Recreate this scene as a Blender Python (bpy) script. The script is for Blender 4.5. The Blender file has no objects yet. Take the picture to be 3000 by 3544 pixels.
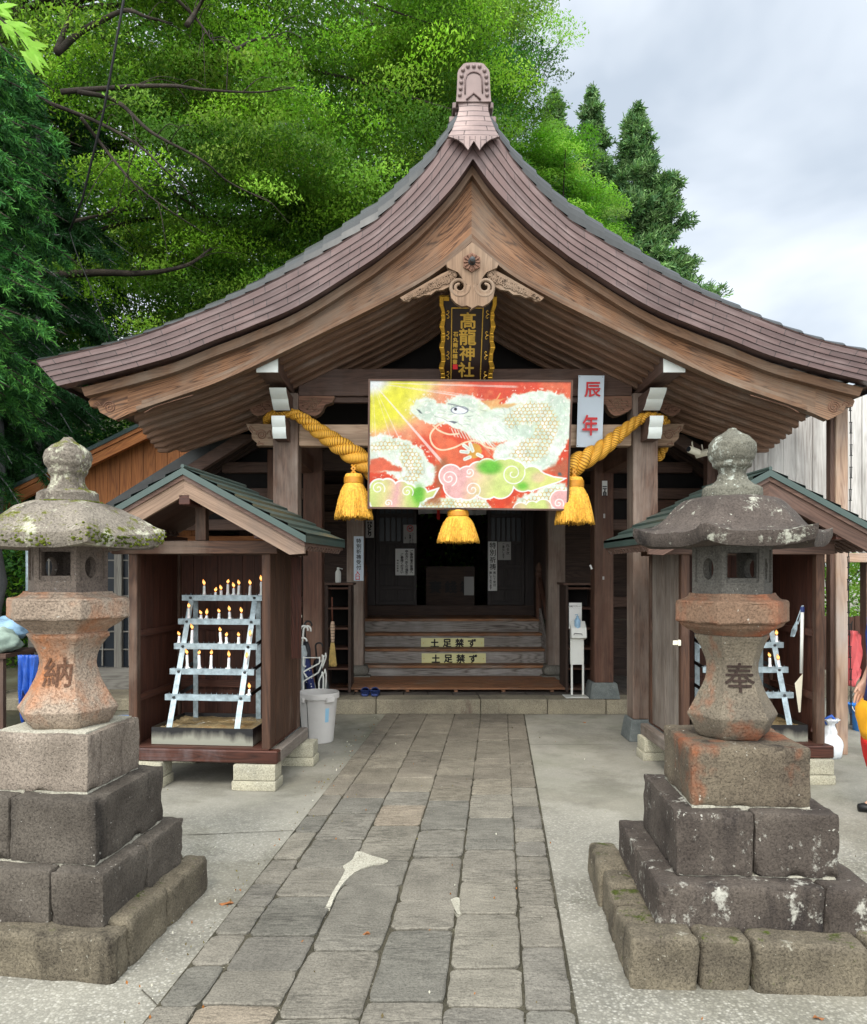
import bpy, bmesh, math, random
import numpy as np
from mathutils import Vector, Matrix, noise

random.seed(7)
RNG = np.random.default_rng(11)
SC = bpy.context.scene
COL = SC.collection
PI = math.pi
F, CX, CY, EYE = 2774.0, 1454.0, 1972.8, 1.6      # survey of the site: focal length in photo pixels, vanishing point, eye height


def P(x, y, Y):
    """A point of the site measured on the photo: pixel (x, y) at distance Y metres."""
    return Vector(((x - CX) * Y / F, Y, EYE - (y - CY) * Y / F))


def PX(x, Y):
    return (x - CX) * Y / F


def PZ(y, Y):
    return EYE - (y - CY) * Y / F


def lin(r, g, b):
    f = lambda c: (c / 12.92 if c <= .04045 else ((c + .055) / 1.055) ** 2.4)
    return (f(r / 255), f(g / 255), f(b / 255), 1.0)


# ------------------------------------------------------------------ objects
def tag(o, label=None, cat=None, group=None, kind=None):
    if label: o['label'] = label
    if cat: o['category'] = cat
    if group: o['group'] = group
    if kind: o['kind'] = kind
    return o


def thing(name, label, cat, loc=(0, 0, 0), rz=0.0, group=None):
    o = bpy.data.objects.new(name, None)
    o.empty_display_size = .1
    COL.objects.link(o)
    o.location = loc
    o.rotation_euler = (0, 0, rz)
    return tag(o, label, cat, group)


class MB:
    """Collects faces with metre-scaled UVs (u along the grain)."""

    def __init__(self):
        self.v, self.f, self.uv, self.mi = [], [], [], []
        self.cur = 0

    def face(self, pts, uvs=None):
        i = len(self.v)
        self.v.extend([tuple(p) for p in pts])
        self.f.append(list(range(i, i + len(pts))))
        self.uv.append(uvs if uvs else [(p[0], p[2]) for p in pts])
        self.mi.append(self.cur)

    def hexa(self, c, dims=None):
        """Box from 8 corners: index = 4*ix + 2*iy + iz."""
        i0 = len(self.v)
        c = [Vector(p) for p in c]
        self.v.extend([tuple(p) for p in c])
        d = [(c[4] - c[0]).length, (c[2] - c[0]).length, (c[1] - c[0]).length]
        long = max(range(3), key=lambda k: d[k])
        ox, oy = random.random() * 20, random.random() * 20
        quads = [(0, 1, 3, 2), (4, 6, 7, 5), (0, 4, 5, 1), (2, 3, 7, 6), (0, 2, 6, 4), (1, 5, 7, 3)]
        bit = (4, 2, 1)
        for qi, q in enumerate(quads):
            ax = [k for k in range(3) if k != qi // 2]
            if long in ax:
                ua = long
                va = [k for k in ax if k != long][0]
                s = 1.0
            else:
                ua, va = ax
                s = .35
            uv = []
            for k in q:
                u = d[ua] if k & bit[ua] else 0
                w = d[va] if k & bit[va] else 0
                uv.append((ox + u * s, oy + w + (qi // 2) * .37))
            self.f.append([i0 + k for k in q])
            self.uv.append(uv)
            self.mi.append(self.cur)

    def box(self, x0, x1, y0, y1, z0, z1, M=None):
        c = [Vector((x, y, z)) for x in (x0, x1) for y in (y0, y1) for z in (z0, z1)]
        if M is not None:
            c = [M @ p for p in c]
        self.hexa(c)

    def cbox(self, c, s, M=None):
        self.box(c[0] - s[0] / 2, c[0] + s[0] / 2, c[1] - s[1] / 2, c[1] + s[1] / 2, c[2] - s[2] / 2, c[2] + s[2] / 2, M)

    def beam(self, p0, p1, w, h, up=(0, 0, 1)):
        p0, p1 = Vector(p0), Vector(p1)
        d = (p1 - p0).normalized()
        s = d.cross(Vector(up))
        if s.length < 1e-4: s = d.cross(Vector((0, 1, 0)))
        s.normalize()
        t = s.cross(d)
        self.hexa([p + s * (a * w / 2) + t * (b * h / 2) for p in (p0, p1) for a in (-1, 1) for b in (-1, 1)])

    def prism(self, pts, y0, y1, mp=None, ua=0.0):
        """Outline of (x, z) points, counter-clockwise seen from -Y, from depth y0 to y1."""
        mp = mp or (lambda x, y, z: (x, y, z))
        n = len(pts)
        ox = random.random() * 9
        ca, sa = math.cos(ua), math.sin(ua)          # ua: direction of the grain in the outline's plane
        T_ = lambda p: (p[0] * ca + p[1] * sa + ox, -p[0] * sa + p[1] * ca)
        self.face([mp(p[0], y0, p[1]) for p in pts], [T_(p) for p in pts])
        self.face([mp(p[0], y1, p[1]) for p in reversed(pts)], [T_(p) for p in reversed(pts)])
        u = 0
        for i in range(n):
            a, b = pts[i], pts[(i + 1) % n]
            l = math.hypot(b[0] - a[0], b[1] - a[1])
            self.face([mp(a[0], y0, a[1]), mp(a[0], y1, a[1]), mp(b[0], y1, b[1]), mp(b[0], y0, b[1])],
                      [(u, 0), (u, y1 - y0), (u + l, y1 - y0), (u + l, 0)])
            u += l

    def loft(self, rings, close=True, caps=False, u0=0.0):
        """Skin between rings of points (shared vertices). u runs from ring to ring, v round the ring."""
        i0 = len(self.v)
        m = len(rings[0])
        for r in rings: self.v.extend([tuple(p) for p in r])
        us = [u0]
        for a, b in zip(rings[:-1], rings[1:]):
            us.append(us[-1] + (Vector(a[0]) - Vector(b[0])).length)
        vs = [0.0]
        for k in range(m):
            vs.append(vs[-1] + (Vector(rings[0][k]) - Vector(rings[0][(k + 1) % m])).length)
        for i in range(len(rings) - 1):
            for k in range(m if close else m - 1):
                k2 = (k + 1) % m
                self.f.append([i0 + i * m + k, i0 + i * m + k2, i0 + (i + 1) * m + k2, i0 + (i + 1) * m + k])
                self.uv.append([(us[i], vs[k]), (us[i], vs[k + 1]), (us[i + 1], vs[k + 1]), (us[i + 1], vs[k])])
                self.mi.append(self.cur)
        if caps:
            for idx, rv in ((0, True), (len(rings) - 1, False)):
                ids = [i0 + idx * m + k for k in range(m)]
                if rv: ids.reverse()
                self.f.append(ids)
                self.uv.append([(self.v[j][0], self.v[j][2]) for j in ids])
                self.mi.append(self.cur)

    def tube(self, path, r, n=8, caps=True):
        path = [Vector(p) for p in path]
        rs = r if isinstance(r, (list, tuple)) else [r] * len(path)
        rings = []
        ref = None
        for i, p in enumerate(path):
            d = (path[min(i + 1, len(path) - 1)] - path[max(i - 1, 0)])
            if d.length < 1e-9: d = Vector((0, 0, 1))
            d.normalize()
            if ref is None:
                ref = Vector((0, 0, 1)) if abs(d.z) < .9 else Vector((1, 0, 0))
            s = d.cross(ref)
            if s.length < 1e-5: s = d.cross(Vector((0, 1, 0)))
            s.normalize()
            t = s.cross(d).normalized()
            ref = t
            rings.append([p + (s * math.cos(a) + t * math.sin(a)) * rs[i] for a in [2 * PI * k / n for k in range(n)]])
        self.loft(rings, True, caps)

    def lathe(self, prof, n=24, c=(0, 0, 0), rot=0.0, M=None, caps=True):
        rings = []
        for r, z in prof:
            rr = [Vector((c[0] + r * math.cos(rot + 2 * PI * k / n), c[1] + r * math.sin(rot + 2 * PI * k / n), c[2] + z)) for k in range(n)]
            rings.append([M @ p for p in rr] if M is not None else rr)
        self.loft(rings, True, caps)

    def ball(self, c, r, n=10, m=6, sc=(1, 1, 1)):
        prof = [(max(math.sin(PI * i / m), .02) * r, -math.cos(PI * i / m) * r) for i in range(m + 1)]
        rings = [[(c[0] + q * math.cos(2 * PI * k / n) * sc[0], c[1] + q * math.sin(2 * PI * k / n) * sc[1], c[2] + z * sc[2]) for k in range(n)] for q, z in prof]
        self.loft(rings, True, True)

    def build(self, name, mats, parent=None, smooth=False, bevel=0, seg=1, world=True, rough=None, cuts=0):
        """One mesh object. world=True: points are site coordinates (parent is not turned)."""
        if not isinstance(mats, (list, tuple)): mats = [mats]
        V = np.array(self.v, dtype=float).reshape(-1, 3)
        me = bpy.data.meshes.new(name)
        org = Vector((0, 0, 0))
        if parent is None and world:
            lo, hi = V.min(0), V.max(0)
            org = Vector(((lo[0] + hi[0]) / 2, (lo[1] + hi[1]) / 2, lo[2]))
        elif parent is not None and world:
            q = parent
            while q is not None:
                org += Vector(q.location)
                q = q.parent
        V = V - np.array(org)
        me.from_pydata(V.tolist(), [], self.f)
        uvl = me.uv_layers.new(name='UVMap')
        uvl.data.foreach_set('uv', np.array([c for u in self.uv for c in u], dtype=np.float32).ravel())
        for m in mats: me.materials.append(m)
        me.polygons.foreach_set('material_index', self.mi)
        if cuts or rough or bevel < 0:
            bm = bmesh.new(); bm.from_mesh(me)
            bmesh.ops.remove_doubles(bm, verts=bm.verts, dist=1e-5)
            if bevel < 0:
                es = [e for e in bm.edges if len(e.link_faces) == 2 and e.calc_face_angle(0) > .5]
                bmesh.ops.bevel(bm, geom=es, offset=-bevel, segments=seg, profile=.6, affect='EDGES')
            if cuts:
                for _ in range(cuts):
                    es = [e for e in bm.edges if e.calc_length() > .035]
                    if not es: break
                    bmesh.ops.subdivide_edges(bm, edges=es, cuts=1, use_grid_fill=True)
            if rough:
                amp, s = rough
                off = Vector((random.random() * 50, random.random() * 50, random.random() * 50))
                bm.normal_update()
                for v in bm.verts:
                    p = v.co * s + off
                    d = noise.noise(p) + .5 * noise.noise(p * 2.7) + .3 * noise.noise(p * 6.1)
                    v.co += v.normal * (d * amp)
            bm.to_mesh(me); bm.free()
        me.update()
        if smooth:
            me.polygons.foreach_set('use_smooth', [True] * len(me.polygons))
            if smooth is not True:
                try: me.set_sharp_from_angle(angle=smooth)
                except Exception: pass
        o = bpy.data.objects.new(name, me)
        COL.objects.link(o)
        if parent is not None:
            o.parent = parent
        elif world:
            o.location = org
        if bevel > 0:
            b = o.modifiers.new('edge', 'BEVEL')
            b.width = bevel; b.segments = seg; b.limit_method = 'ANGLE'; b.angle_limit = .6
        return o


def spline(pts, n):
    """Catmull-Rom through points (any dimension), n samples evenly spread by length."""
    A = np.array(pts, dtype=float)
    A = np.vstack([2 * A[0] - A[1], A, 2 * A[-1] - A[-2]])
    out = []
    for i in range(1, len(A) - 2):
        for t in np.linspace(0, 1, 16, endpoint=False):
            p0, p1, p2, p3 = A[i - 1], A[i], A[i + 1], A[i + 2]
            out.append(.5 * ((2 * p1) + (-p0 + p2) * t + (2 * p0 - 5 * p1 + 4 * p2 - p3) * t * t + (-p0 + 3 * p1 - 3 * p2 + p3) * t ** 3))
    out.append(A[-2])
    out = np.array(out)
    L = np.concatenate([[0], np.cumsum(np.linalg.norm(np.diff(out, axis=0), axis=1))])
    s = np.linspace(0, L[-1], n)
    return np.stack([np.interp(s, L, out[:, k]) for k in range(out.shape[1])], 1)


def text_mesh(body, size, bold=0.0):
    """Lettering as flat triangles: list of (x, y) polygons, centred on its own middle."""
    c = bpy.data.curves.new('lettering', 'FONT')
    c.body = body; c.size = size; c.offset = bold
    c.resolution_u = 3
    o = bpy.data.objects.new('lettering', c)
    COL.objects.link(o)
    bpy.context.view_layer.update()
    me = bpy.data.meshes.new_from_object(o.evaluated_get(bpy.context.evaluated_depsgraph_get()))
    bpy.data.objects.remove(o); bpy.data.curves.remove(c)
    vs = [(v.co.x, v.co.y) for v in me.vertices]
    fs = [list(p.vertices) for p in me.polygons]
    bpy.data.meshes.remove(me)
    if not vs: return [], []
    xs = [v[0] for v in vs]; ys = [v[1] for v in vs]
    mx, my = (min(xs) + max(xs)) / 2, (min(ys) + max(ys)) / 2
    return [(x - mx, y - my) for x, y in vs], fs


def letters(mb, body, size, to3, x=0, z=0, bold=0.0, sx=1.0, sz=1.0):
    vs, fs = text_mesh(body, size)
    offs = [(0, 0)] if bold <= 0 else [(0, 0), (bold, 0), (-bold, 0), (0, bold), (0, -bold)]
    for k, (ox, oz) in enumerate(offs):          # heavier brush: strokes laid over one another, each a hair prouder
        i0 = len(mb.v)
        for a, b in vs:
            p = to3(x + a * sx + ox, z + b * sz + oz)
            mb.v.append((p[0], p[1] - .0002 * k, p[2]))
        for f in fs:
            mb.f.append([i0 + j for j in f]); mb.uv.append([(0, 0)] * len(f)); mb.mi.append(mb.cur)


def column_text(mb, chars, size, pitch, to3, x=0, z0=0, bold=0.0, sx=1.0, sz=1.0):
    """Vertical writing, first character centred on z0, downwards."""
    for i, ch in enumerate(chars):
        if ch.strip(): letters(mb, ch, size, to3, x, z0 - i * pitch, bold, sx, sz)


# ------------------------------------------------------------------ materials
class NT:
    def __init__(self, name):
        self.m = bpy.data.materials.new(name)
        self.m.use_nodes = True
        self.t = self.m.node_tree
        self.b = self.t.nodes['Principled BSDF']

    def n(self, typ, props=None, **ins):
        nd = self.t.nodes.new(typ)
        for k, v in (props or {}).items(): setattr(nd, k, v)
        for k, v in ins.items(): self.set(nd, k, v)
        return nd

    def set(self, nd, k, v):
        key = int(k[1:]) if k[0] == '_' and k[1:].isdigit() else k.replace('_', ' ')
        s = nd.inputs[key]
        if isinstance(v, bpy.types.NodeSocket): self.t.links.new(v, s)
        else: s.default_value = v

    def noise(self, vec, scale, detail=4, rough=.55, dist=0.0):
        return self.n('ShaderNodeTexNoise', Vector=vec, Scale=scale, Detail=detail, Roughness=rough, Distortion=dist).outputs['Fac']

    def ramp(self, fac, *stops):
        r = self.n('ShaderNodeValToRGB', Fac=fac)
        e = r.color_ramp.elements
        while len(e) < len(stops): e.new(.5)
        for i, (p, c) in enumerate(stops):
            e[i].position = p
            e[i].color = c if isinstance(c, (tuple, list)) else (c, c, c, 1)
        return r.outputs['Color']

    def mix(self, fac, a, b, mode='MIX'):
        return self.n('ShaderNodeMix', {'data_type': 'RGBA', 'blend_type': mode}, _0=fac, _6=a, _7=b).outputs[2]

    def math(self, op, a, b=0.0, c=0.0):
        return self.n('ShaderNodeMath', {'operation': op}, _0=a, _1=b, _2=c).outputs[0]

    def map(self, vec, scale=(1, 1, 1), loc=(0, 0, 0), rot=(0, 0, 0)):
        return self.n('ShaderNodeMapping', Vector=vec, Scale=scale, Location=loc, Rotation=rot).outputs[0]

    def coord(self, which='Object'):
        return self.n('ShaderNodeTexCoord').outputs[which]

    def shifted(self, amount=13.0):
        """Object coordinates moved by a per-object random amount, so that copies differ."""
        r = self.n('ShaderNodeObjectInfo').outputs['Random']
        k = self.math('MULTIPLY', r, amount)
        v = self.n('ShaderNodeCombineXYZ', X=k, Y=k, Z=k).outputs[0]
        return self.n('ShaderNodeVectorMath', {'operation': 'ADD'}, _0=self.coord('Object'), _1=v).outputs[0]

    def bump(self, h, strength=.3, dist=.01, normal=None):
        nd = self.n('ShaderNodeBump', Height=h, Strength=strength, Distance=dist)
        if normal is not None: self.set(nd, 'Normal', normal)
        return nd.outputs[0]

    def out(self, color=None, rough=None, normal=None, **kw):
        if color is not None: self.set(self.b, 'Base Color', color)
        if rough is not None: self.set(self.b, 'Roughness', rough)
        if normal is not None: self.set(self.b, 'Normal', normal)
        for k, v in kw.items(): self.set(self.b, k, v)
        return self.m


def plain(name, rgb, rough=.6, metal=0.0, var=.25, scale=8, bump=.0, spec=.5):
    t = NT(name)
    v = t.shifted()
    f = t.noise(v, scale, 5, .6)
    c = lin(*rgb)
    d = tuple(k * (1 - var) for k in c[:3]) + (1,)
    u = tuple(min(1, k * (1 + var * .5)) for k in c[:3]) + (1,)
    col = t.ramp(f, (.3, d), (.7, u))
    nrm = t.bump(t.noise(v, scale * 6, 3), bump, .004) if bump else None
    return t.out(col, rough, nrm, Metallic=metal, **{'Specular IOR Level': spec})


def wood(name, light, dark, wear=None, rough=.65, s=1.0, wear_amt=.5, contrast=.9, bump=.3, wscale=1.6, spec=.3, cath=.25):
    t = NT(name)
    uv = t.coord('UV')
    f1 = t.noise(t.map(uv, (2.2 * s, 42 * s, 1)), 1.0, 5, .65, .4)
    # flat-sawn figure: contour lines of a stretched noise
    nz = t.noise(t.map(uv, (.6 * s, 6.5 * s, 1)), 1.0, 1.8, .45, .2)
    wv = t.math('POWER', t.math('MULTIPLY_ADD', t.math('SINE', t.math('MULTIPLY', nz, 120.0)), .5, .5), .55)
    f = t.math('ADD', t.math('MULTIPLY', f1, 1.0 - cath), t.math('MULTIPLY', wv, cath))
    col = t.ramp(f, (.5 - .28 / contrast, lin(*dark)), (.5 + .22 / contrast, lin(*light)))
    obj = t.shifted(7)
    if wear:
        w = t.ramp(t.noise(t.map(obj, (1, 1, .45)), wscale, 6, .65), (.62 - wear_amt * .3, 0.0), (.78 - wear_amt * .2, 1.0))
        w = t.math('MULTIPLY', w, t.math('MULTIPLY_ADD', f1, .8, .35))
        col = t.mix(w, col, lin(*wear))
    # weather streaks
    st = t.ramp(t.noise(t.map(uv, (.7, 9, 1)), 1.0, 4, .7), (.35, .72), (.62, 1.06))
    col = t.mix(1.0, col, st, 'MULTIPLY')
    rr = t.math('MULTIPLY_ADD', f1, .25, rough - .12)
    return t.out(col, rr, t.bump(f, bump, .006), **{'Specular IOR Level': spec})


def stone(name, c1, c2, lichen=None, lich=.0, orange=None, orng=.0, moss=None, mss=.0, dark=None, drk=.0, scale=1.0, bump=.6, pits=.35, rough=.9, ocs=3.0):
    t = NT(name)
    v = t.shifted(17)
    col = t.ramp(t.noise(v, 3.2 * scale, 6, .62), (.32, lin(*c1)), (.68, lin(*c2)))
    sp = t.ramp(t.noise(v, 120 * scale, 4, .75), (.32, .46), (.5, 1.0), (.7, 1.34))
    col = t.mix(1.0, col, sp, 'MULTIPLY')
    if dark:
        dk = t.ramp(t.noise(t.map(v, (1.7, 1.7, .5)), 2.1 * scale, 7, .72), (.66 - drk * .3, 0.0), (.8 - drk * .3, 1.0))
        col = t.mix(dk, col, t.mix(1.0, lin(*dark), sp, 'MULTIPLY'))
    if orange:
        og = t.ramp(t.noise(t.map(v, (1, 1, .8), (4, 2, 9)), ocs, 5, .6), (.7 - orng * .35, 0.0), (.86 - orng * .35, .9))
        col = t.mix(t.math('MULTIPLY', og, t.math('MULTIPLY_ADD', t.noise(v, 35, 3), .7, .4)), col, lin(*orange))
    if lichen:
        a = t.noise(t.map(v, (1, 1, .75), (7, 1, 3)), 6.5 * scale, 8, .72)
        b = t.noise(t.map(v, (1, 1, 1), (2, 5, 3)), 30 * scale, 5, .7)
        k = t.math('ADD', t.math('MULTIPLY', a, .65), t.math('MULTIPLY', b, .35))
        lm = t.ramp(k, (.64 - lich * .22, 0.0), (.70 - lich * .22, .85))
        col = t.mix(lm, col, lin(*lichen))
        # pinhead spots
        vw = t.n('ShaderNodeVectorMath', {'operation': 'ADD'}, _0=v, _1=t.n('ShaderNodeVectorMath', {'operation': 'SCALE'}, _0=t.n('ShaderNodeTexNoise', Vector=v, Scale=60.0).outputs['Color'], Scale=.03).outputs[0]).outputs[0]
        vd = t.n('ShaderNodeTexVoronoi', {'feature': 'F1'}, Vector=vw, Scale=38 * scale, Randomness=1.0)
        dot = t.math('MULTIPLY', t.math('LESS_THAN', t.math('ADD', vd.outputs['Distance'], t.math('MULTIPLY', t.noise(v, 14, 2), .5)), .37), t.math('GREATER_THAN', t.noise(v, 9, 3), .56 - lich * .1))
        col = t.mix(t.math('MULTIPLY', dot, .7), col, lin(*lichen))
    if moss:
        nz = t.n('ShaderNodeSeparateXYZ', Vector=t.n('ShaderNodeNewGeometry').outputs['Normal']).outputs['Z']
        mk = t.math('ADD', t.math('ADD', t.math('MULTIPLY', t.noise(v, 4.5 * scale, 6, .7), .5), t.math('MULTIPLY', t.noise(v, 22 * scale, 5, .7), .5)), t.math('MULTIPLY', nz, .07))
        mm = t.ramp(mk, (.70 - mss * .2, 0.0), (.76 - mss * .2, 1.0))
        col = t.mix(mm, col, t.mix(t.noise(v, 60, 2), lin(*[k * .5 for k in moss]), lin(*moss)))
    h1 = t.math('ADD', t.math('MULTIPLY', t.noise(v, 60 * scale, 5, .7), .7), t.math('MULTIPLY', t.noise(v, 14 * scale, 4, .6), .6))
    h2 = t.ramp(t.noise(v, 95 * scale, 3, .6), (.36, 0.0), (.46, 1.0))
    h = t.math('ADD', h1, t.math('MULTIPLY', h2, pits))
    return t.out(col, rough, t.bump(h, bump * .95, .009), **{'Specular IOR Level': .25})


M = {}
M['hafu'] = wood('gable_board_wood', (140, 101, 73), (74, 49, 34), (122, 106, 92), rough=.7, wear_amt=.6, cath=.5, contrast=1.15)
M['hafu2'] = wood('moulding_wood', (128, 98, 76), (78, 56, 43), (132, 118, 104), rough=.7, wear_amt=.55)
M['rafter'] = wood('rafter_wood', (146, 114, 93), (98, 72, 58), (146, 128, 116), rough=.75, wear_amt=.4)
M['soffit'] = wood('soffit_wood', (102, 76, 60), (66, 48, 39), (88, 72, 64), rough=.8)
M['pillar'] = wood('pillar_wood', (118, 90, 75), (62, 42, 35), (150, 138, 128), rough=.7, wear_amt=.85, cath=.2, contrast=1.15)
M['beam'] = wood('dark_beam_wood', (104, 80, 69), (64, 47, 41), (104, 88, 82), rough=.7)
M['red'] = wood('red_brown_wood', (104, 72, 58), (60, 40, 33), (118, 94, 80), rough=.65, wear_amt=.4, cath=.15)
M['redder'] = wood('reddish_strut_wood', (134, 82, 62), (84, 48, 38), None, rough=.65)
M['new'] = wood('pale_new_wood', (206, 178, 152), (172, 140, 116), None, rough=.6, bump=.15)
M['carve'] = wood('carved_pale_wood', (148, 122, 100), (100, 78, 62), (160, 142, 124), rough=.75, wear_amt=.4)
M['carved'] = wood('carved_dark_wood', (150, 112, 92), (84, 56, 46), None, rough=.75)
M['step'] = wood('worn_step_wood', (156, 148, 142), (92, 82, 76), (172, 166, 162), rough=.6, wear_amt=.6, cath=.55)
M['tread'] = wood('step_tread_wood', (166, 118, 82), (98, 64, 46), (150, 140, 130), rough=.55, wear_amt=.45)
M['deck'] = wood('duckboard_wood', (160, 112, 80), (92, 62, 46), (128, 112, 102), rough=.5, wear_amt=.25)
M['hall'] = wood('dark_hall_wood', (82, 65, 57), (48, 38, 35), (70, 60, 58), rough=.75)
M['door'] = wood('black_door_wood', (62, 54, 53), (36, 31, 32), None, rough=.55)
M['kiosk'] = wood('kiosk_wood', (90, 63, 48), (40, 28, 24), (122, 106, 94), rough=.65, wear_amt=.4, cath=.2)
M['kiosk_grey'] = wood('weathered_kiosk_wood', (126, 114, 104), (68, 56, 50), (150, 142, 134), rough=.75, wear_amt=.6, cath=.2)
M['kiosk_in'] = wood('kiosk_inside_boards', (88, 53, 41), (40, 26, 22), None, rough=.6, cath=.15)
M['kiosk_pale'] = wood('kiosk_barge_board_wood', (158, 132, 112), (108, 86, 72), (122, 106, 96), rough=.65, wear_amt=.6, cath=.2)
M['sill'] = wood('stained_sill_wood', (86, 50, 39), (40, 25, 22), (120, 110, 112), rough=.45, wear_amt=.25)
M['orange'] = wood('orange_stained_boards', (176, 112, 62), (126, 72, 38), None, rough=.55, cath=.3)
M['greyboard'] = wood('grey_weathered_boards', (186, 182, 178), (134, 126, 120), (206, 204, 200), rough=.8, wear_amt=.6, cath=.25)
M['tanpost'] = wood('tan_post_wood', (186, 158, 136), (138, 108, 90), (172, 162, 156), rough=.7, wear_amt=.5)
M['white'] = plain('white_gofun_paint', (226, 230, 226), .55, var=.1, scale=5, bump=.1)
M['gold'] = plain('gold_leaf', (205, 160, 62), .32, .85, .3, 20)
M['goldflat'] = plain('gold_lacquer_lettering', (214, 172, 78), .4, .55, .2, 25)
M['lacquer'] = plain('dark_brown_lacquer', (36, 23, 21), .35, 0, .2, 6)
M['darkvoid'] = plain('shade_black_boards', (28, 24, 24), .9, 0, .3, 4)  # near-black colour stands in for deep shade behind gables and shelves
M['ink'] = plain('black_ink', (28, 26, 28), .7, var=.1)
M['redink'] = plain('red_ink', (205, 40, 46), .6, var=.1)
M['paper'] = plain('white_paper', (224, 224, 222), .8, var=.06, scale=3)
M['paper_dim'] = plain('greyish_paper', (176, 174, 172), .8, var=.1, scale=3)
M['signwhite'] = plain('white_sign_board', (196, 208, 220), .35, var=.04, scale=2)
M['signyellow'] = plain('pale_yellow_sign', (226, 220, 160), .35, var=.1, scale=4)
M['signyellowline'] = plain('yellow_sign_edge', (232, 196, 50), .4, var=.1)
M['galv'] = plain('galvanised_steel', (158, 174, 182), .42, .25, .45, 22, .1)
M['galvdark'] = plain('sooty_steel', (88, 90, 92), .55, .35, .5, 18, .1)
M['black'] = plain('black_steel', (30, 30, 32), .5, .3, .3)
M['bolt'] = plain('bolt_steel', (70, 72, 74), .5, .7, .3)
M['bin'] = plain('grey_white_plastic', (198, 194, 190), .5, var=.1, scale=5, bump=.05)
M['binblue'] = plain('light_blue_plastic', (142, 186, 212), .5, var=.1, scale=5)
M['navy'] = plain('navy_rubber', (42, 58, 112), .55, var=.2)
M['navycloth'] = plain('navy_umbrella_cloth', (30, 42, 100), .7, var=.4, scale=25)
M['greycloth'] = plain('pale_grey_umbrella_cloth', (176, 184, 186), .6, var=.25, scale=18)
M['blackcloth'] = plain('black_umbrella_cloth', (30, 30, 38), .6, var=.3, scale=20)
M['plasticwhite'] = plain('white_plastic', (228, 228, 222), .4, var=.06)
M['cream'] = plain('cream_painted_metal', (222, 216, 196), .45, var=.12)
M['bluepla'] = plain('blue_plastic', (46, 120, 196), .4, var=.15, scale=4)
M['tarp'] = plain('blue_tarpaulin', (40, 92, 190), .45, var=.5, scale=5, bump=.5)
M['tarppale'] = plain('pale_blue_sheet', (150, 186, 214), .5, var=.4, scale=7, bump=.4)
M['sack'] = plain('pale_green_sacking', (158, 178, 166), .8, var=.35, scale=9, bump=.4)
M['skin'] = plain('skin', (206, 160, 136), .5, var=.08, scale=4)
M['shirtblue'] = plain('deep_blue_cloth', (28, 60, 140), .75, var=.4, scale=9, bump=.3)
M['yellowcloth'] = plain('yellow_cloth', (236, 166, 22), .75, var=.2, scale=6, bump=.3)
M['redcloth'] = plain('red_cloth', (216, 34, 28), .75, var=.25, scale=6, bump=.3)
M['darkcloth'] = plain('dark_trousers', (36, 40, 52), .8, var=.3, scale=8, bump=.3)
M['hair'] = plain('black_hair', (26, 22, 22), .5, var=.3, scale=40)
M['pink'] = plain('coral_pink_waterproof_cloth', (232, 108, 112), .55, var=.2, scale=6, bump=.5)
M['bag'] = plain('white_plastic_bag', (226, 230, 236), .35, var=.15, scale=7, bump=.5)
M['cast'] = plain('black_iron', (16, 16, 17), .6, 0, .3)
M['cable'] = plain('black_cable_rubber', (22, 22, 24), .6)
M['glass'] = plain('dim_window_glass', (38, 44, 52), .28, 0, .3, 2, spec=.25)
M['greylattice'] = wood('grey_lattice_wood', (150, 146, 138), (104, 98, 92), None, rough=.7)
M['concrete_block'] = stone('cream_concrete_block', (184, 178, 156), (156, 152, 136), (196, 194, 182), .1, dark=(112, 108, 94), drk=.25, bump=.35, pits=.25)
M['plinth'] = stone('buff_plinth_stone', (150, 142, 122), (120, 112, 98), (150, 146, 132), .15, dark=(104, 84, 76), drk=.2, bump=.6)
M['plinthtop'] = stone('dark_plinth_paving', (104, 96, 88), (82, 76, 72), bump=.5)
M['granite'] = stone('blue_grey_granite', (116, 120, 118), (84, 90, 90), (150, 154, 152), .25, scale=2.0, bump=.3)
M['base_stone'] = stone('pillar_base_stone', (130, 126, 116), (98, 94, 88), (150, 146, 138), .1, bump=.4)
M['ped_l'] = stone('grey_brown_pedestal_stone', (101, 94, 86), (68, 62, 56), (168, 164, 156), .1, dark=(48, 44, 41), drk=.42, bump=.9, moss=(96, 96, 44), mss=.0)
M['ped_l_top'] = stone('pale_grey_pedestal_stone', (150, 138, 126), (112, 102, 92), (188, 182, 172), .08, dark=(70, 60, 54), drk=.3, bump=.9)
M['ped_r'] = stone('dark_lichened_pedestal_stone', (90, 82, 75), (59, 52, 48), (178, 176, 166), .38, dark=(42, 37, 36), drk=.36, bump=.8)
M['ped_r_top'] = stone('rust_stained_pedestal_stone', (114, 104, 88), (84, 74, 64), (186, 182, 170), .06, orange=(150, 76, 36), orng=.5, dark=(42, 36, 32), drk=.4, bump=.9)
M['kerbstone'] = stone('ochre_grey_kerb_stone', (122, 113, 96), (82, 75, 65), (164, 160, 146), .14, dark=(50, 45, 38), drk=.42, moss=(84, 94, 36), mss=.42, bump=1.0)
M['lan_l'] = stone('orange_grey_lantern_stone', (164, 148, 132), (132, 116, 102), (186, 180, 168), .05, orange=(178, 106, 54), orng=.56, bump=.9, pits=.5, ocs=2.6)
M['lan_l_box'] = stone('grey_firebox_stone', (128, 116, 106), (94, 84, 78), (160, 154, 148), .1, orange=(160, 106, 74), orng=.2, bump=.7)
M['lan_l_cap'] = stone('mossy_lichen_cap_stone', (140, 132, 120), (104, 96, 88), (188, 188, 166), .42, moss=(112, 116, 26), mss=.6, dark=(62, 55, 48), drk=.36, bump=.9)
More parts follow.
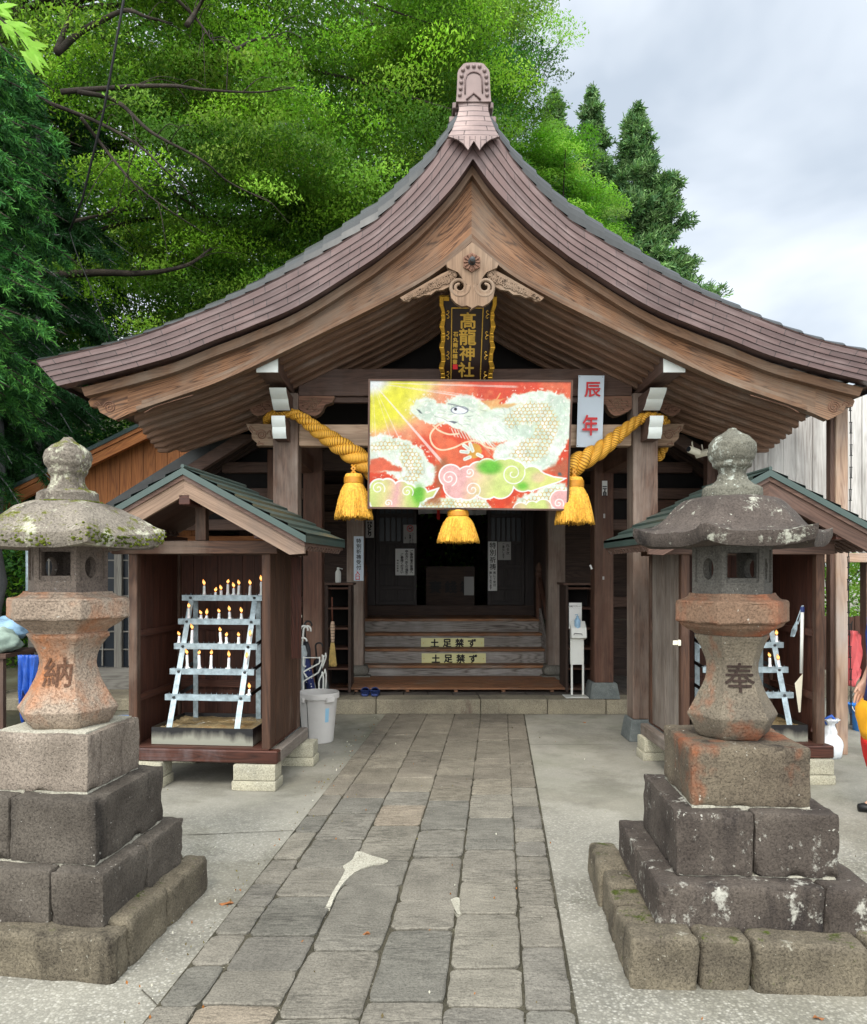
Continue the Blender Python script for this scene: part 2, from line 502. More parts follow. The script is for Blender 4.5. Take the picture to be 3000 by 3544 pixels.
M['lan_r'] = stone('rust_orange_lantern_stone', (126, 116, 100), (94, 86, 76), (164, 158, 146), .04, orange=(152, 78, 40), orng=.46, bump=.8, pits=.4, ocs=3.4)
M['lan_r_ledge'] = stone('rust_red_ledge_stone', (132, 104, 84), (106, 88, 74), (170, 162, 150), .03, orange=(150, 78, 46), orng=.6, bump=.8)
M['lan_r_box'] = stone('dark_grey_firebox_stone', (104, 100, 94), (76, 74, 70), (140, 138, 130), .06, bump=.7)
M['lan_r_cap'] = stone('purple_black_cap_stone', (92, 83, 77), (60, 53, 49), (178, 178, 164), .27, dark=(40, 36, 34), drk=.42, bump=.7)
M['lan_r_ball'] = stone('lichened_finial_stone', (120, 118, 106), (82, 80, 72), (190, 196, 186), .4, moss=(118, 118, 58), mss=.12, bump=.8)
M['engrave_l'] = stone('shaded_engraving_stone', (104, 74, 56), (88, 64, 52), bump=.5)  # darker tone puts the shade of cut strokes into the colour
M['engrave_r'] = stone('dark_engraving_stone', (62, 48, 42), (48, 38, 34), bump=.5)
M['mortar'] = stone('pale_mortar', (180, 176, 162), (150, 146, 132), bump=.4)
M['ash'] = stone('wax_and_rusty_water', (168, 150, 116), (128, 108, 74), (222, 220, 210), .32, orange=(150, 104, 52), orng=.5, rough=.35, bump=.4)
M['moss'] = stone('thick_green_moss', (104, 112, 26), (66, 76, 20), (140, 144, 60), .1, bump=1.0, scale=1.5)
M['leaf_dry'] = plain('fallen_leaf', (146, 92, 50), .7, var=.3)


def brick_mat(name, c1, c2, line, bw, bh, rough, metal=0.0, wear=None, mort=.006, spec=.5, rot=0.0, loc=(0, 0, 0)):
    t = NT(name)
    uv = t.map(t.coord('UV'), rot=(0, 0, rot), loc=loc)
    b = t.n('ShaderNodeTexBrick', {'offset': .37, 'offset_frequency': 2}, Vector=uv, Color1=lin(*c1), Color2=lin(*c2), Mortar=lin(*line), Scale=1.0,
            **{'Mortar Size': mort, 'Brick Width': bw, 'Row Height': bh, 'Bias': 0.0})
    col = b.outputs['Color']
    v = t.coord('Object')
    if wear:
        w = t.ramp(t.noise(t.map(uv, (1.2, 5, 1)), 1.6, 6, .65), (.46, 0.0), (.7, .75))
        col = t.mix(w, col, lin(*wear))
    st = t.ramp(t.noise(v, 5, 6, .7), (.3, .78), (.7, 1.1))
    col = t.mix(1.0, col, st, 'MULTIPLY')
    r = t.math('MULTIPLY_ADD', t.noise(v, 6, 4), .3, rough - .15)
    h = t.math('ADD', t.math('MULTIPLY', t.math('SUBTRACT', 1.0, b.outputs['Fac']), 1.0), t.math('MULTIPLY', t.noise(v, 2.5, 3), .5))
    return t.out(col, r, t.bump(h, .25, .006), Metallic=metal, **{'Specular IOR Level': spec})


M['copper'] = brick_mat('brown_copper_verge', (98, 75, 72), (80, 60, 58), (40, 30, 30), .30, .1025, .42, .12, (124, 106, 104), .0035, loc=(0, -.0524, 0))
M['apron'] = brick_mat('pale_copper_apron', (138, 119, 116), (126, 107, 105), (62, 46, 46), .20, .0435, .45, .15, (164, 142, 136), .0035, rot=PI / 2)
M['copperplain'] = plain('lilac_brown_copper', (126, 108, 105), .42, .2, .25, 4, .05)
M['tile'] = brick_mat('slate_grey_roof_sheet', (40, 42, 42), (33, 35, 36), (16, 16, 18), .62, 10.0, .33, .05, (54, 57, 57), .006, .45)
M['greenroof'] = plain('verdigris_roof_sheet', (62, 78, 74), .36, .1, .2, 3)
M['greenroofdark'] = plain('dark_green_roof_sheet', (50, 66, 64), .35, .1, .2, 3)


def leaf_mat(name, trans=.35, rough=.62):
    t = NT(name)
    a = t.n('ShaderNodeAttribute', {'attribute_name': 'tint'}).outputs['Color']
    t.out(a, rough, **{'Specular IOR Level': .16})
    tr = t.n('ShaderNodeBsdfTranslucent', Color=t.mix(1.0, a, (1.0, 1.25, .55, 1), 'MULTIPLY'))
    mx = t.n('ShaderNodeMixShader', _0=trans, _1=t.b.outputs[0], _2=tr.outputs[0])
    t.t.links.new(mx.outputs[0], t.t.nodes['Material Output'].inputs['Surface'])
    return t.m


M['leaf'] = leaf_mat('broad_leaves', .4)
M['needle'] = leaf_mat('conifer_needles', .18, .6)
M['bark'] = stone('grey_bark', (70, 62, 54), (38, 33, 29), (120, 124, 112), .1, bump=1.0, scale=1.5)
M['barkpale'] = stone('pale_grey_bark', (122, 124, 124), (92, 92, 92), (140, 148, 144), .1, bump=.6)


def flame_mat():
    t = NT('candle_flame')
    z = t.n('ShaderNodeSeparateXYZ', Vector=t.coord('Generated')).outputs['Z']
    col = t.ramp(z, (.0, (1.0, .18, .02, 1)), (.4, (1.0, .62, .2, 1)), (1.0, (1.0, .30, .05, 1)))
    e = t.n('ShaderNodeEmission', Color=col, Strength=1.7)
    t.t.links.new(e.outputs[0], t.t.nodes['Material Output'].inputs['Surface'])
    return t.m


def wax_mat():
    t = NT('candle_wax')
    return t.out((.82, .82, .84, 1), .45, **{'Subsurface Weight': .25, 'Subsurface Radius': (.01, .006, .004)})


M['flame'] = flame_mat()
M['wax'] = wax_mat()


def rope_mat(name, c1, c2, vs):
    """Fine yarn lines across (rope) or along (tassel) the UV v direction."""
    t = NT(name)
    uv = t.coord('UV')
    w = t.n('ShaderNodeTexWave', {'wave_type': 'BANDS', 'bands_direction': 'X' if vs > 0 else 'Y'}, Vector=uv, Scale=abs(vs), Distortion=1.2, Detail=2.0).outputs['Fac']
    col = t.ramp(w, (.05, lin(*c1)), (.6, lin(*c2)))
    col = t.mix(1.0, col, t.ramp(t.noise(t.coord('Object'), 9, 4), (.3, .8), (.7, 1.08)), 'MULTIPLY')
    return t.out(col, .62, t.bump(w, .6, .004), **{'Specular IOR Level': .35})


M['rope'] = rope_mat('yellow_rope_yarn', (152, 102, 26), (230, 172, 62), 22)
M['tassel'] = plain('yellow_tassel_yarn', (230, 172, 58), .7, var=.45, scale=55, bump=.4)
M['tasselband'] = plain('yellow_cord', (200, 138, 40), .5, var=.2, scale=30)


def tint_mat(name, mult, rough=.5, sheen=None):
    t = NT(name)
    a = t.n('ShaderNodeAttribute', {'attribute_name': 'tint'}).outputs['Color']
    return t.out(a, rough)


M['painting'] = tint_mat('painted_panel', 1.0, .4)


def paving_mat():
    t = NT('paving_slab_stone')
    a = t.n('ShaderNodeAttribute', {'attribute_name': 'tint'}).outputs['Color']
    v = t.coord('Object')
    col = t.mix(1.0, a, t.ramp(t.noise(v, 4, 6, .65), (.3, .7), (.7, 1.2)), 'MULTIPLY')
    col = t.mix(1.0, col, t.ramp(t.noise(v, 110, 4, .75), (.32, .52), (.5, 1.0), (.7, 1.3)), 'MULTIPLY')
    # chisel marks run askew over every slab, fading in and out
    ch = t.noise(t.map(v, (14, 60, 30), rot=(0, 0, .45)), 1.0, 4, .6, .3)
    am = t.ramp(t.noise(v, 1.4, 3), (.38, 0.15), (.62, 1.0))
    col = t.mix(t.math('MULTIPLY', am, .8), col, t.mix(1.0, col, t.ramp(ch, (.36, .5), (.52, 1.12)), 'MULTIPLY'))
    h = t.math('ADD', t.math('MULTIPLY', t.math('MULTIPLY', ch, am), 1.4), t.math('MULTIPLY', t.noise(v, 70, 4, .7), .6))
    return t.out(col, .82, t.bump(h, .8, .012), **{'Specular IOR Level': .25})


M['paving'] = paving_mat()


def ground_mat():
    t = NT('worn_concrete_yard')
    v = t.coord('Object')
    base = t.ramp(t.noise(v, .8, 6, .6), (.3, lin(128, 125, 116)), (.7, lin(158, 154, 142)))
    # exposed aggregate near the lanterns, smoother patches elsewhere
    vo = t.n('ShaderNodeTexVoronoi', {'feature': 'F1'}, Vector=v, Scale=85.0, Randomness=1.0)
    peb = t.ramp(t.n('ShaderNodeSeparateColor', Color=vo.outputs['Color']).outputs[0], (.0, lin(92, 91, 85)), (.45, lin(138, 135, 124)), (.8, lin(166, 163, 152)), (1.0, lin(208, 205, 196)))
    edge = t.ramp(vo.outputs['Distance'], (.35, 1.0), (.6, .45))
    peb = t.mix(1.0, peb, edge, 'MULTIPLY')
    am = t.ramp(t.noise(v, .55, 4, .6), (.35, .2), (.62, .75))
    # the pebbly finish is worn bare only near the lanterns; farther in the concrete is smooth
    am = t.math('MULTIPLY', am, t.ramp(t.math('MULTIPLY', t.math('SUBTRACT', t.math('ADD', t.n('ShaderNodeSeparateXYZ', Vector=v).outputs['Y'], t.noise(v, .9, 4)), 3.9), .45), (0.0, 1.0), (1.0, .22)))
    col = t.mix(am, base, peb)
    # damp, mossy dark patch where the ground drains beside the side hall
    sx = t.n('ShaderNodeSeparateXYZ', Vector=v)
    k = t.math('ADD', t.math('MULTIPLY', t.math('ADD', sx.outputs['X'], 2.6), -.9), t.math('MULTIPLY', t.math('SUBTRACT', t.noise(v, 1.2, 5, .6), .5), 2.2))
    mk = t.math('MULTIPLY', t.ramp(k, (.2, 0.0), (.9, 1.0)), t.ramp(t.math('ADD', sx.outputs['Y'], t.noise(v, 1.0, 3)), (0.0, 0.0), (1.0, 1.0)))
    far = t.ramp(t.math('MULTIPLY', t.math('SUBTRACT', sx.outputs['Y'], 4.0), .5), (0.0, 0.0), (1.0, 1.0))
    col = t.mix(t.math('MULTIPLY', mk, far), col, t.mix(t.noise(v, 18, 5), lin(58, 56, 42), lin(96, 92, 70)))
    # greenish film beyond the slabs
    gm = t.ramp(t.noise(t.map(v, (1, 1, 1), (3, 8, 0)), .9, 5, .65), (.5, 0.0), (.66, .6))
    gf = t.ramp(t.math('MULTIPLY', t.math('SUBTRACT', sx.outputs['Y'], 4.6), .35), (0.0, 0.0), (1.0, 1.0))
    col = t.mix(t.math('MULTIPLY', gm, gf), col, lin(112, 114, 96))
    st = t.ramp(t.noise(v, 2.4, 6, .7), (.28, .72), (.5, 1.0), (.8, 1.12))
    col = t.mix(1.0, col, st, 'MULTIPLY')
    dp = t.ramp(t.noise(t.map(v, (1, 1, 1), (5, 2, 0)), .75, 7, .68, .6), (.5, 0.0), (.58, .55))
    col = t.mix(dp, col, t.mix(1.0, col, (.62, .61, .56, 1), 'MULTIPLY'))
    h = t.math('ADD', t.math('MULTIPLY', edge, am), t.noise(v, 40, 4, .7))
    return t.out(col, .85, t.bump(h, .5, .008), **{'Specular IOR Level': .3})


M['ground'] = ground_mat()
M['hill'] = stone('leaf_litter_slope', (62, 66, 36), (34, 36, 24), bump=1.0)
M['joint'] = stone('mossy_joint_mortar', (84, 79, 66), (52, 50, 40), (170, 166, 152), .2, moss=(84, 92, 32), mss=.22, bump=.7)
# ================================================================== ground, path
def set_tint(o, per_face):
    """Face colours (linear) written as a corner colour attribute."""
    me = o.data
    at = me.color_attributes.new('tint', 'FLOAT_COLOR', 'CORNER')
    arr = np.zeros((len(me.loops), 4), dtype=np.float32)
    for p in me.polygons:
        arr[p.loop_start:p.loop_start + p.loop_total] = per_face[p.index]
    at.data.foreach_set('color', arr.ravel())


g = MB()
g.face([(-60, -12, 0), (60, -12, 0), (60, 120, 0), (-60, 120, 0)])
ground = tag(g.build('ground', M['ground'], world=False), kind='structure')

SK = math.tan(math.radians(5.62))          # the path runs askew to the shrine


def path_pt(s, Y, z=0.0):
    return (s + SK * (Y - 3.973), Y, z)


# expansion cracks in the yard concrete
def crack(pts, w=.006):
    mb = MB()
    q = spline(pts, 30)
    L, R = [], []
    for i, (x, y) in enumerate(q):
        d = q[min(i + 1, len(q) - 1)] - q[max(i - 1, 0)]
        n = np.array([-d[1], d[0]]) / (np.linalg.norm(d) + 1e-9)
        k = w * (.5 + .9 * random.random()) * .5
        j = .006 * noise.noise(Vector((x * 9, y * 9, 3)))
        L.append((x + n[0] * (k + j), y + n[1] * (k + j), .0035)); R.append((x - n[0] * (k - j), y - n[1] * (k - j), .0035))
    for i in range(len(q) - 1):
        mb.face([L[i], R[i], R[i + 1], L[i + 1]])
    return mb


M['crack'] = plain('dark_crack_dirt', (74, 70, 60), .95, var=.4, scale=20)
for pts in ([(-2.1, 4.85), (-1.5, 4.83), (-.78, 4.92)], [(-1.06, 3.05), (-.86, 2.83), (-.82, 2.8)], [(.95, 7.35), (1.5, 7.34), (2.3, 7.36)]):
    tag(crack(pts).build('yard_crack', M['crack']), kind='structure')

cols = [-.859, -.704, -.402, -.098, .192, .482, .662]
rowpx = [
    [1500, 1375, 1195, 1062, 935, 838, 733, 612, 541, 450, 370, 268, 180],
    [1500, 1375, 1222, 1070, 897, 772, 642, 529, 463, 401, 330, 262, 186],
    [1640, 1430, 1135, 848, 735, 582, 495, 435, 375, 330, 258, 180],
    [1620, 1360, 1040, 915, 722, 603, 475, 419, 365, 300, 215, 150],
    [1620, 1382, 1212, 975, 832, 690, 552, 447, 383, 337, 292, 210, 132],
    [1600, 1392, 1117, 945, 820, 720, 655, 598, 497, 415, 362, 315, 205, 140],
]
yw = lambda r: EYE * F / (.7937 * r + 427.2)
mb = MB(); tints = []
joint = MB()
a, b = path_pt(cols[0] - .005, 1.2), path_pt(cols[-1] + .01, 1.2)
c, d = path_pt(cols[-1] + .01, 8.9), path_pt(cols[0] - .005, 8.9)
joint.face([(p[0], p[1], .004) for p in (a, b, c, d)])
tag(joint.build('path_bed', M['joint']), kind='structure')
for ci in range(6):
    ys = [1.25, 1.62] + [yw(r) for r in rowpx[ci] if yw(r) > 1.8] + [8.86]
    for y0, y1 in zip(ys[:-1], ys[1:]):
        near = y0 < 5.2
        gap = random.uniform(.003, .007) if near else random.uniform(.0015, .004)
        s0, s1 = cols[ci] + gap, cols[ci + 1] - gap
        yy0, yy1 = y0 + gap, y1 - gap
        if yy1 - yy0 < .03: continue
        # ragged outline with worn corners
        o = []
        cr = random.uniform(.008, .028) if near else .01
        n = 12
        for (pa, pb) in (((s0, yy0), (s1, yy0)), ((s1, yy0), (s1, yy1)), ((s1, yy1), (s0, yy1)), ((s0, yy1), (s0, yy0))):
            for k in range(n):
                t = k / n
                o.append([pa[0] + (pb[0] - pa[0]) * t, pa[1] + (pb[1] - pa[1]) * t])
        for q in o:
            for cx_, cy_ in ((s0, yy0), (s1, yy0), (s1, yy1), (s0, yy1)):
                dx, dy = q[0] - cx_, q[1] - cy_
                dist = math.hypot(dx, dy)
                if dist < cr:
                    k = (cr - dist) / cr * cr * .45
                    q[0] += k * (1 if cx_ == s0 else -1); q[1] += k * (1 if cy_ == yy0 else -1)
            q[0] += .006 * noise.noise(Vector((q[0] * 9, q[1] * 9, ci))) + .004 * noise.noise(Vector((q[0] * 31, q[1] * 31, ci)))
            q[1] += .008 * noise.noise(Vector((q[0] * 9, q[1] * 9, ci + 30))) + .004 * noise.noise(Vector((q[0] * 31, q[1] * 31, ci + 7)))
        zt = .012 + random.uniform(0, .007)
        tx, ty = random.uniform(-.008, .008), random.uniform(-.006, .006)
        cxm, cym = (s0 + s1) / 2, (yy0 + yy1) / 2
        P3 = lambda q, z, k=1.0: path_pt(cxm + (q[0] - cxm) * k, cym + (q[1] - cym) * k, z + (q[0] - cxm) * tx + (q[1] - cym) * ty if z > .006 else z)
        base = random.choice([(117, 113, 104), (121, 116, 106), (125, 120, 109), (114, 110, 102), (110, 107, 99)])
        if random.random() < .06: base = (128, 118, 104)
        if y0 > 5.5: base = tuple(int(k * .5 + e * .5) for k, e in zip(base, (126, 116, 101)))
        f = random.uniform(.95, 1.04)
        tint = lin(*[min(255, k * f) for k in base])
        ins = 1 - .012 / max(.1, min(s1 - s0, yy1 - yy0))
        rim = [P3(q, zt - .004) for q in o]; low = [P3(q, .001) for q in o]; top = [P3(q, zt, ins) for q in o]
        m_ = len(o)
        mb.face(top); tints.append(tint)
        dk = tuple(k * .8 for k in tint[:3]) + (1,)
        for k in range(m_):
            k2 = (k + 1) % m_
            mb.face([rim[k], rim[k2], top[k2], top[k]]); tints.append(tint)
            mb.face([low[k], low[k2], rim[k2], rim[k]]); tints.append(tint)
p_ = mb.build('stone_path', M['paving'], world=False)
set_tint(p_, tints)
tag(p_, kind='structure')


# pale mortar poured into broken corners of the slabs (r: pixel rows of the survey of the path)
def ppt(x, r, z=.0205):
    Y = yw(r)
    return (PX(600 + .7937 * x, Y), Y, z)


for pts in ([(664, 948), (684, 950), (702, 908), (735, 852), (782, 803), (835, 774), (890, 760), (935, 752), (930, 741), (865, 722), (803, 703), (778, 742), (737, 770), (748, 786), (722, 838), (692, 888)],
            [(1208, 915), (1246, 910), (1248, 965), (1255, 978), (1235, 976)],
            ):
    q = MB()
    ring = spline([ppt(*p) for p in pts + pts[:1]], 60)[:-1]
    q.face([tuple(p) for p in ring][::-1])
    ring = [(p[0] + .010 * noise.noise(Vector((p[0] * 26, p[1] * 26, 1))), p[1] + .014 * noise.noise(Vector((p[0] * 26, p[1] * 26, 5))), p[2]) for p in ring]
    low = [(p[0], p[1], .003) for p in ring]
    for k in range(len(ring)):
        k2 = (k + 1) % len(ring)
        q.face([low[k2], low[k], tuple(ring[k]), tuple(ring[k2])])
    tag(q.build('mortar_patch', M['mortar'] if len(pts) != 9 else M['joint']), kind='structure')

# ================================================================== stone lanterns
def stone_box(cx, cy, hx, hy, z0, z1, name, m, parent, bev=.018, amp=.006):
    q = MB()
    q.box(cx - hx, cx + hx, cy - hy, cy + hy, z0, z1)
    o = q.build(name, m, parent, smooth=.7, bevel=-bev, seg=2, world=False, rough=(amp, 9), cuts=5)
    off = Vector((random.random() * 40, random.random() * 40, 0))
    for v in o.data.vertices:                       # chipped arrises
        c = v.co
        ds = sorted([(hx - abs(c.x - cx), 0), (hy - abs(c.y - cy), 1), (min(c.z - z0, z1 - c.z), 2)])
        if ds[1][0] < .022:
            k = max(0.0, noise.noise(c * 13 + off) + .45 * noise.noise(c * 37 + off) - .12) * (1 - max(0, ds[1][0]) / .022)
            for d_, ax in ds[:2]:
                s_ = (1 if c[ax] > (cx, cy, (z0 + z1) / 2)[ax] else -1)
                c[ax] -= s_ * min(.02, k * .034)
    return o


def hex_ring(ap, z, rot, k=4):
    """Hexagon of apothem ap with k points a side."""
    R = ap / math.cos(PI / 6)
    c = [(R * math.cos(rot + PI / 3 * i + PI / 6 - PI / 2), R * math.sin(rot + PI / 3 * i + PI / 6 - PI / 2)) for i in range(6)]
    out = []
    for i in range(6):
        a, b = c[i], c[(i + 1) % 6]
        for j in range(k):
            t = j / k
            out.append((a[0] + (b[0] - a[0]) * t, a[1] + (b[1] - a[1]) * t, z))
    return out


def hex_piece(prof, name, m, parent, rot=0, amp=.004, bev=.008, dense=8):
    q = MB()
    pr = [prof[0]]
    for a, b in zip(prof[:-1], prof[1:]):
        n = max(1, int(math.hypot(b[0] - a[0], b[1] - a[1]) / .03))
        for i in range(1, n + 1):
            pr.append((a[0] + (b[0] - a[0]) * i / n, a[1] + (b[1] - a[1]) * i / n))
    q.loft([hex_ring(r, z, rot, dense) for r, z in pr], True, True)
    return q.build(name, m, parent, smooth=.5, bevel=-bev if bev else 0, seg=2, world=False, rough=(amp, 11))


def kasa(q, R_ap, z_edge, z_top, up, thick, dome, rot):
    """Six-sided lantern cap with lifted corners."""
    n, ms = 96, 20
    r_in = dome[0][0]
    ds, dv = [p[0] for p in dome], [p[1] for p in dome]
    Rr = R_ap

    def rad(phi):
        t = ((phi - rot + PI / 2 + PI / 6) % (PI / 3)) - PI / 6
        return Rr / math.cos(t), (abs(t) / (PI / 6)) ** 4

    top, rings = [], []
    for j in range(ms + 1):
        s = r_in + (1 - r_in) * j / ms
        u = j / ms
        ring = []
        for k in range(n):
            phi = 2 * PI * k / n
            R, c = rad(phi)
            soft = R_ap * 1.06 * (1 - u) + R * u            # round towards the crown, hexagonal at the rim
            r = soft * s * (1 + .2 * c * u * u * up / .1)
            z = z_edge + thick + (z_top - z_edge - thick) * (1 - float(np.interp(s, ds, dv))) + c * up * u ** 5
            ring.append((r * math.cos(phi), r * math.sin(phi), z))
        rings.append(ring)
    # rim and underside
    under = []
    for (s, dz) in ((1.0, -thick * .55), (.965, -thick), (.62, -thick * .92), (.3, -thick * .9)):
        ring = []
        for k in range(n):
            phi = 2 * PI * k / n
            R, c = rad(phi)
            r = R * s * (1 + .2 * c * s * s * up / .1)
            ring.append((r * math.cos(phi), r * math.sin(phi), z_edge + thick + dz + c * up * s ** 5))
        under.append(ring)
    q.loft(rings + under, True, True)
    return rad


def lathe_stone(prof, name, m, parent, amp=.003, n=40):
    q = MB()
    pr = [prof[0]]
    for a, b in zip(prof[:-1], prof[1:]):
        k_ = max(1, int(math.hypot(b[0] - a[0], b[1] - a[1]) / .008))
        pr += [(a[0] + (b[0] - a[0]) * i / k_, a[1] + (b[1] - a[1]) * i / k_) for i in range(1, k_ + 1)]
    q.lathe([(max(.004, r), z) for r, z in pr], n)
    return q.build(name, m, parent, smooth=.9, world=False, rough=(amp, 14))


def waist(prof):
    """Apothem of the shaft at a height."""
    zs = [z for r, z in prof]; rs = [r for r, z in prof]
    return lambda z: float(np.interp(z, zs, rs))


def engraved(parent, char, size, ap, z0, rot, m, name):
    q = MB()

    def to3(x, z):
        r = ap(z0 + z) + .005
        p = Vector((x, -r, z0 + z))
        return tuple(Matrix.Rotation(rot, 3, 'Z') @ p)
    letters(q, char, size, to3, 0, 0, .0012)
    return q.build(name, m, parent, world=False)


def lantern_common(T, L, rot):
    """Everything above the pedestal: L holds the heights and materials of one lantern."""
    z = L['shaft_z']
    sp = L['shaft']
    pr = sp[:2] + spline(sp[2:-2], 22).tolist() + sp[-2:]
    shaft = hex_piece([(r, q) for r, q in pr], 'shaft', L['m_shaft'], T, rot, amp=.004, bev=.006)
    ap = waist(pr)
    engraved(shaft, L['char'], L['char_size'], ap, L['char_z'], rot, L['m_eng'], 'engraved_character')
    hex_piece(L['ledge'], 'ledge', L['m_ledge'], T, rot, amp=.004, bev=.009)
    # fire box: hollow hexagon with a square window in front and behind, round ones at the sides
    b0, b1, ap0 = L['box']
    q = MB()
    Rh = ap0 / math.cos(PI / 6)
    th = .045
    cor = [(Rh * math.cos(rot + PI / 3 * i + PI / 6 - PI / 2), Rh * math.sin(rot + PI / 3 * i + PI / 6 - PI / 2)) for i in range(6)]
    for i in range(6):
        a, b = Vector((*cor[i - 1], 0)), Vector((*cor[i], 0))           # i = 0 is the front face
        u = (b - a); W = u.length; u.normalize()
        nrm = Vector((u.y, -u.x, 0))
        if nrm.dot((a + b) / 2) < 0: nrm = -nrm
        H = b1 - b0
        if i == 3 and L.get('blind'):
            hole = [(.012 * math.cos(t), H * .5 + .012 * math.sin(t)) for t in [2 * PI * k / 16 for k in range(16)]]
        elif i in (0, 3):
            hw, z0, z1 = W * .35, .075, H - .045
            hole = [(-hw, z0), (hw, z0), (hw, z1), (-hw, z1)]
        else:
            hole = [(.032 * math.cos(t), H * .5 + .048 * math.sin(t)) for t in [2 * PI * k / 16 for k in range(16)]]
        mid = (a + b) / 2

        def at(p, dep):
            sh = 1 - (dep / ap0)
            return tuple(mid * 1.0 + u * (p[0] * (sh if abs(abs(p[0]) - W / 2) < 1e-6 else 1)) - nrm * dep + Vector((0, 0, b0 + p[1])))
        outer = [(-W / 2, 0), (W / 2, 0), (W / 2, H), (-W / 2, H)]
        # panel ring: outer boundary to recess to hole
        m_ = max(len(hole), 16)

        def resample(poly, m):
            # start from the point straight below the centre, walk by angle
            cxp = sum(p[0] for p in hole) / len(hole); czp = sum(p[1] for p in hole) / len(hole)
            out = []
            for k in range(m):
                t = -PI * .75 + 2 * PI * k / m
                dx, dz = math.cos(t), math.sin(t)
                best = None
                for e in range(len(poly)):
                    x1, y1 = poly[e][0] - cxp, poly[e][1] - czp
                    x2, y2 = poly[(e + 1) % len(poly)][0] - cxp, poly[(e + 1) % len(poly)][1] - czp
                    den = dx * (y2 - y1) - dz * (x2 - x1)
                    if abs(den) < 1e-12: continue
                    s_ = (x1 * (y2 - y1) - y1 * (x2 - x1)) / den
                    w_ = (x1 * dz - y1 * dx) / den
                    if s_ > 0 and -1e-6 <= w_ <= 1 + 1e-6 and (best is None or s_ < best): best = s_
                out.append((cxp + dx * best, czp + dz * best))
            return out
        mm = 48
        fr = [(-W * .39, .055), (W * .39, .055), (W * .39, H - .03), (-W * .39, H - .03)]
        ro, rf, rh = resample(outer, mm), resample(fr, mm), resample(hole, mm)
        for cpt in outer:      # keep the corners of the wall exact
            k = min(range(mm), key=lambda j: math.hypot(ro[j][0] - cpt[0], ro[j][1] - cpt[1])); ro[k] = cpt
        for cpt in hole if len(hole) == 4 else []:
            k = min(range(mm), key=lambda j: math.hypot(rh[j][0] - cpt[0], rh[j][1] - cpt[1])); rh[k] = cpt
        q.loft([[at(p, 0) for p in ro], [at(p, 0) for p in rf], [at(p, .009) for p in rf], [at(p, .009) for p in rh], [at(p, th) for p in rh], [at(p, th) for p in ro]])
    q.build('fire_box', L['m_box'], T, smooth=.4, world=False)
    # cap and finial
    q = MB()
    rad = kasa(q, *L['cap'], rot)
    cp = q.build('cap', L['m_cap'], T, smooth=.75, world=False, rough=(.006, 8))
    if L.get('mossy'):                           # cushions of moss growing along the rim and in the hollow under the finial
        R_ap, z_e, z_t, up, thick = L['cap'][:5]
        q = MB()
        rr = random.Random(3)
        for k in range(1500):
            phi = rr.uniform(0, 2 * PI)
            if noise.noise(Vector((math.cos(phi) * 3, math.sin(phi) * 3, 7))) < -.18: continue
            R, c = rad(phi)
            up_ = rr.random() ** 2.2
            r = R * (1 + .2 * c * up / .1) * (1.004 - .10 * up_)
            z = z_e + thick * (.12 + .75 * rr.random() * (1 if up_ < .05 else 1)) + c * up + up_ * .035
            q.ball((r * math.cos(phi), r * math.sin(phi), z), rr.uniform(.003, .0095), 6, 4, (1, 1, .7))
        for k in range(240):
            phi = rr.uniform(0, 2 * PI); r = rr.uniform(.125, .15)
            q.ball((r * math.cos(phi), r * math.sin(phi), z_t - .004), rr.uniform(.003, .008), 6, 4, (1, 1, .6))
        tag(q.build('moss', M['moss'], cp, smooth=True, world=False), kind='stuff')
    lathe_stone(L['finial'], 'finial', L['m_fin'], T, .004)


def rounded_curb(T, h, specs, z1, m):
    """Kerb stones laid round the pedestal; each a rough block of its own."""
    for (x0, x1, y0, y1) in specs:
        q = MB()
        q.box(x0, x1, y0, y1, -.02, z1 + random.uniform(-.012, .008))
        q.build('kerb_stone', m, T, smooth=.7, bevel=-.028, seg=3, world=False, rough=(.011, 7), cuts=3)


# the lantern by the shelter with lit candles
T = thing('stone_lantern', 'mossy-capped granite lantern streaked orange, engraved shaft, in front of the shelter full of candles', 'stone lantern', (-1.59, 3.62, 0), math.radians(-7.6))
hc = .47
kb = .13
rounded_curb(T, hc, [(-hc, -.17, -hc, -hc + kb), (-.162, hc, -hc, -hc + kb), (hc - kb, hc, -hc + kb + .006, .02), (hc - kb, hc, .028, hc),
                     (-hc, hc - kb - .008, hc - kb, hc), (-hc, -hc + kb, -hc + kb + .006, hc - kb - .008)], .185, M['kerbstone'])
q = MB(); q.box(-hc + .1, hc - .1, -hc + .1, hc - .1, .0, .165); q.build('pedestal_fill', M['kerbstone'], T, world=False)
stone_box(-.115, -.19, .262, .187, .15, .388, 'pedestal_block', M['ped_l'], T, .013)
stone_box(.266, -.19, .114, .187, .15, .386, 'pedestal_block', M['ped_l'], T, .013)
stone_box(.205, .192, .175, .187, .15, .384, 'pedestal_block', M['ped_l'], T, .013)
stone_box(-.175, .192, .2, .187, .15, .384, 'pedestal_block', M['ped_l'], T, .013)
stone_box(-.193, 0, .117, .31, .39, .655, 'pedestal_block', M['ped_l'], T, .013)
stone_box(.119, 0, .191, .31, .39, .657, 'pedestal_block', M['ped_l'], T, .013)
stone_box(0, 0, .228, .228, .66, .905, 'pedestal_block', M['ped_l_top'], T, .018)
for (h_, z_) in ((.205, .905), (.225, .659), (.305, .39)):
    q = MB(); q.box(-h_ + .004, h_ - .004, -h_ + .004, h_ - .004, z_ - .012, z_ + .006); q.build('mortar_bed', M['mortar'], T, world=False, rough=(.004, 20), cuts=3)
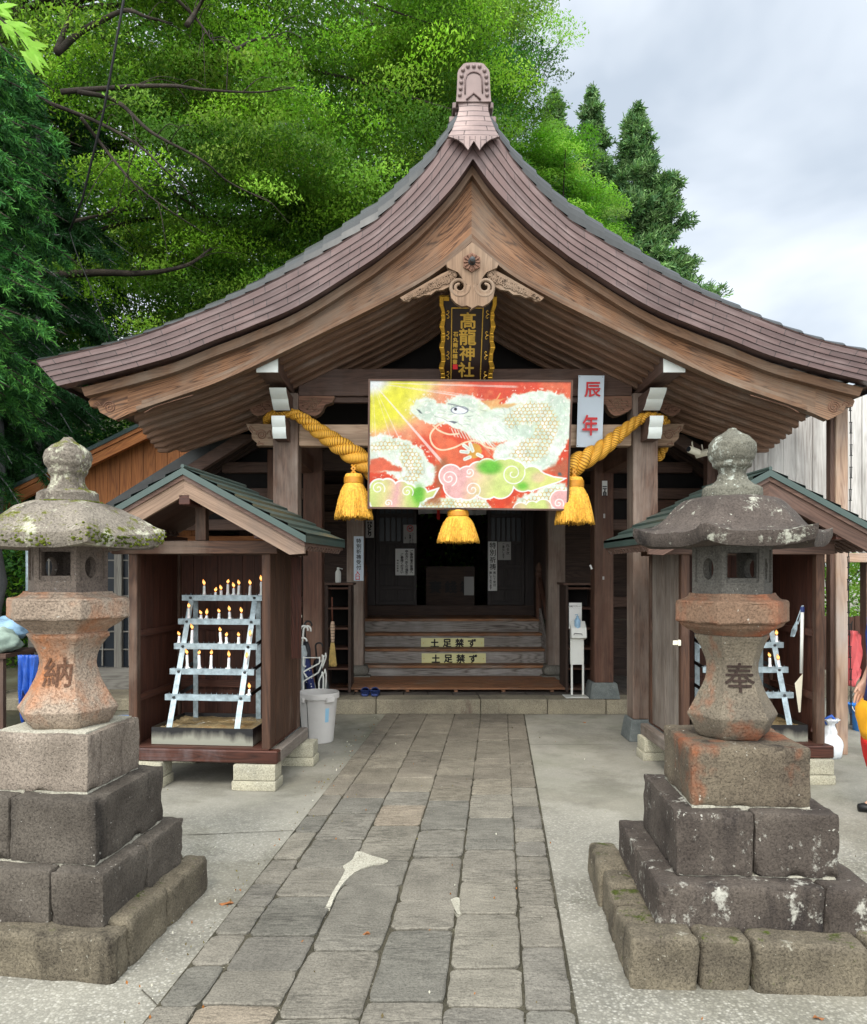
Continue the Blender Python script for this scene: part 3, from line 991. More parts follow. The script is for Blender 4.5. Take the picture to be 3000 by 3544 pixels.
lantern_common(T, dict(
    shaft_z=.909,
    shaft=[(.150, .907), (.170, .930), (.196, .985), (.166, 1.035), (.138, 1.09), (.118, 1.145), (.111, 1.19), (.119, 1.235), (.141, 1.28), (.160, 1.305), (.160, 1.316), (.146, 1.325)],
    char='納', char_size=.135, char_z=1.155, m_eng=M['engrave_l'], m_shaft=M['lan_l'],
    ledge=[(.150, 1.32), (.155, 1.335), (.195, 1.36), (.222, 1.384), (.234, 1.386), (.236, 1.392), (.236, 1.468), (.23, 1.476), (.19, 1.482), (.185, 1.492), (.172, 1.496), (.172, 1.502)],
    m_ledge=M['lan_l'], blind=True, mossy=True, box=(1.50, 1.725, .152), m_box=M['lan_l_box'],
    cap=(.355, 1.695, 1.908, .03, .058, [(.33, 0), (.42, .04), (.5, .10), (.61, .22), (.75, .45), (.83, .62), (.92, .82), (1, 1)]), m_cap=M['lan_l_cap'],
    finial=[(.128, 1.895), (.132, 1.905), (.13, 1.945), (.115, 1.955), (.088, 1.962), (.072, 1.99), (.071, 2.02), (.082, 2.034), (.086, 2.045), (.084, 2.055), (.098, 2.075), (.103, 2.103), (.096, 2.135), (.07, 2.158), (.036, 2.176), (.024, 2.19), (.018, 2.198), (.004, 2.2)],
    m_fin=M['lan_l_cap']), math.radians(6 + 7.6 - 2))

# the lantern with rust stains and a small flame seen through its fire box
T = thing('stone_lantern', 'dark lichened granite lantern with rust-orange ledge and broad upturned cap', 'stone lantern', (1.393, 3.58, 0), math.radians(-3.75))
hc = .555
rounded_curb(T, hc, [(-hc, -.30, -hc, -hc + .15), (-.29, -.10, -hc + .01, -hc + .15), (-.09, .33, -hc, -hc + .15), (.34, hc, -hc, -hc + .15),
                     (-hc, -hc + .14, -hc + .158, -.2), (-hc, -hc + .14, -.19, -.03), (-hc + .01, -hc + .14, -.02, .18), (-hc, -hc + .14, .19, hc), (-hc + .15, hc, hc - .13, hc), (hc - .13, hc, -hc + .16, hc - .14)], .192, M['kerbstone'])
q = MB(); q.box(-hc + .1, hc - .1, -hc + .1, hc - .1, .0, .14); q.build('pedestal_fill', M['kerbstone'], T, world=False)
stone_box(-.1, -.212, .322, .21, .12, .348, 'pedestal_block', M['ped_r'], T, .013)
stone_box(.325, -.212, .1, .21, .12, .346, 'pedestal_block', M['ped_r'], T, .013)
stone_box(0, .214, .424, .21, .12, .347, 'pedestal_block', M['ped_r'], T, .013)
stone_box(-.17, 0, .154, .324, .35, .607, 'pedestal_block', M['ped_r'], T, .013)
stone_box(.156, 0, .168, .324, .35, .609, 'pedestal_block', M['ped_r'], T, .013)
stone_box(0, 0, .246, .246, .612, .862, 'pedestal_block', M['ped_r_top'], T, .02)
for (h_, z_) in ((.243, .61), (.315, .349)):
    q = MB(); q.box(-h_ + .004, h_ - .004, -h_ + .004, h_ - .004, z_ - .012, z_ + .006); q.build('mortar_bed', M['mortar'], T, world=False, rough=(.004, 20), cuts=3)
lantern_common(T, dict(
    shaft_z=.865,
    shaft=[(.122, .864), (.140, .885), (.172, .962), (.146, 1.015), (.122, 1.07), (.104, 1.12), (.098, 1.16), (.104, 1.21), (.122, 1.262), (.141, 1.3), (.143, 1.312), (.132, 1.318)],
    char='奉', char_size=.135, char_z=1.135, m_eng=M['engrave_r'], m_shaft=M['lan_r'],
    ledge=[(.140, 1.314), (.15, 1.325), (.195, 1.352), (.2, 1.368), (.213, 1.37), (.216, 1.376), (.216, 1.457), (.21, 1.466), (.18, 1.472), (.175, 1.482), (.165, 1.488), (.165, 1.492)],
    m_ledge=M['lan_r_ledge'], box=(1.49, 1.72, .151), m_box=M['lan_r_box'],
    cap=(.36, 1.698, 1.928, .036, .06, [(.28, 0), (.38, .015), (.47, .05), (.55, .13), (.62, .28), (.69, .48), (.76, .69), (.84, .86), (.92, .96), (1, 1)]), m_cap=M['lan_r_cap'],
    finial=[(.124, 1.915), (.127, 1.93), (.125, 1.962), (.112, 1.972), (.09, 1.978), (.066, 2.0), (.057, 2.03), (.062, 2.05), (.08, 2.06), (.083, 2.07), (.083, 2.08), (.096, 2.095), (.104, 2.126), (.1, 2.16), (.074, 2.19), (.044, 2.209), (.024, 2.222), (.018, 2.232), (.004, 2.235)],
    m_fin=M['lan_r_ball']), math.radians(-5 + 3.75))
# ================================================================== shrine hall and its gabled porch
XC = .424
S = thing('shrine_building', 'wooden shrine hall with sweeping copper-edged gabled porch roof above stone plinth', 'shrine', (XC, 7.5, 0))
UP = [(0, 5.40), (.212, 5.067), (.328, 4.888), (.512, 4.667), (.699, 4.481), (.850, 4.361), (1.304, 4.087), (1.747, 3.854), (2.138, 3.686), (2.483, 3.551), (2.816, 3.437), (3.160, 3.355), (3.517, 3.274)]
LO = [(0, 4.934), (.143, 4.732), (.328, 4.527), (.512, 4.352), (.699, 4.204), (.85, 4.094), (1.397, 3.754), (1.793, 3.580), (2.089, 3.467), (2.387, 3.348), (2.685, 3.26), (3.004, 3.176), (3.367, 3.093)]
HB = [(0, 4.241), (.275, 4.003), (.619, 3.797), (1.234, 3.49), (1.758, 3.237), (2.091, 3.093), (2.445, 2.969), (2.743, 2.867), (2.838, 2.82)]
NS = 72


def atY(c, Y):
    k = Y / 6.46
    return np.stack([c[:, 0] * k, EYE + (c[:, 1] - EYE) * k], 1)


def xw(dx, s):
    return XC + s * dx


Uc, Lc = atY(spline(UP, NS), 6.40), atY(spline(LO, NS), 6.40)
YB = 6.62
Hc = atY(spline(HB, NS), YB)
# --- copper verge: stepped courses
q = MB()
for s in (1, -1):
    rings = []
    for i in range(NS):
        r = [(xw(Uc[i, 0], s), 6.43, Uc[i, 1] + .012), (xw(Uc[i, 0], s), 6.392, Uc[i, 1] + .012)]
        for j in range(5):
            for v in (j / 5, (j + 1) / 5):
                pt = Uc[i] * (1 - v) + Lc[i] * v
                r.append((xw(pt[0], s), 6.40 + .009 * j, pt[1]))
        r.append((xw(Lc[i, 0], s), 6.60, Lc[i, 1] + .012))
        rings.append(r)
    q.loft(rings, False)
    e = rings[-1]
    q.face(e[1:12] if s > 0 else e[1:12][::-1])
    back = [(p[0], 8.12, p[2]) for p in e]
    for k in range(1, 11):          # the eave end runs back along the roof edge
        q.face([e[k], e[k + 1], back[k + 1], back[k]], [(e[k][1], e[k][2]), (e[k + 1][1], e[k + 1][2]), (back[k + 1][1], back[k + 1][2]), (back[k][1], back[k][2])])
q.build('roof_verge', M['copper'], S)

# --- roof covering
rise = lambda dx: float(np.interp(dx, [0, .2, .5, .85, 1.3, 1.75, 2.3, 3.0, 3.6], [.13, .165, .225, .24, .195, .135, .085, .062, .055]))
q = MB()
K = 24
tc = spline(UP, K * 4 + 1)
for s in (1, -1):
    for k in range(1, K):
        seg = tc[k * 4:k * 4 + 5]
        far = 11.0 if seg[2, 0] < 2.1 else 8.12
        ys = [6.40, 6.42, 6.45, 6.49, 6.54, 6.62, 8.12] + ([11.0] if far > 9 else [])
        rf = [.05, .34, .6, .8, .93, 1, 1.05, 1.05]
        rings = []
        for yi, Y in enumerate(ys):
            base = atY(seg, 6.40)
            d = np.gradient(base, axis=0); nn = np.stack([-d[:, 1], d[:, 0]], 1)
            nn /= np.linalg.norm(nn, axis=1)[:, None]
            ring = []
            for m_ in range(5):
                lap = .017 * m_ / 4
                h = rise(base[m_, 0]) * rf[yi]
                ring.append((xw(base[m_, 0] + nn[m_, 0] * lap, s), Y, base[m_, 1] + h + nn[m_, 1] * lap))
            b5 = (xw(base[4, 0], s), Y, base[4, 1] + rise(base[4, 0]) * rf[yi] - .006)
            ring.append(b5)
            rings.append(ring)
        q.loft(rings, False)
q.build('roof_tiles', M['tile'], S)

# --- ridge, its end ornament and the copper apron under it
YF = 6.36
q = MB()
for (w, z0, z1, y0) in ((.44, 5.06, 5.17, 6.56), (.34, 5.17, 5.22, 6.52), (.38, 5.22, 5.27, 6.48), (.28, 5.27, 5.31, 6.48), (.33, 5.31, 5.36, 6.44)):
    q.box(XC - w / 2, XC + w / 2, y0, 11.0, z0, z1)
q.build('ridge', M['copperplain'], S, bevel=.006)
rb = lambda x, y, Y=YF: ((1300 + .3968 * x - 1635.3) * Y / F, EYE - (180 + .3968 * y - CY) * Y / F)      # survey of the ridge end


def half(pts):
    r = [rb(*p) for p in pts]
    return [(XC + x, z) for x, z in r] + [(XC - x, z) for x, z in reversed(r) if abs(x) > 1e-3]


q = MB()
q.prism(half([(845, 432), (920, 432), (998, 432), (990, 330), (985, 180), (975, 152), (955, 130), (935, 105), (910, 95), (845, 92)]), YF, YF + .12)
orn = q.build('ridge_ornament', M['copperplain'], S, bevel=.01, seg=2)
q = MB()
for (x, y) in ((795, 128), (846, 126), (897, 128), (752, 160), (940, 165), (740, 212), (955, 216), (737, 266), (957, 270), (731, 322), (960, 325), (724, 376), (962, 378)):
    px, pz = rb(x, y)
    q.ball((XC + px, YF - .004, pz), .0165, 12, 8)
q.build('boss', M['copperplain'], orn, smooth=True)
q = MB()
fr = [rb(x, y) for x, y in ((770, 368), (772, 240), (788, 200), (815, 182), (845, 176), (876, 182), (905, 200), (918, 240), (922, 360))]
q.tube([(XC + x, YF - .004, z) for x, z in fr], .0065, 6)
fr = [rb(x, y) for x, y in ((783, 420), (845, 362), (905, 420))]
q.tube([(XC + x, YF - .006, z) for x, z in fr], .008, 6)
q.build('ornament_moulding', M['copper'], orn, smooth=True)
# apron (curved sides, swallow-tail foot)
q = MB()
prof = [(134, 432), (128, 500), (142, 560), (165, 620), (190, 680), (228, 745)]
rings = []
for (w, y) in spline(prof, 14):
    Y = 6.385 - .03 * ((y - 432) / 313)
    x1, z = rb(845 + w, y, Y)
    rings.append([(XC - x1 + 2 * x1 * k / 8, Y - .012 * math.sin(PI * k / 8), z) for k in range(9)])
q.loft(rings, False)
rings2 = [rings[-1]]
low = [(-228, 745), (-140, 775), (-90, 812), (-50, 865), (0, 785), (50, 865), (90, 812), (140, 775), (228, 745)]
q.face([(XC + rb(845 + x, y, 6.355)[0], 6.355, rb(845 + x, y, 6.355)[1]) for x, y in low])
ap_ = q.build('ridge_apron', M['apron'], S)
sol = ap_.modifiers.new('sheet', 'SOLIDIFY'); sol.thickness = .02; sol.offset = 1
# --- barge boards and the moulding boards
def strip_board(cu, cl, y0, y1, name, m, parent=S, n0=0, n1=None):
    for s in (1, -1):
        q = MB()
        n1_ = n1 or len(cu)
        rings = [[(xw(cu[i][0], s), y0, cu[i][1]), (xw(cl[i][0], s), y0, cl[i][1]), (xw(cl[i][0], s), y1, cl[i][1]), (xw(cu[i][0], s), y1, cu[i][1])] for i in range(n0, n1_)]
        q.loft(rings, True, True)
        q.build(name, m, parent)


def off(c, d, n):
    """Curve moved down by d, resampled to n points, ending at dx_end."""
    return np.stack([c[:, 0], c[:, 1] - d], 1)


def clip(c, xe, n=NS):
    xs = np.linspace(0, xe, n)
    return np.stack([xs, np.interp(xs, c[:, 0], c[:, 1])], 1)


L6 = atY(spline(LO, NS), 6.54)
strip_board(clip(off(L6, .072, NS), 3.19), clip(off(L6, .15, NS), 3.16), 6.54, 6.68, 'eave_board', M['hafu2'])
top = atY(np.stack([spline(LO, NS)[:, 0], spline(LO, NS)[:, 1] - .14], 1), YB)
ends = [(3.111, 2.939), (3.052, 2.933), (3.034, 2.892), (2.957, 2.85), (2.909, 2.827), (2.838, 2.82)]
for s in (1, -1):
    q = MB()
    # the board itself follows both curves; its foot is cut in scallops
    cu, cl = clip(top, 2.84), clip(Hc, 2.84)
    rings = [[(xw(cu[i, 0], s), YB, cu[i, 1]), (xw(cl[i, 0], s), YB, cl[i, 1]), (xw(cl[i, 0], s), YB + .08, cl[i, 1]), (xw(cu[i, 0], s), YB + .08, cu[i, 1])] for i in range(NS)]
    q.loft(rings, True, True)
    foot = [(2.84, cl[-1, 1])] + [(a * 1.012, b + .012) for a, b in reversed(ends[:-1])] + [(3.165, 2.995)] + [(x, float(np.interp(x, top[:, 0], top[:, 1]))) for x in (3.1, 2.97, 2.84)]
    fp = [(xw(a, s), b) for a, b in foot]
    q.prism(fp if s > 0 else fp[::-1], YB + .001, YB + .079, ua=-s * .33)
    bb = q.build('barge_board', M['hafu'], S)
    q = MB()
    sp = []
    for k in range(40):
        t = k / 39 * 2.3 * 2 * PI
        r = .052 * (1 - k / 46)
        sp.append((xw(2.99 + r * math.cos(t), s), YB - .002, 2.945 + r * math.sin(t)))
    q.tube(sp, .0045, 5)
    q.tube([(xw(x, s), YB - .002, z) for x, z in spline([(2.70, 2.90), (2.62, 2.945), (2.5, 2.985), (2.3, 3.045)], 14)], .0045, 5)
    q.tube([(xw(x, s), YB - .002, z) for x, z in spline([(3.06, 2.96), (3.09, 2.99), (3.12, 2.965), (3.09, 2.955)], 10)], .004, 5)
    q.build('carved_scroll', M['carved'], bb, smooth=True)
m1a, m1b = off(Hc, -.030, NS), off(Hc, .004, NS)
m2a, m2b = off(Hc, -.066, NS), off(Hc, -.036, NS)
strip_board(clip(m1a, 2.76), clip(m1b, 2.76), YB - .028, YB + .05, 'lower_moulding', M['hafu2'])
strip_board(clip(m2a, 2.72), clip(m2b, 2.72), YB - .014, YB + .04, 'upper_moulding', M['hafu2'])

# --- soffit and rafters
q = MB()
for s in (1, -1):
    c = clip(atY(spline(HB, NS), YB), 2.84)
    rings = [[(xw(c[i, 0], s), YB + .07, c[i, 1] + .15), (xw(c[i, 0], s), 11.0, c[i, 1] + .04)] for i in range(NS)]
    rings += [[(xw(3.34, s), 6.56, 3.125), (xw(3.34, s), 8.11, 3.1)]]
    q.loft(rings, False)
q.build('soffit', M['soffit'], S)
hc_s = spline(HB, 40)
for s in (1, -1):
    for k in range(7):
        Y = 6.83 + k * .177
        dz = -.085 * k / 6
        q = MB()
        c = clip(atY(hc_s, YB), 2.86 + .025 * k, 34)
        rings = [[(xw(p[0], s), Y, p[1] + .125 + dz), (xw(p[0], s), Y, p[1] + .0 + dz), (xw(p[0], s), Y + .075, p[1] + .0 + dz), (xw(p[0], s), Y + .075, p[1] + .125 + dz)] for p in c]
        q.loft(rings, True, True)
        q.build('rafter', M['rafter'], S)
    # carved board closing the rear of the eave
    q = MB()
    c = clip(atY(hc_s, YB), 2.78, 34)
    rings = [[(xw(p[0], s), 8.04, p[1] + .16), (xw(p[0], s), 8.04, p[1] - .115), (xw(p[0], s), 8.1, p[1] - .115), (xw(p[0], s), 8.1, p[1] + .16)] for p in c]
    q.loft(rings, True, True)
    z0 = c[-1, 1]
    ft = [(2.78, z0 - .115), (2.83, z0 - .12), (2.90, z0 - .09), (2.94, z0 - .04), (2.98, z0 - .03), (3.02, z0 + .02), (3.1, z0 + .06), (3.1, z0 + .16), (2.78, z0 + .16)]
    ft = [(xw(a, s), b) for a, b in ft]
    q.prism(ft if s > 0 else ft[::-1], 8.041, 8.099)
    q.build('rear_eave_board', M['rafter'], S)

# --- gable pendant
gp = lambda x, y: ((800 + .8503 * x - 1635.3) * 6.54 / F, EYE - (900 + .8503 * y - CY) * 6.54 / F)       # survey of the gable middle
gq = lambda x, y: ((1300 + .3968 * x - 1630) * 6.54 / F, EYE - (180 + .3968 * y - CY) * 6.54 / F)
G = MB()
up_ = [gq(x, y) for x, y in ((830, 1662), (945, 1755), (1062, 1850), (1045, 1885), (1000, 1905), (955, 1925), (925, 1965), (905, 2010))]
lo_ = [gp(x, y) for x, y in ((1003, 100), (1018, 128), (1040, 134), (1056, 122), (1072, 130), (1068, 155), (1050, 176), (1025, 190), (1005, 186), (985, 196), (972, 207))]
right = [(XC + x, z) for x, z in up_ + lo_]
left = [(2 * XC - x, z) for x, z in reversed(right)][1:-1]
G.prism((right + left)[::-1], 6.53, 6.58, ua=PI / 2)
pend = G.build('gable_pendant', M['carve'], S, bevel=.006, seg=2)
q = MB()
for s in (1, -1):
    cxx, cz = gp(1035, 110)
    pts = []
    for k in range(46):
        t = PI * 1.05 - k / 45 * 3.6 * PI
        r = .086 - .064 * (k / 45)
        pts.append((XC + s * (cxx + r * math.cos(-t)), 6.542, cz + r * math.sin(-t)))
    q.tube(pts, [.017 - .004 * k / 45 for k in range(46)], 8)
q.build('pendant_scroll', M['carve'], pend, smooth=True)
q = MB()
hx = gq(826, 1845)
ring = []
for k in range(6):
    a = PI / 2 + k * PI / 3
    ring.append((XC + hx[0] + .078 * math.cos(a), hx[1] + .078 * math.sin(a)))
q.prism(ring[::-1][::-1], 6.51, 6.535)
for k in range(12):
    a = k * PI / 6
    q.tube([(XC + hx[0] + .03 * math.cos(a), 6.508, hx[1] + .03 * math.sin(a)), (XC + hx[0] + .066 * math.cos(a), 6.506, hx[1] + .066 * math.sin(a))], [.005, .011], 6)
q.build('rosette', M['carved'], pend, bevel=.003)
q = MB()
q.lathe([(.03, 0), (.03, .02), (.02, .03), (.02, .08), (.024, .1), (.02, .118), (.004, .124)], 16, M=Matrix.Translation((XC + hx[0], 6.52, hx[1] + .005)) @ Matrix.Rotation(math.radians(100), 4, 'X'))
q.build('rosette_knob', M['bolt'], pend, smooth=.6)
for s in (1, -1):
    q = MB()
    wing = [gp(x, y) for x, y in ((1040, 22), (1110, 55), (1180, 95), (1276, 150), (1262, 164), (1240, 166), (1226, 150), (1200, 150), (1180, 140), (1150, 138), (1130, 122), (1100, 118), (1072, 104), (1056, 80), (1044, 62))]
    wp = [(XC + s * x, z) for x, z in wing]
    q.prism(wp[::-1] if s > 0 else wp, 6.555, 6.59, ua=-s * .5)
    rr = random.Random(5)
    A, B = np.array(gp(1055, 62)), np.array(gp(1250, 155))
    for k in range(26):
        t = k / 25
        p = A + (B - A) * t
        wd = .065 * (1 - t * .75)
        nx_, nz_ = .45, 1
        for jj in range(3):
            o_ = (jj - 1) * wd * .62 + rr.uniform(-.008, .008)
            cxx, cz = p[0] - o_ * .35, p[1] + o_ * .8 + .002
            R_ = rr.uniform(.011, .021) * (1 - .25 * t)
            a0 = rr.uniform(0, 6.3); dr = rr.choice((-1, 1))
            q.tube([(XC + s * (cxx + R_ * (1 - m / 13) * math.cos(a0 + dr * m * .62)), 6.549, cz + R_ * (1 - m / 13) * math.sin(a0 + dr * m * .62)) for m in range(11)], .0055, 5)
            if jj == 1: q.ball((XC + s * cxx, 6.552, cz), R_ * .75, 8, 5, (1, .6, 1))
    q.build('cloud_carving', M['carve'], pend, smooth=.7)

# --- posts
def post(x, y, w, d, z0, z1, name, m):
    q = MB(); q.box(x - w / 2, x + w / 2, y - d / 2, y + d / 2, z0, z1)
    return q.build(name, m, S, bevel=.012, seg=2)


for s, cx in ((-1, -1.262), (1, 2.11)):
    post(cx, 7.62, .235, .235, .2, 3.26, 'front_pillar', M['pillar'])
    q = MB(); q.lathe([(.235, 0), (.2, .17), (.19, .2)], 4, (cx, 7.62, 0), PI / 4)
    q.build('pillar_base', M['granite'], S, bevel=.008, seg=2)
    cx2 = -1.2 if s < 0 else 2.05
    post(cx2, 8.95 + .1, .215, .215, .34, 3.3, 'inner_pillar', M['red'])
    q = MB(); q.lathe([(.24, .168), (.2, .33), (.19, .345)], 4, (cx2, 9.05, 0), PI / 4)
    q.build('pillar_base', M['granite'], S, bevel=.008, seg=2)
    cx3 = -.843 if s < 0 else 1.77
    post(cx3, 10.5, .222, .222, .36, 3.3, 'step_pillar', M['step'] if False else M['pillar'])
    q = MB(); q.box(cx3 - .2, cx3 + .2, 10.3, 10.7, .168, .235); q.build('pillar_slab', M['base_stone'], S, bevel=.01)
    q = MB(); q.lathe([(.2, .235), (.247, .26), (.25, .3), (.235, .34), (.19, .365)], 4, (cx3, 10.5, 0), PI / 4)
    q.build('pillar_base', M['base_stone'], S, bevel=.02, seg=3)
    # purlin with a white-painted end
    pxc = XC + s * 1.708
    q = MB(); q.box(pxc - .09, pxc + .09, 6.74, 10.9, 3.262, 3.47); q.build('purlin', M['beam'], S, bevel=.006)
    q = MB(); q.box(pxc - .0905, pxc + .0905, 6.722, 6.7385, 3.259, 3.53); q.build('white_beam_end', M['white'], S)
    # tie from the front to the inner pillar, brace below
    q = MB(); q.box(cx - .07, cx + .07, 7.74, 8.94, 2.68, 2.86); q.build('tie_beam', M['red'], S, bevel=.006)
    # white-fronted noses of the crossing beams
    for (z0, z1, yb, yt, w, xo) in ((3.06, 3.215, 7.32, 7.10, .145, .0), (2.795, 2.985, 7.28, 7.2, .118, .012)):
        prof = []
        n = 2
        for j in range(n):
            for t in np.linspace(0, 1, 7, endpoint=False):
                u = (j + t) / n
                b = .016 * math.sin(PI * t)
                prof.append((yb + (yt - yb) * u - b, z0 + (z1 - z0) * u))
        prof.append((yt, z1))
        q = MB()
        q.prism([(a, b) for a, b in prof] + [(7.55, z1), (7.55, z0)], cx - w / 2 + s * xo, cx + w / 2 + s * xo, mp=lambda a, b, c: (b, a, c))
        nose = q.build('beam_nose', M['beam'], S)
        q = MB()
        q.loft([[(cx + s * xo - w / 2 - .002, a - .004, b), (cx + s * xo + w / 2 + .002, a - .004, b)] for a, b in prof], False)
        wf = q.build('white_nose_face', M['white'], nose)
        sol = wf.modifiers.new('paint', 'SOLIDIFY'); sol.thickness = .003; sol.offset = 1
    # carved brackets under the upper cross beam
    for d in (1, -1):
        br = [(0, 0), (.33, 0), (.336, -.014), (.312, -.055), (.275, -.07), (.252, -.075), (.235, -.095), (.222, -.132), (.194, -.167), (.153, -.187), (.11, -.18), (.035, -.146), (0, -.118)]
        x0 = cx + d * .119
        pts = [(x0 + d * a, 3.238 + b) for a, b in br]
        q = MB(); q.prism(pts[::-1] if d > 0 else pts, 7.545, 7.66)
        bk = q.build('carved_bracket', M['carved'], S, bevel=.005)
        q = MB()
        q.loft([[(x0 + d * a, 7.548, 3.238 + b - .0015), (x0 + d * a, 7.657, 3.238 + b - .0015)] for a, b in br[1:-1]], False)
        pe = q.build('pale_edge', M['carve'], bk)
        pe.modifiers.new('edge', 'SOLIDIFY').thickness = .003
        q = MB()
        cxs, czs = x0 + d * .14, 3.238 - .085
        q.tube([(cxs + d * .042 * (1 - k / 40) * math.cos(k * .38), 7.543, czs + .042 * (1 - k / 40) * math.sin(k * .38)) for k in range(34)], .0045, 5)
        for k in range(9):
            a0 = .4 + k * .62
            ex, ez = .07 + .02 * math.sin(k * 2.3), .05
            q.tube([(cxs + d * ex * .75 * math.cos(a0), 7.543, czs + ez * .85 * math.sin(a0)), (cxs + d * (ex + .035) * math.cos(a0 + .35), 7.541, czs + (ez + .02) * math.sin(a0 + .35)), (cxs + d * (ex + .02) * math.cos(a0 + .6), 7.543, czs + (ez + .004) * math.sin(a0 + .6))], .004, 5)
        q.build('carving', M['carve'] if d * s < 0 else M['carved'], bk, smooth=True)
    # carved end of the pale cross beam
    en = [(0, 0), (.275, .004), (.255, -.045), (.222, -.085), (.222, -.13), (.185, -.168), (.172, -.176), (.178, -.2), (0, -.201)]
    x0 = cx + s * .1
    pts = [(x0 + s * a, 2.971 + b) for a, b in en]
    q = MB(); q.prism(pts[::-1] if s > 0 else pts, 7.535, 7.655)
    ce = q.build('carved_beam_end', M['carve'], S, bevel=.004)
    q = MB()
    cxs, czs = x0 + s * .13, 2.971 - .1
    q.tube([(cxs + s * .05 * (1 - k / 44) * math.cos(k * .36), 7.533, czs + .05 * (1 - k / 44) * math.sin(k * .36)) for k in range(38)], .005, 5)
    q.tube([(cxs + s * a, 7.533, czs + b) for a, b in spline([(.04, .03), (.075, .05), (.1, .085), (.11, .055), (.08, .02)], 14)], .0045, 5)
    q.tube([(cxs - s * a, 7.533, czs + b) for a, b in spline([(.05, .01), (.08, .045), (.085, .005), (.1, -.03), (.06, -.03)], 14)], .0045, 5)
    q.tube([(cxs + s * a, 7.533, czs + b) for a, b in spline([(.02, -.06), (.035, -.09), (.01, -.08), (-.02, -.09)], 12)], .0045, 5)
    q.build('carving', M['carved'], ce, smooth=True)

# --- cross beams of the porch
q = MB(); q.box(-1.15, 2.0, 7.56, 7.70, 3.242, 3.50); q.build('upper_cross_beam', M['beam'], S, bevel=.006)
q = MB(); q.box(-1.6, 2.45, 7.60, 7.66, 3.19, 3.239); q.build('cross_plate', M['beam'], S)
q = MB(); q.box(-1.143, 1.991, 7.55, 7.67, 2.770, 2.971); q.build('pale_cross_beam', M['new'], S, bevel=.006)
q = MB(); q.box(-1.092, 1.942, 8.98, 9.1, 2.72, 2.95); q.build('inner_cross_beam', M['hall'], S)
for s in (1, -1):
    q = MB(); q.beam((XC + s * .1, 8.2, 4.30), (XC + s * 1.62, 8.2, 3.44), .16, .19, (0, 1, 0)); q.build('roof_strut', M['redder'], S, bevel=.006)
    q = MB(); q.beam((XC + s * .1, 7.95, 4.42), (XC + s * 1.75, 7.95, 3.46), .12, .12, (0, 1, 0)); q.build('roof_strut', M['beam'], S, bevel=.006)
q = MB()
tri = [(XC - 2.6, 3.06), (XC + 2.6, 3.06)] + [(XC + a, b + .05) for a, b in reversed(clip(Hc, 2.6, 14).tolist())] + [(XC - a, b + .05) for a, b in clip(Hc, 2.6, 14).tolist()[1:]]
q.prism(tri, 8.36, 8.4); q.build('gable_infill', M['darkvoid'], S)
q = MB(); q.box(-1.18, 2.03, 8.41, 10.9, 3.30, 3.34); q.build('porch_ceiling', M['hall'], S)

# --- plinth, steps, duckboard
q = MB()
xs = [-1.62, -1.03, -.49, .67, 1.41, 2.06, 2.42, 2.95]
for a, b in zip(xs[:-1], xs[1:]):
    q2 = MB(); q2.box(a + .003, b - .003, 8.88, 9.22, .0, .168 + random.uniform(-.003, .003))
    q2.build('plinth_stone', M['plinth'], S, smooth=.7, bevel=-.012, seg=2, rough=(.004, 12), cuts=3)
q = MB()
for i in range(16):
    a = -1.62 + i * .285
    for j in range(6):
        q.box(a + .004 + (.14 if j % 2 else 0), a + .281 + (.14 if j % 2 else 0), 9.225 + j * .3, 9.52 + j * .3, .0, .163 + random.uniform(-.003, .003))
q.build('plinth_paving', M['plinthtop'], S, bevel=.005)
q = MB()
for k in range(9):
    y = 9.40 + k * .118
    q.box(-1.0, 1.735, y, y + .098, .195, .222 + .002 * (k % 2))
q.build('duckboard', M['deck'], S, bevel=.004)
q = MB()
for x in (-.75, -.15, .42, .98, 1.55):
    q.box(x - .02, x + .02, 9.42, 10.4, .168, .194)
q.build('duckboard_bearer', M['deck'], S)
zs = [.351, .545, .733, .917]
for k, z in enumerate(zs):
    y = 10.5 + .25 * k
    zb = zs[k - 1] if k else .2
    q = MB(); q.box(-.775, 1.668, y + .03, y + .06, zb, z - .038); q.build('riser', M['step'], S)
    q = MB(); q.box(-.78, 1.673, y - .005, (y + .31) if k < 3 else 12.1, z - .037, z); q.build('tread', M['tread'], S, bevel=.008, seg=2)
for s, x in ((-1, -.795), (1, 1.69)):
    q = MB()
    st = [(10.45, .2), (10.45, .45), (11.3, 1.06), (11.3, .2)]
    q.prism(st, x - .014, x + .014, mp=lambda a, b, c: (b, a, c)); q.build('step_string', M['step'], S)
    q = MB(); q.beam((x, 10.62, .95), (x, 11.35, 1.5), .05, .07); q.build('handrail', M['orange'] if s < 0 else M['red'], S, bevel=.01)
    q = MB(); q.lathe([(.045, .92), (.045, 1.5), (.055, 1.52), (.055, 1.56), (.035, 1.58), (.05, 1.62), (.03, 1.68), (.004, 1.71)], 14, (x, 11.4, 0)); q.build('newel_post', M['red'], S, smooth=.6)

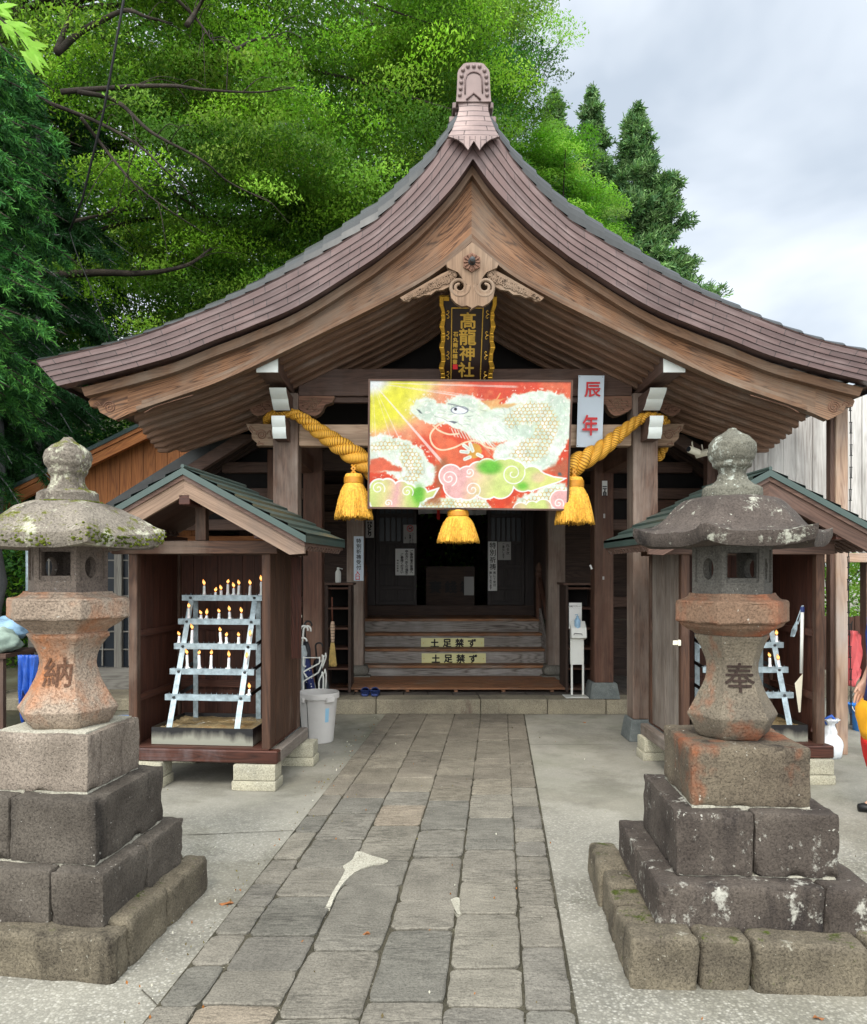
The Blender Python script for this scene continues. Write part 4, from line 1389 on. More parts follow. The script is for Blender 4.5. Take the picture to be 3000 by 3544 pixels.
# --- hall front, doors, dark interior
q = MB()
for a, b in ((-3.7, -.95), (1.88, 4.3)):   # boards between the step posts and the wings, laid level
    q = MB()
    for k in range(26):
        z = .02 + k * .13
        q.box(a, b, 10.9 + (k % 2) * .004, 10.94, z, z + .126)
    q.build('wall_boards', M['hall'], S)
for s in (1, -1):                          # dark sheet added for the shade under the main roof, cut as a gable
    q = MB()
    pts = [(XC + s * 1.62, 2.12), (XC + s * 3.72, 2.12), (XC + s * 1.62, 3.44)]
    q.prism(pts if s > 0 else pts[::-1], 9.35, 9.38, ua=PI / 2); q.build('wing_shade_gable', M['darkvoid'], S)
    for z, x1 in ((2.06, 3.9), (2.42, 3.2), (2.72, 2.7)):
        q = MB(); q.box(XC + min(s * 1.75, s * x1), XC + max(s * 1.75, s * x1), 9.2, 9.32, z, z + .12); q.build('wing_beam', M['beam'], S, bevel=.005)
    for dx in (2.1, 3.1):
        q = MB(); q.box(XC + s * dx - .05, XC + s * dx + .05, 9.05, 9.15, 2.1, 3.2 - (dx - 1.7) * .6); q.build('wing_post', M['red'], S, bevel=.005)
for (x0, x1) in ((-.95, -.82), (1.72, 1.88)):
    q = MB(); q.box(x0, x1, 10.92, 12.25, .917, 3.3); q.build('porch_side_wall', M['hall'], S)
for x in (-3.55, -2.35, 3.0, 4.1):
    q = MB(); q.box(x - .08, x + .08, 10.76, 10.9, 0, 3.3); q.build('wall_post', M['beam'], S, bevel=.006)
for z in (1.1, 2.25, 2.62):
    for a, b in ((-3.6, -1.0), (1.9, 4.2)):
        q = MB(); q.box(a, b, 10.8, 10.89, z, z + .14); q.build('wall_rail', M['beam'], S, bevel=.005)
q = MB(); q.box(-.82, 1.72, 12.1, 12.26, .9, 1.065); q.build('door_sill', M['hall'], S)
for x in (-.75, 1.66):
    q = MB(); q.box(x - .065, x + .065, 12.16, 12.3, 1.066, 3.2); q.build('door_jamb', M['door'], S)
for (x0, x1) in ((-.68, -.053), (1.025, 1.59)):
    q = MB()
    w = .055
    q.box(x0, x0 + w, 12.2, 12.25, 1.07, 3.1); q.box(x1 - w, x1, 12.2, 12.25, 1.07, 3.1)
    for z in (1.07, 1.30, 1.62, 1.98, 2.40, 3.03):
        q.box(x0 + w, x1 - w, 12.2, 12.25, z, z + .06)
    q.box((x0 + x1) / 2 - .02, (x0 + x1) / 2 + .02, 12.205, 12.245, 1.13, 1.98)
    for k in range(1, 6):
        xx = x0 + w + (x1 - x0 - 2 * w) * k / 6
        q.box(xx - .01, xx + .01, 12.205, 12.245, 2.04, 3.03)
    d = q.build('door', M['door'], S, bevel=.004)
    q = MB(); q.box(x0 + w - .005, x1 - w + .005, 12.232, 12.240, 1.12, 1.99); q.build('door_panel', M['door'], d)
    q = MB(); q.box(x0 + w - .005, x1 - w + .005, 12.232, 12.237, 2.03, 3.05); q.build('door_glass', M['glass'], d)
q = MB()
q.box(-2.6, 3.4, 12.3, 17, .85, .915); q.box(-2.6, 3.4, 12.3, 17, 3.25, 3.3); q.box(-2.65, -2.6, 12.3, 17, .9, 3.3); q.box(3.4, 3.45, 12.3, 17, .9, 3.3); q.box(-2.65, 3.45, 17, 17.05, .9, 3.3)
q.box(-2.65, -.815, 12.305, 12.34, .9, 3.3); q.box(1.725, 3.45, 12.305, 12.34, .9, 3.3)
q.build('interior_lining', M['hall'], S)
# main roof behind the porch
for s in (1, -1):
    q = MB()
    a, b = (XC + s * .02, 4.55), (XC + s * 4.05, 2.02)
    rr_ = .14
    pts = [(a[0], a[1]), (b[0], b[1]), (b[0], b[1] + rr_), (a[0], a[1] + rr_)]
    q.prism(pts[::-1] if s < 0 else pts, 8.62, 15.5)
    q.build('main_roof', M['tile'], S)
    q = MB()
    q.prism([(x, z - .16) for x, z in pts][::-1] if s < 0 else [(x, z - .16) for x, z in pts], 8.56, 8.66)
    q.build('main_roof_board', M['beam'], S)
    for k in range(11):
        Y = 8.8 + k * .24
        q = MB(); q.beam((XC + s * 1.2, Y, 3.74), (XC + s * 4.0, Y, 1.98), .06, .09, (0, 1, 0)); q.build('main_rafter', M['hall'], S)
# the offering box between the doors
q = MB(); q.box(.09, .87, 12.75, 13.2, .916, 1.66)
ob = tag(q.build('offering_box', M['hall'], None, bevel=.01), 'dark wooden offering box with black characters standing between the open doors', 'offering box')
q = MB()
for i, ch in enumerate('賽錢箱'):
    letters(q, ch, .2, lambda x, z: (x, 12.745, z), .24 + i * .245, 1.33, .006)
q.build('lettering', M['ink'], ob)
# ================================================================== candle shelters
def kiosk(label, loc, rz, pale):
    K = thing('candle_shelter', label, 'shelter', loc, rz)
    B = lambda q, name, m, **kw: q.build(name, m, K, world=False, **kw)
    barge = M['kiosk_pale'] if pale else M['beam']
    side = M['kiosk'] if pale else M['kiosk_grey']
    D = .86
    for x in (-.54, .475):
        for y in (0, D - .065):
            q = MB(); q.box(x, x + .065, y, y + .065, .29, 1.80 if y == 0 else 1.80)
            B(q, 'post', M['kiosk'], bevel=.005)
    q = MB(); q.box(-.60, .60, -.02, .07, .19, .282); B(q, 'front_sill', M['sill'], bevel=.008)
    for x in (-.60, .53):
        q = MB(); q.box(x, x + .07, .072, D + .04, .185, .28); B(q, 'side_sill', M['kiosk_grey'], bevel=.008)
    q = MB(); q.box(-.528, .528, .0, D, .284, .296); B(q, 'floor', M['kiosk_in'])
    # side walls: upright boards set between the posts
    for s in (-1, 1):
        q = MB()
        n = 6
        w = (D - .13) / n
        for k in range(n):
            x = s * .515
            q.box(x - .008 + (k % 2) * .003 * s, x + .008 + (k % 2) * .003 * s, .067 + k * w, .067 + (k + 1) * w - .003, .30, 1.79)
        B(q, 'side_wall', side)
        q = MB()
        for k in range(n):
            q.box(s * .502 - .004, s * .502 + .004, .067 + k * w, .067 + (k + 1) * w - .002, .30, 1.79)
        B(q, 'wall_lining', M['kiosk_in'])
        for z in (.62, 1.1):
            q = MB(); xx = s * .485
            q.box(xx - .012, xx + .012, .066, D - .067, z, z + .05); B(q, 'wall_batten', M['kiosk_in'])
    q = MB()
    for k in range(9):
        w = .95 / 9
        q.box(-.475 + k * w, -.475 + (k + 1) * w - .003, D - .03 + (k % 2) * .003, D - .012, .298, 1.82)
    B(q, 'back_wall', M['kiosk_in'])
    for z in (.62, 1.1):
        q = MB(); q.box(-.472, .472, D - .055, D - .033, z, z + .06); B(q, 'wall_batten', M['kiosk_in'])
    q = MB(); q.box(-.66, .60, -.03, .045, 1.718, 1.815); B(q, 'cross_beam', M['kiosk'] if pale else M['beam'], bevel=.005)
    q = MB(); q.box(-.60, .60, D - .05, D + .02, 1.72, 1.81); B(q, 'rear_beam', M['kiosk'])
    q = MB(); q.box(.02 - .04, .02 + .04, -.02, .05, 1.817, 2.10); B(q, 'king_post', M['kiosk'], bevel=.004)
    q = MB(); q.box(-.04, .04, -.27, D + .2, 2.06, 2.13); B(q, 'ridge_beam', M['sill'], bevel=.004)
    for s in (-1, 1):
        q = MB(); q.box(s * .53 - .035, s * .53 + .035, -.25, D + .15, 1.82, 1.88); B(q, 'purlin', M['sill'], bevel=.004)
    # roof: slope drops .49 over .86
    ex, ez, rz_, Y0, Y1 = .88, 1.835, 2.315, -.30, 1.06
    for s in (-1, 1):
        def sl(t, up=0.0):
            return (s * ex * t, rz_ - (rz_ - ez) * t + up)
        q = MB()
        # barge board (two layers) under the sheet edge
        a, b = sl(0), sl(.97)
        pts = [(a[0], a[1] - .19), (sl(.86)[0], sl(.86)[1] - .195), (sl(.98)[0], sl(.98)[1] - .13), (sl(.98)[0], sl(.98)[1] - .075), (a[0], a[1] - .075)]
        q.prism(pts if s > 0 else pts[::-1], -.27, -.235, ua=-s * .5); B(q, 'barge_board', barge, bevel=.004)
        q = MB()
        pts = [(a[0], a[1] - .078), (sl(.985)[0], sl(.985)[1] - .078), (sl(.985)[0], sl(.985)[1] - .045), (a[0], a[1] - .045)]
        q.prism(pts if s > 0 else pts[::-1], -.285, -.24); B(q, 'fascia_strip', M['beam'], bevel=.003)
        q = MB()
        pts = [(a[0], a[1] - .045), (sl(1)[0], sl(1)[1] - .045), (sl(1)[0], sl(1)[1] + .002), (a[0], a[1] + .002)]
        q.prism(pts if s > 0 else pts[::-1], Y0, Y0 + .012); B(q, 'roof_edge_sheet', M['greenroof'])
        q = MB()
        n = 7
        for k in range(n):
            t0, t1 = k / n, (k + 1) / n
            p0, p1 = sl(t0, .004), sl(t1, .022)
            e1 = sl(t1, .002)
            for Y in [None]:
                A = [(p0[0], Y0, p0[1]), (p1[0], Y0, p1[1]), (p1[0], Y1, p1[1]), (p0[0], Y1, p0[1])]
                q.face(A if s < 0 else A[::-1])
                q.face([(p1[0], Y0, p1[1]), (e1[0], Y0, e1[1]), (e1[0], Y1, e1[1]), (p1[0], Y1, p1[1])])
        e = sl(1)
        q.face([(e[0], Y0, e[1] + .022), (e[0], Y0, e[1] - .045), (e[0], Y1, e[1] - .045), (e[0], Y1, e[1] + .022)])
        B(q, 'roof_sheet', M['greenroof'])
        q = MB()
        pts = [(a[0], a[1] - .075), (sl(.985)[0], sl(.985)[1] - .075), (sl(.985)[0], sl(.985)[1] - .05), (a[0], a[1] - .05)]
        q.prism(pts if s > 0 else pts[::-1], -.234, 1.03); B(q, 'roof_boarding', M['beam'])
        for k in range(13):
            y = -.2 + k * .093
            q = MB(); q.beam((s * .55, y, sl(.62)[1] - .1), (s * .86, y, sl(.97)[1] - .1), .035, .05, (0, 1, 0)); B(q, 'rafter', M['beam'])
    q = MB(); q.tube([(0, Y0 - .002, rz_ + .012), (0, Y1, rz_ + .012)], .014, 8); B(q, 'ridge_cap', M['greenroof'])
    if not pale:
        q = MB(); q.box(-.562, -.5415, -.004, .02, 1.03, 1.075); q.box(-.60, -.562, .004, .016, 1.035, 1.07); B(q, 'latch_plate', M['cream'], bevel=.004)
    else:
        q = MB(); q.box(.531, .552, .70, .72, 1.20, 1.245); q.lathe([(.02, 0), (.02, .008)], 14, M=Matrix.Translation((.574, .715, 1.222)) @ Matrix.Rotation(PI / 2, 4, 'X')); B(q, 'latch_plate', M['cream'], bevel=.002)
        q = MB(); q.box(.56, .64, .5, .515, .9, 1.7); B(q, 'open_shutter', M['sill'])
    return K


KL = kiosk('small gabled wooden shelter with pale barge boards full of lit candles beside the waste bin', (-1.63, 5.9, 0), math.radians(-6), True)
KR = kiosk('small gabled wooden shelter with dark barge boards and grey board side, behind the rust-stained lantern', (2.50, 6.02, 0), 0, False)


def kx(K):
    """Site matrix of a shelter."""
    return Matrix.Translation(K.location) @ Matrix.Rotation(K.rotation_euler.z, 4, 'Z')


# concrete blocks under the corners, two to a stack
for K, who in ((KL, 'the shelter by the bin'), (KR, 'the grey-boarded shelter')):
    for (x, y, nm) in ((-.42, .05, 'front corner nearer the trees' if K is KL else 'front corner nearer the path'), (.43, .05, 'front corner nearer the path' if K is KL else 'front corner by the yard edge'),
                       (-.47, .80, 'rear corner nearer the trees' if K is KL else 'rear corner nearer the path'), (.53, .80, 'rear corner nearer the path' if K is KL else 'rear corner by the yard edge')):
        for lv, (z0, z1) in (('lower', (0, .07)), ('upper', (.074, .186))):
            q = MB()
            gx = .008 if lv == 'lower' else 0
            q.box(-.155 - gx, .155 + gx, -.1 - gx, .1 + gx, 0, z1 - z0)
            o = q.build('concrete_block', M['concrete_block'], None, smooth=.7, bevel=-.008, seg=2, world=False, rough=(.002, 20), cuts=2)
            p = kx(K) @ Vector((x, y, z0))
            o.location = p; o.rotation_euler.z = K.rotation_euler.z + random.uniform(-.05, .05)
            tag(o, '%s concrete block under the %s of %s' % (lv, nm, who), 'concrete block', 'blocks under the candle shelters')


# ------------------------------------------------------------------ candle racks
BARS = [(.50, 1.40), (.425, 1.215), (.345, 1.027), (.265, .84), (.175, .655)]


def rack(K, label, x0=0.0):
    R = thing('candle_rack', label, 'candle rack', K.location, K.rotation_euler.z)
    B = lambda q, name, m, par=R, **kw: q.build(name, m, par, world=False, **kw)
    for i, (y, z) in enumerate(BARS):
        q = MB(); q.box(x0 - .335, x0 + .335, y - .004, y + .004, z - .045, z); q.box(x0 - .335, x0 + .335, y + .0045, y + .035, z - .006, z - .0005)
        sp_ = q
        for k in range(16):
            sp_.lathe([(.0022, -.002), (.0006, .014)], 5, (x0 - .31 + k * .0415, y + .02, z))
        bar = B(sp_, 'shelf_bar', M['galv'])
        for s in (-1, 1):
            q = MB(); q.lathe([(.011, 0), (.011, .009), (.006, .012)], 6, M=Matrix.Translation((x0 + s * .262, y - .0045, z - .022)) @ Matrix.Rotation(PI / 2, 4, 'X'))
            B(q, 'bolt', M['bolt'], bar)
    for s in (-1, 1):
        q = MB(); q.beam((x0 + s * .262, .075, .40), (x0 + s * .262, .513, 1.372), .042, .005); B(q, 'front_leg', M['galv'])
        q = MB(); q.box(x0 + s * .262 - .02, x0 + s * .262 + .02, .60, .606, .40, 1.385); B(q, 'rear_leg', M['galv'])
        for (y, z) in (BARS[0], BARS[2], BARS[3], BARS[4]):
            q = MB(); q.beam((x0 + s * .287, y + .01, z - .03), (x0 + s * .287, .603, z + .0), .004, .03); B(q, 'stay', M['black'])
    return R


rack(KL, 'galvanised metal rack of five stepped bars carrying most of the lit candles')
rack(KR, 'galvanised metal rack mostly hidden by the rust-stained lantern shaft', .05)


def tray(K, label, x0=0.0):
    T = thing('wax_tray', label, 'tray', K.location, K.rotation_euler.z)
    q = MB()
    a, b, c, d, z0, z1, w = x0 - .39, x0 + .39, .06, .68, .299, .425, .006
    q.box(a, b, c, c + w, z0, z1); q.box(a, b, d - w, d, z0, z1); q.box(a, a + w, c + w, d - w, z0, z1); q.box(b - w, b, c + w, d - w, z0, z1); q.box(a + w, b - w, c + w, d - w, z0, z0 + w)
    q.build('tray_side', M['traysteel'], T, world=False)
    q = MB()
    n = 30
    P2 = lambda i, j: (a + w + (b - a - 2 * w) * i / n, c + w + (d - c - 2 * w) * j / n)
    for i in range(n):
        for j in range(n):
            pts = []
            for (ii, jj) in ((i, j), (i + 1, j), (i + 1, j + 1), (i, j + 1)):
                x, y = P2(ii, jj)
                pts.append((x, y, .395 + .016 * noise.noise(Vector((x * 14, y * 14, x0))) + .008 * noise.noise(Vector((x * 40, y * 40, 4)))))
            q.face(pts)
    q.build('wax_and_water', M['ash'], T, smooth=True, world=False)


def tray_mat():
    t = NT('sooty_steel_tray')
    v = t.coord('Object')
    k = t.math('ADD', t.n('ShaderNodeSeparateXYZ', Vector=v).outputs['Z'], t.math('MULTIPLY', t.noise(t.map(v, (1, 1, .35)), 9, 5, .6), .13))
    col = t.ramp(k, (.40, lin(150, 150, 138)), (.43, lin(108, 106, 98)), (.46, lin(40, 40, 42)))
    return t.out(col, .4, None, Metallic=.35)


M['traysteel'] = tray_mat()
tray(KL, 'square sooty steel tray of wax and rusty water under the crowded candle rack')
tray(KR, 'square steel tray behind the rust-stained lantern in the grey-boarded shelter', .05)

ORD = ['first', 'second', 'third', 'fourth', 'fifth', 'sixth', 'seventh', 'eighth']
BN = ['top', 'second', 'third', 'fourth', 'lowest']


def flame(h=.046, lean=0.0):
    q = MB()
    prof = [(.001, 0), (.008, .22), (.0115, .42), (.0105, .6), (.006, .8), (.0008, 1.0)]
    rings = []
    for r, t in spline(prof, 12):
        rings.append([(r * math.cos(a) + lean * t * t, r * math.sin(a), t * h) for a in [2 * PI * k / 10 for k in range(10)]])
    q.loft(rings, True, True)
    return q


def candle(K, bar, fx, h, label, x0=0.0, rr=.0108):
    y, z = BARS[bar]
    p = kx(K) @ Vector((x0 - .335 + .67 * fx, y + .02, z))
    C = thing('candle', label, 'candle', p, 0, 'candles on the racks')
    q = MB()
    tilt = random.uniform(-.06, .06)
    rings = []
    for t in np.linspace(0, 1, 7):
        rr_ = rr * (1 + (.5 * (1 - t * 4) if t < .25 else 0) + .08 * noise.noise(Vector((t * 5, fx * 31, bar)))) * (1 if t < .97 else .86)
        rings.append([(tilt * t * h + rr_ * math.cos(a), rr_ * math.sin(a), t * h) for a in [2 * PI * k / 14 for k in range(14)]])
    q.loft(rings, True, True)
    if random.random() < .5:
        a = random.uniform(PI, 2 * PI)
        q.ball((rr * 1.3 * math.cos(a), rr * 1.3 * math.sin(a), .004), .009, 8, 5, (1.4, 1, .5))
    q.build('wax', M['wax'], C, smooth=1.0, world=False)
    q = MB(); q.tube([(tilt * h, 0, h), (tilt * h + .001, 0, h + .008)], .001, 5); q.build('wick', M['ink'], C, world=False)
    f = flame(random.uniform(.030, .054), random.uniform(-.014, .008)).build('flame', M['flame'], C, smooth=True, world=False)
    f.location = (tilt * h, 0, h + .003)
    return C


rows = [(262, 918, [(505, 100), (632, 30), (697, 50), (772, 120), (838, 75), (893, 105), (1020, 105), (1150, 145)]),
        (202, 933, [(310, 110), (452, 40), (515, 35), (655, 60), (780, 75), (912, 60)]),
        (140, 950, [(183, 75), (330, 140), (665, 120), (732, 70), (868, 70), (993, 75)]),
        (72, 978, [(265, 140), (405, 140), (540, 140), (745, 115), (945, 110)]),
        (5, 985, [(967, 60)])]
for bi, (x0, w, cs) in enumerate(rows):
    for ci, (cx, h) in enumerate(cs):
        hh = h * .00074
        size = 'stubby' if hh < .04 else 'short' if hh < .065 else 'half-burnt' if hh < .09 else 'tall'
        n = 'only one' if len(cs) == 1 else ORD[ci] + ' from the tree end'
        candle(KL, bi, (cx - x0) / w, hh, '%s lit candle, %s on the %s bar of the crowded rack' % (size, n, BN[bi]))
for bi, fx, h, lb in ((0, .035, .075, 'tall lit candle at the path end of the half-hidden rack top bar'),
                      (0, .53, .068, 'burning candle seen through the window of the rust-stained lantern'),
                      (2, .93, .05, 'lit candle beside the lantern waist on the half-hidden rack third bar'),
                      (3, .80, .07, 'lit candle touching the edge of the engraved shaft on the half-hidden rack'),
                      (3, .90, .05, 'short lit candle on the outer end of the half-hidden rack bar')):
    candle(KR, bi, fx, h, lb, .05)
# ================================================================== things hung on and set about the shrine
def panel(name, label, cat, x0, x1, y0, y1, Y, m, th=.006, group=None, texts=(), bevel=0.0):
    """A flat sign: pixel rectangle of the survey at distance Y; texts: (kind, chars, px size, px pitch, px x, px y, ink, bold)."""
    a, b = P(x0, y1, Y), P(x1, y0, Y)
    q = MB(); q.box(a.x, b.x, Y, Y + th, a.z, b.z)
    o = tag(q.build(name, m, None, bevel=bevel), label, cat, group)
    for (kind, chars, size, pitch, px, py, ink, bold) in texts:
        q = MB()
        s = Y / F
        to3 = lambda x, z: (x, Y - .0012, z)
        if kind == 'v': column_text(q, chars, size * s, pitch * s, to3, PX(px, Y), PZ(py, Y), bold * s)
        else:
            for i, ch in enumerate(chars):
                letters(q, ch, size * s, to3, PX(px + i * pitch, Y), PZ(py, Y), bold * s)
        q.build('lettering', M[ink], o)
    return o


# ------------------------------------------------------------------ the painted board
def fbm(w, h, base, octv=5, seed=0, gain=.55):
    r = np.random.default_rng(seed)
    out = np.zeros((h, w)); amp, tot = 1.0, 0.0
    n = base
    for _ in range(octv):
        gx, gy = n, max(2, int(n * h / w))
        G_ = r.random((gy + 2, gx + 2))
        X = np.linspace(0, gx, w, endpoint=False); Y_ = np.linspace(0, gy, h, endpoint=False)
        xi, yi = X.astype(int), Y_.astype(int)
        fx, fy = X - xi, Y_ - yi
        fx = fx * fx * (3 - 2 * fx); fy = fy * fy * (3 - 2 * fy)
        a = G_[yi][:, xi] * (1 - fx) + G_[yi][:, xi + 1] * fx
        b = G_[yi + 1][:, xi] * (1 - fx) + G_[yi + 1][:, xi + 1] * fx
        out += amp * (a * (1 - fy[:, None]) + b * fy[:, None]); tot += amp
        amp *= gain; n *= 2
    return out / tot


def paint(w=420, h=272):
    W, H = 1418.0, 908.0
    X, Y_ = np.meshgrid(np.linspace(20, 20 + W, w), np.linspace(36, 36 + H, h))
    n1, n2, n3, n4 = fbm(w, h, 5, 6, 1), fbm(w, h, 10, 6, 2), fbm(w, h, 60, 3, 3), fbm(w, h, 24, 4, 4)
    img = np.zeros((h, w, 3))
    c = lambda *k: np.array(k, float)

    def put(mask, col):
        m = np.clip(mask, 0, 1)[..., None]
        img[:] = img * (1 - m) + np.asarray(col) * m

    def sst(a, b, x):
        t = np.clip((x - a) / (b - a), 0, 1); return t * t * (3 - 2 * t)

    def poly(pts):
        pts = np.array(pts, float); ins = np.zeros(X.shape, bool); d = np.full(X.shape, 1e9)
        for (x1, y1), (x2, y2) in zip(pts, np.roll(pts, -1, 0)):
            cond = ((y1 > Y_) != (y2 > Y_))
            ins ^= cond & (X < (x2 - x1) * (Y_ - y1) / (y2 - y1 + 1e-9) + x1)
            t = np.clip(((X - x1) * (x2 - x1) + (Y_ - y1) * (y2 - y1)) / ((x2 - x1) ** 2 + (y2 - y1) ** 2 + 1e-9), 0, 1)
            d = np.minimum(d, np.hypot(X - x1 - t * (x2 - x1), Y_ - y1 - t * (y2 - y1)))
        return np.where(ins, d, -d)

    def line(pts, wd, col, op=1.0):
        pts = spline(pts, 60) if len(pts) > 2 else np.array(pts, float)
        d = np.full(X.shape, 1e9)
        for (x1, y1), (x2, y2) in zip(pts[:-1], pts[1:]):
            t = np.clip(((X - x1) * (x2 - x1) + (Y_ - y1) * (y2 - y1)) / ((x2 - x1) ** 2 + (y2 - y1) ** 2 + 1e-9), 0, 1)
            d = np.minimum(d, np.hypot(X - x1 - t * (x2 - x1), Y_ - y1 - t * (y2 - y1)))
        put(sst(wd * .5 + 2, wd * .5 - 2, d) * op, col)
    red, orange, peach, yel = c(232, 62, 22), c(244, 132, 84), c(246, 206, 160), c(232, 226, 36)
    img[:] = red
    put(sst(.46, .6, n2) * .55, orange)
    put(sst(.52, .62, n1 * .5 + n2 * .5) * .5 * sst(900, 300, X), peach)
    rad = np.hypot((X - 20) * .8, Y_ - 36)
    put(sst(560, 250, rad + 260 * (n1 - .5)) * .95, c(242, 190, 150))
    put(sst(430, 250, rad + 200 * (n2 - .5)), c(236, 222, 140))
    put(sst(400, 240, rad + 210 * (n1 - .5)) * sst(50, 130, rad), yel)
    put(sst(150, 30, rad + 60 * (n2 - .5)), c(232, 238, 240))
    # the white dragon
    head = [(300, 235), (340, 175), (400, 155), (450, 160), (480, 200), (560, 212), (580, 175), (640, 148), (720, 150), (800, 165), (860, 215), (960, 190), (1040, 112), (1150, 108), (1260, 104), (1380, 130), (1440, 200), (1440, 400), (1400, 520), (1345, 630), (1250, 665), (1130, 640), (1000, 610), (900, 590), (940, 500), (1020, 450), (900, 462), (800, 450), (720, 410), (640, 390), (560, 345), (470, 330), (420, 320), (350, 280)]
    body = [(0, 430), (120, 430), (230, 450), (320, 490), (400, 530), (440, 600), (490, 650), (500, 730), (470, 800), (420, 810), (300, 780), (200, 740), (120, 700), (0, 690)]
    foot = [(330, 960), (400, 890), (500, 868), (620, 872), (760, 870), (860, 885), (900, 960)]
    tail = [(1060, 960), (1080, 880), (1180, 840), (1280, 790), (1420, 760), (1460, 800), (1460, 960)]
    pale = c(226, 238, 222)
    wob = 34 * (n2 - .5) * 2 + 26 * (n3 - .5)
    masks = [poly(p_) for p_ in (head, body, foot, tail)]
    for mk in masks: put(sst(-14, 6, mk + wob), pale)
    M_ = np.max(masks, 0)
    put(sst(.44, .66, n2) * sst(0, 20, M_) * .7, c(192, 214, 196))
    put(sst(.54, .7, n1) * sst(0, 20, M_) * .5, c(214, 222, 176))
    put(sst(.52, .7, n4) * sst(0, 20, M_) * .6, c(248, 250, 246))
    put(sst(.68, .74, fbm(w, h, 90, 2, 9)) * sst(-60, -5, M_) * .9, c(250, 246, 238))
    hole = poly([(20, 590), (120, 580), (190, 625), (250, 660), (240, 690), (120, 690), (40, 700), (10, 690)])
    put(sst(-10, 8, hole + wob * .7), c(232, 96, 60))
    # scales: gold honeycomb
    s_ = 17.0
    qx = (math.sqrt(3) / 3 * X - Y_ / 3) / s_ + .5 * (n1 - .5) * 3; qy = (2 / 3 * Y_) / s_ + .5 * (n2 - .5) * 3
    xx, zz = qx, qy; yy = -xx - zz
    rx, ry, rz_ = np.round(xx), np.round(yy), np.round(zz)
    dx, dy, dz = abs(rx - xx), abs(ry - yy), abs(rz_ - zz)
    fx = np.where((dx > dy) & (dx > dz), -ry - rz_, rx); fz = np.where((dz > dx) & (dz > dy) | ((dy <= dx) & (dz > dx)), -fx - ry, rz_)
    ex, ez = xx - fx, zz - fz; ey = -ex - ez
    edge = np.max([abs(ex - ey), abs(ey - ez), abs(ez - ex)], 0)
    comb = sst(.74, .88, edge)
    area = np.max([poly([(960, 300), (1060, 200), (1150, 165), (1290, 190), (1370, 320), (1340, 430), (1290, 560), (1150, 620), (1010, 560), (1080, 470), (1190, 420), (1200, 330), (1100, 330), (1010, 370)]),
                   poly([(20, 480), (160, 450), (300, 490), (390, 560), (410, 690), (360, 770), (180, 750), (300, 700), (230, 610), (240, 520), (20, 560)]), poly(foot) - 8, poly(tail) - 14], 0)
    put(comb * sst(-10, 20, area + 40 * (n2 - .5)) * .8, c(214, 164, 66))
    # feathered brush strokes over head, neck and coils
    rb_ = np.random.default_rng(5)
    for k in range(150):
        px_, py_ = ((rb_.uniform(380, 1000), rb_.uniform(170, 430)) if k < 80 else (rb_.uniform(950, 1420), rb_.uniform(120, 620)) if k < 120 else (rb_.uniform(30, 480), rb_.uniform(450, 770)))
        iy, ix = int((py_ - 36) / H * (h - 1)), int((px_ - 20) / W * (w - 1))
        if M_[max(0, min(h - 1, iy)), max(0, min(w - 1, ix))] < 14: continue
        an = rb_.uniform(-.2, .7) + (0 if k < 80 else 1.0)
        ln_ = rb_.uniform(25, 80)
        line([(px_, py_), (px_ + ln_ * math.cos(an), py_ + ln_ * math.sin(an))], rb_.uniform(3, 7), (c(176, 194, 178), c(250, 250, 244), c(206, 214, 168), c(150, 168, 158))[k % 4], .55)
    # mane, ears, horn
    for k in range(46):
        t = k / 45
        x0, y0 = 690 + 250 * t, 310 + 70 * math.sin(t * 3) + 30 * (k % 3)
        line([(x0, y0), (x0 + 60 + 30 * (k % 4), y0 + 60 + 18 * (k % 5))], 4, c(250, 252, 248) if k % 2 else c(196, 214, 200), .6)
    for k in range(12): line([(600 + 22 * k, 372 + 5 * k), (625 + 24 * k, 425 + 6 * k)], 6, c(236, 242, 230), .9)
    put(sst(-6, 10, poly([(790, 172), (900, 160), (985, 150), (940, 185), (1120, 182), (1000, 225), (880, 232), (840, 200)]) + wob * .5) * .9, c(232, 178, 104))
    line([(905, 180), (940, 120)], 9, c(232, 160, 90))
    put(sst(-8, 12, poly([(800, 262), (860, 240), (960, 250), (930, 285), (830, 300)])) * .7, c(206, 224, 206))
    # face
    put(sst(.0, 40, poly([(560, 190), (620, 150), (740, 160), (780, 200), (720, 240), (600, 215)])) * .7, c(204, 222, 200))
    e = np.hypot((X - 655) / 60, (Y_ - 240) / 28)
    put(sst(1.12, .98, e), c(96, 104, 128)); put(sst(.98, .86, e), c(236, 240, 250))
    put(sst(13, 9, np.hypot(X - 626, Y_ - 233)), c(30, 30, 44))
    line([(575, 196), (640, 208), (712, 236)], 9, c(120, 126, 132), .8)
    put(sst(-2, 4, poly([(345, 232), (372, 240), (396, 270), (372, 262)])), c(84, 92, 100))
    put(sst(-2, 4, poly([(566, 316), (610, 316), (648, 324), (620, 338)])), c(104, 110, 122))
    line([(480, 285), (540, 300), (570, 320)], 5, c(150, 160, 150), .7)
    line([(400, 215), (470, 232), (560, 236)], 4, c(188, 202, 184), .6)
    for pts in ([(545, 325), (490, 360), (450, 420), (470, 490), (530, 525), (620, 508), (700, 470), (780, 460), (850, 500), (915, 518)], [(470, 350), (510, 385), (580, 412), (650, 408)]):
        line(pts, 12, c(250, 216, 178))
    put(sst(58, 50, np.hypot(X - 765, Y_ - 530)), c(224, 158, 46))
    for (x1, y1, x2, y2) in ((700, 590, 735, 575), (672, 535, 720, 540), (690, 490, 730, 520), (735, 480, 755, 530), (820, 570, 790, 555)):
        line([(x1, y1), (x2, y2)], 26, c(236, 240, 228)); line([(x1, y1), (x2, y2)], 8, c(180, 196, 190), .6)
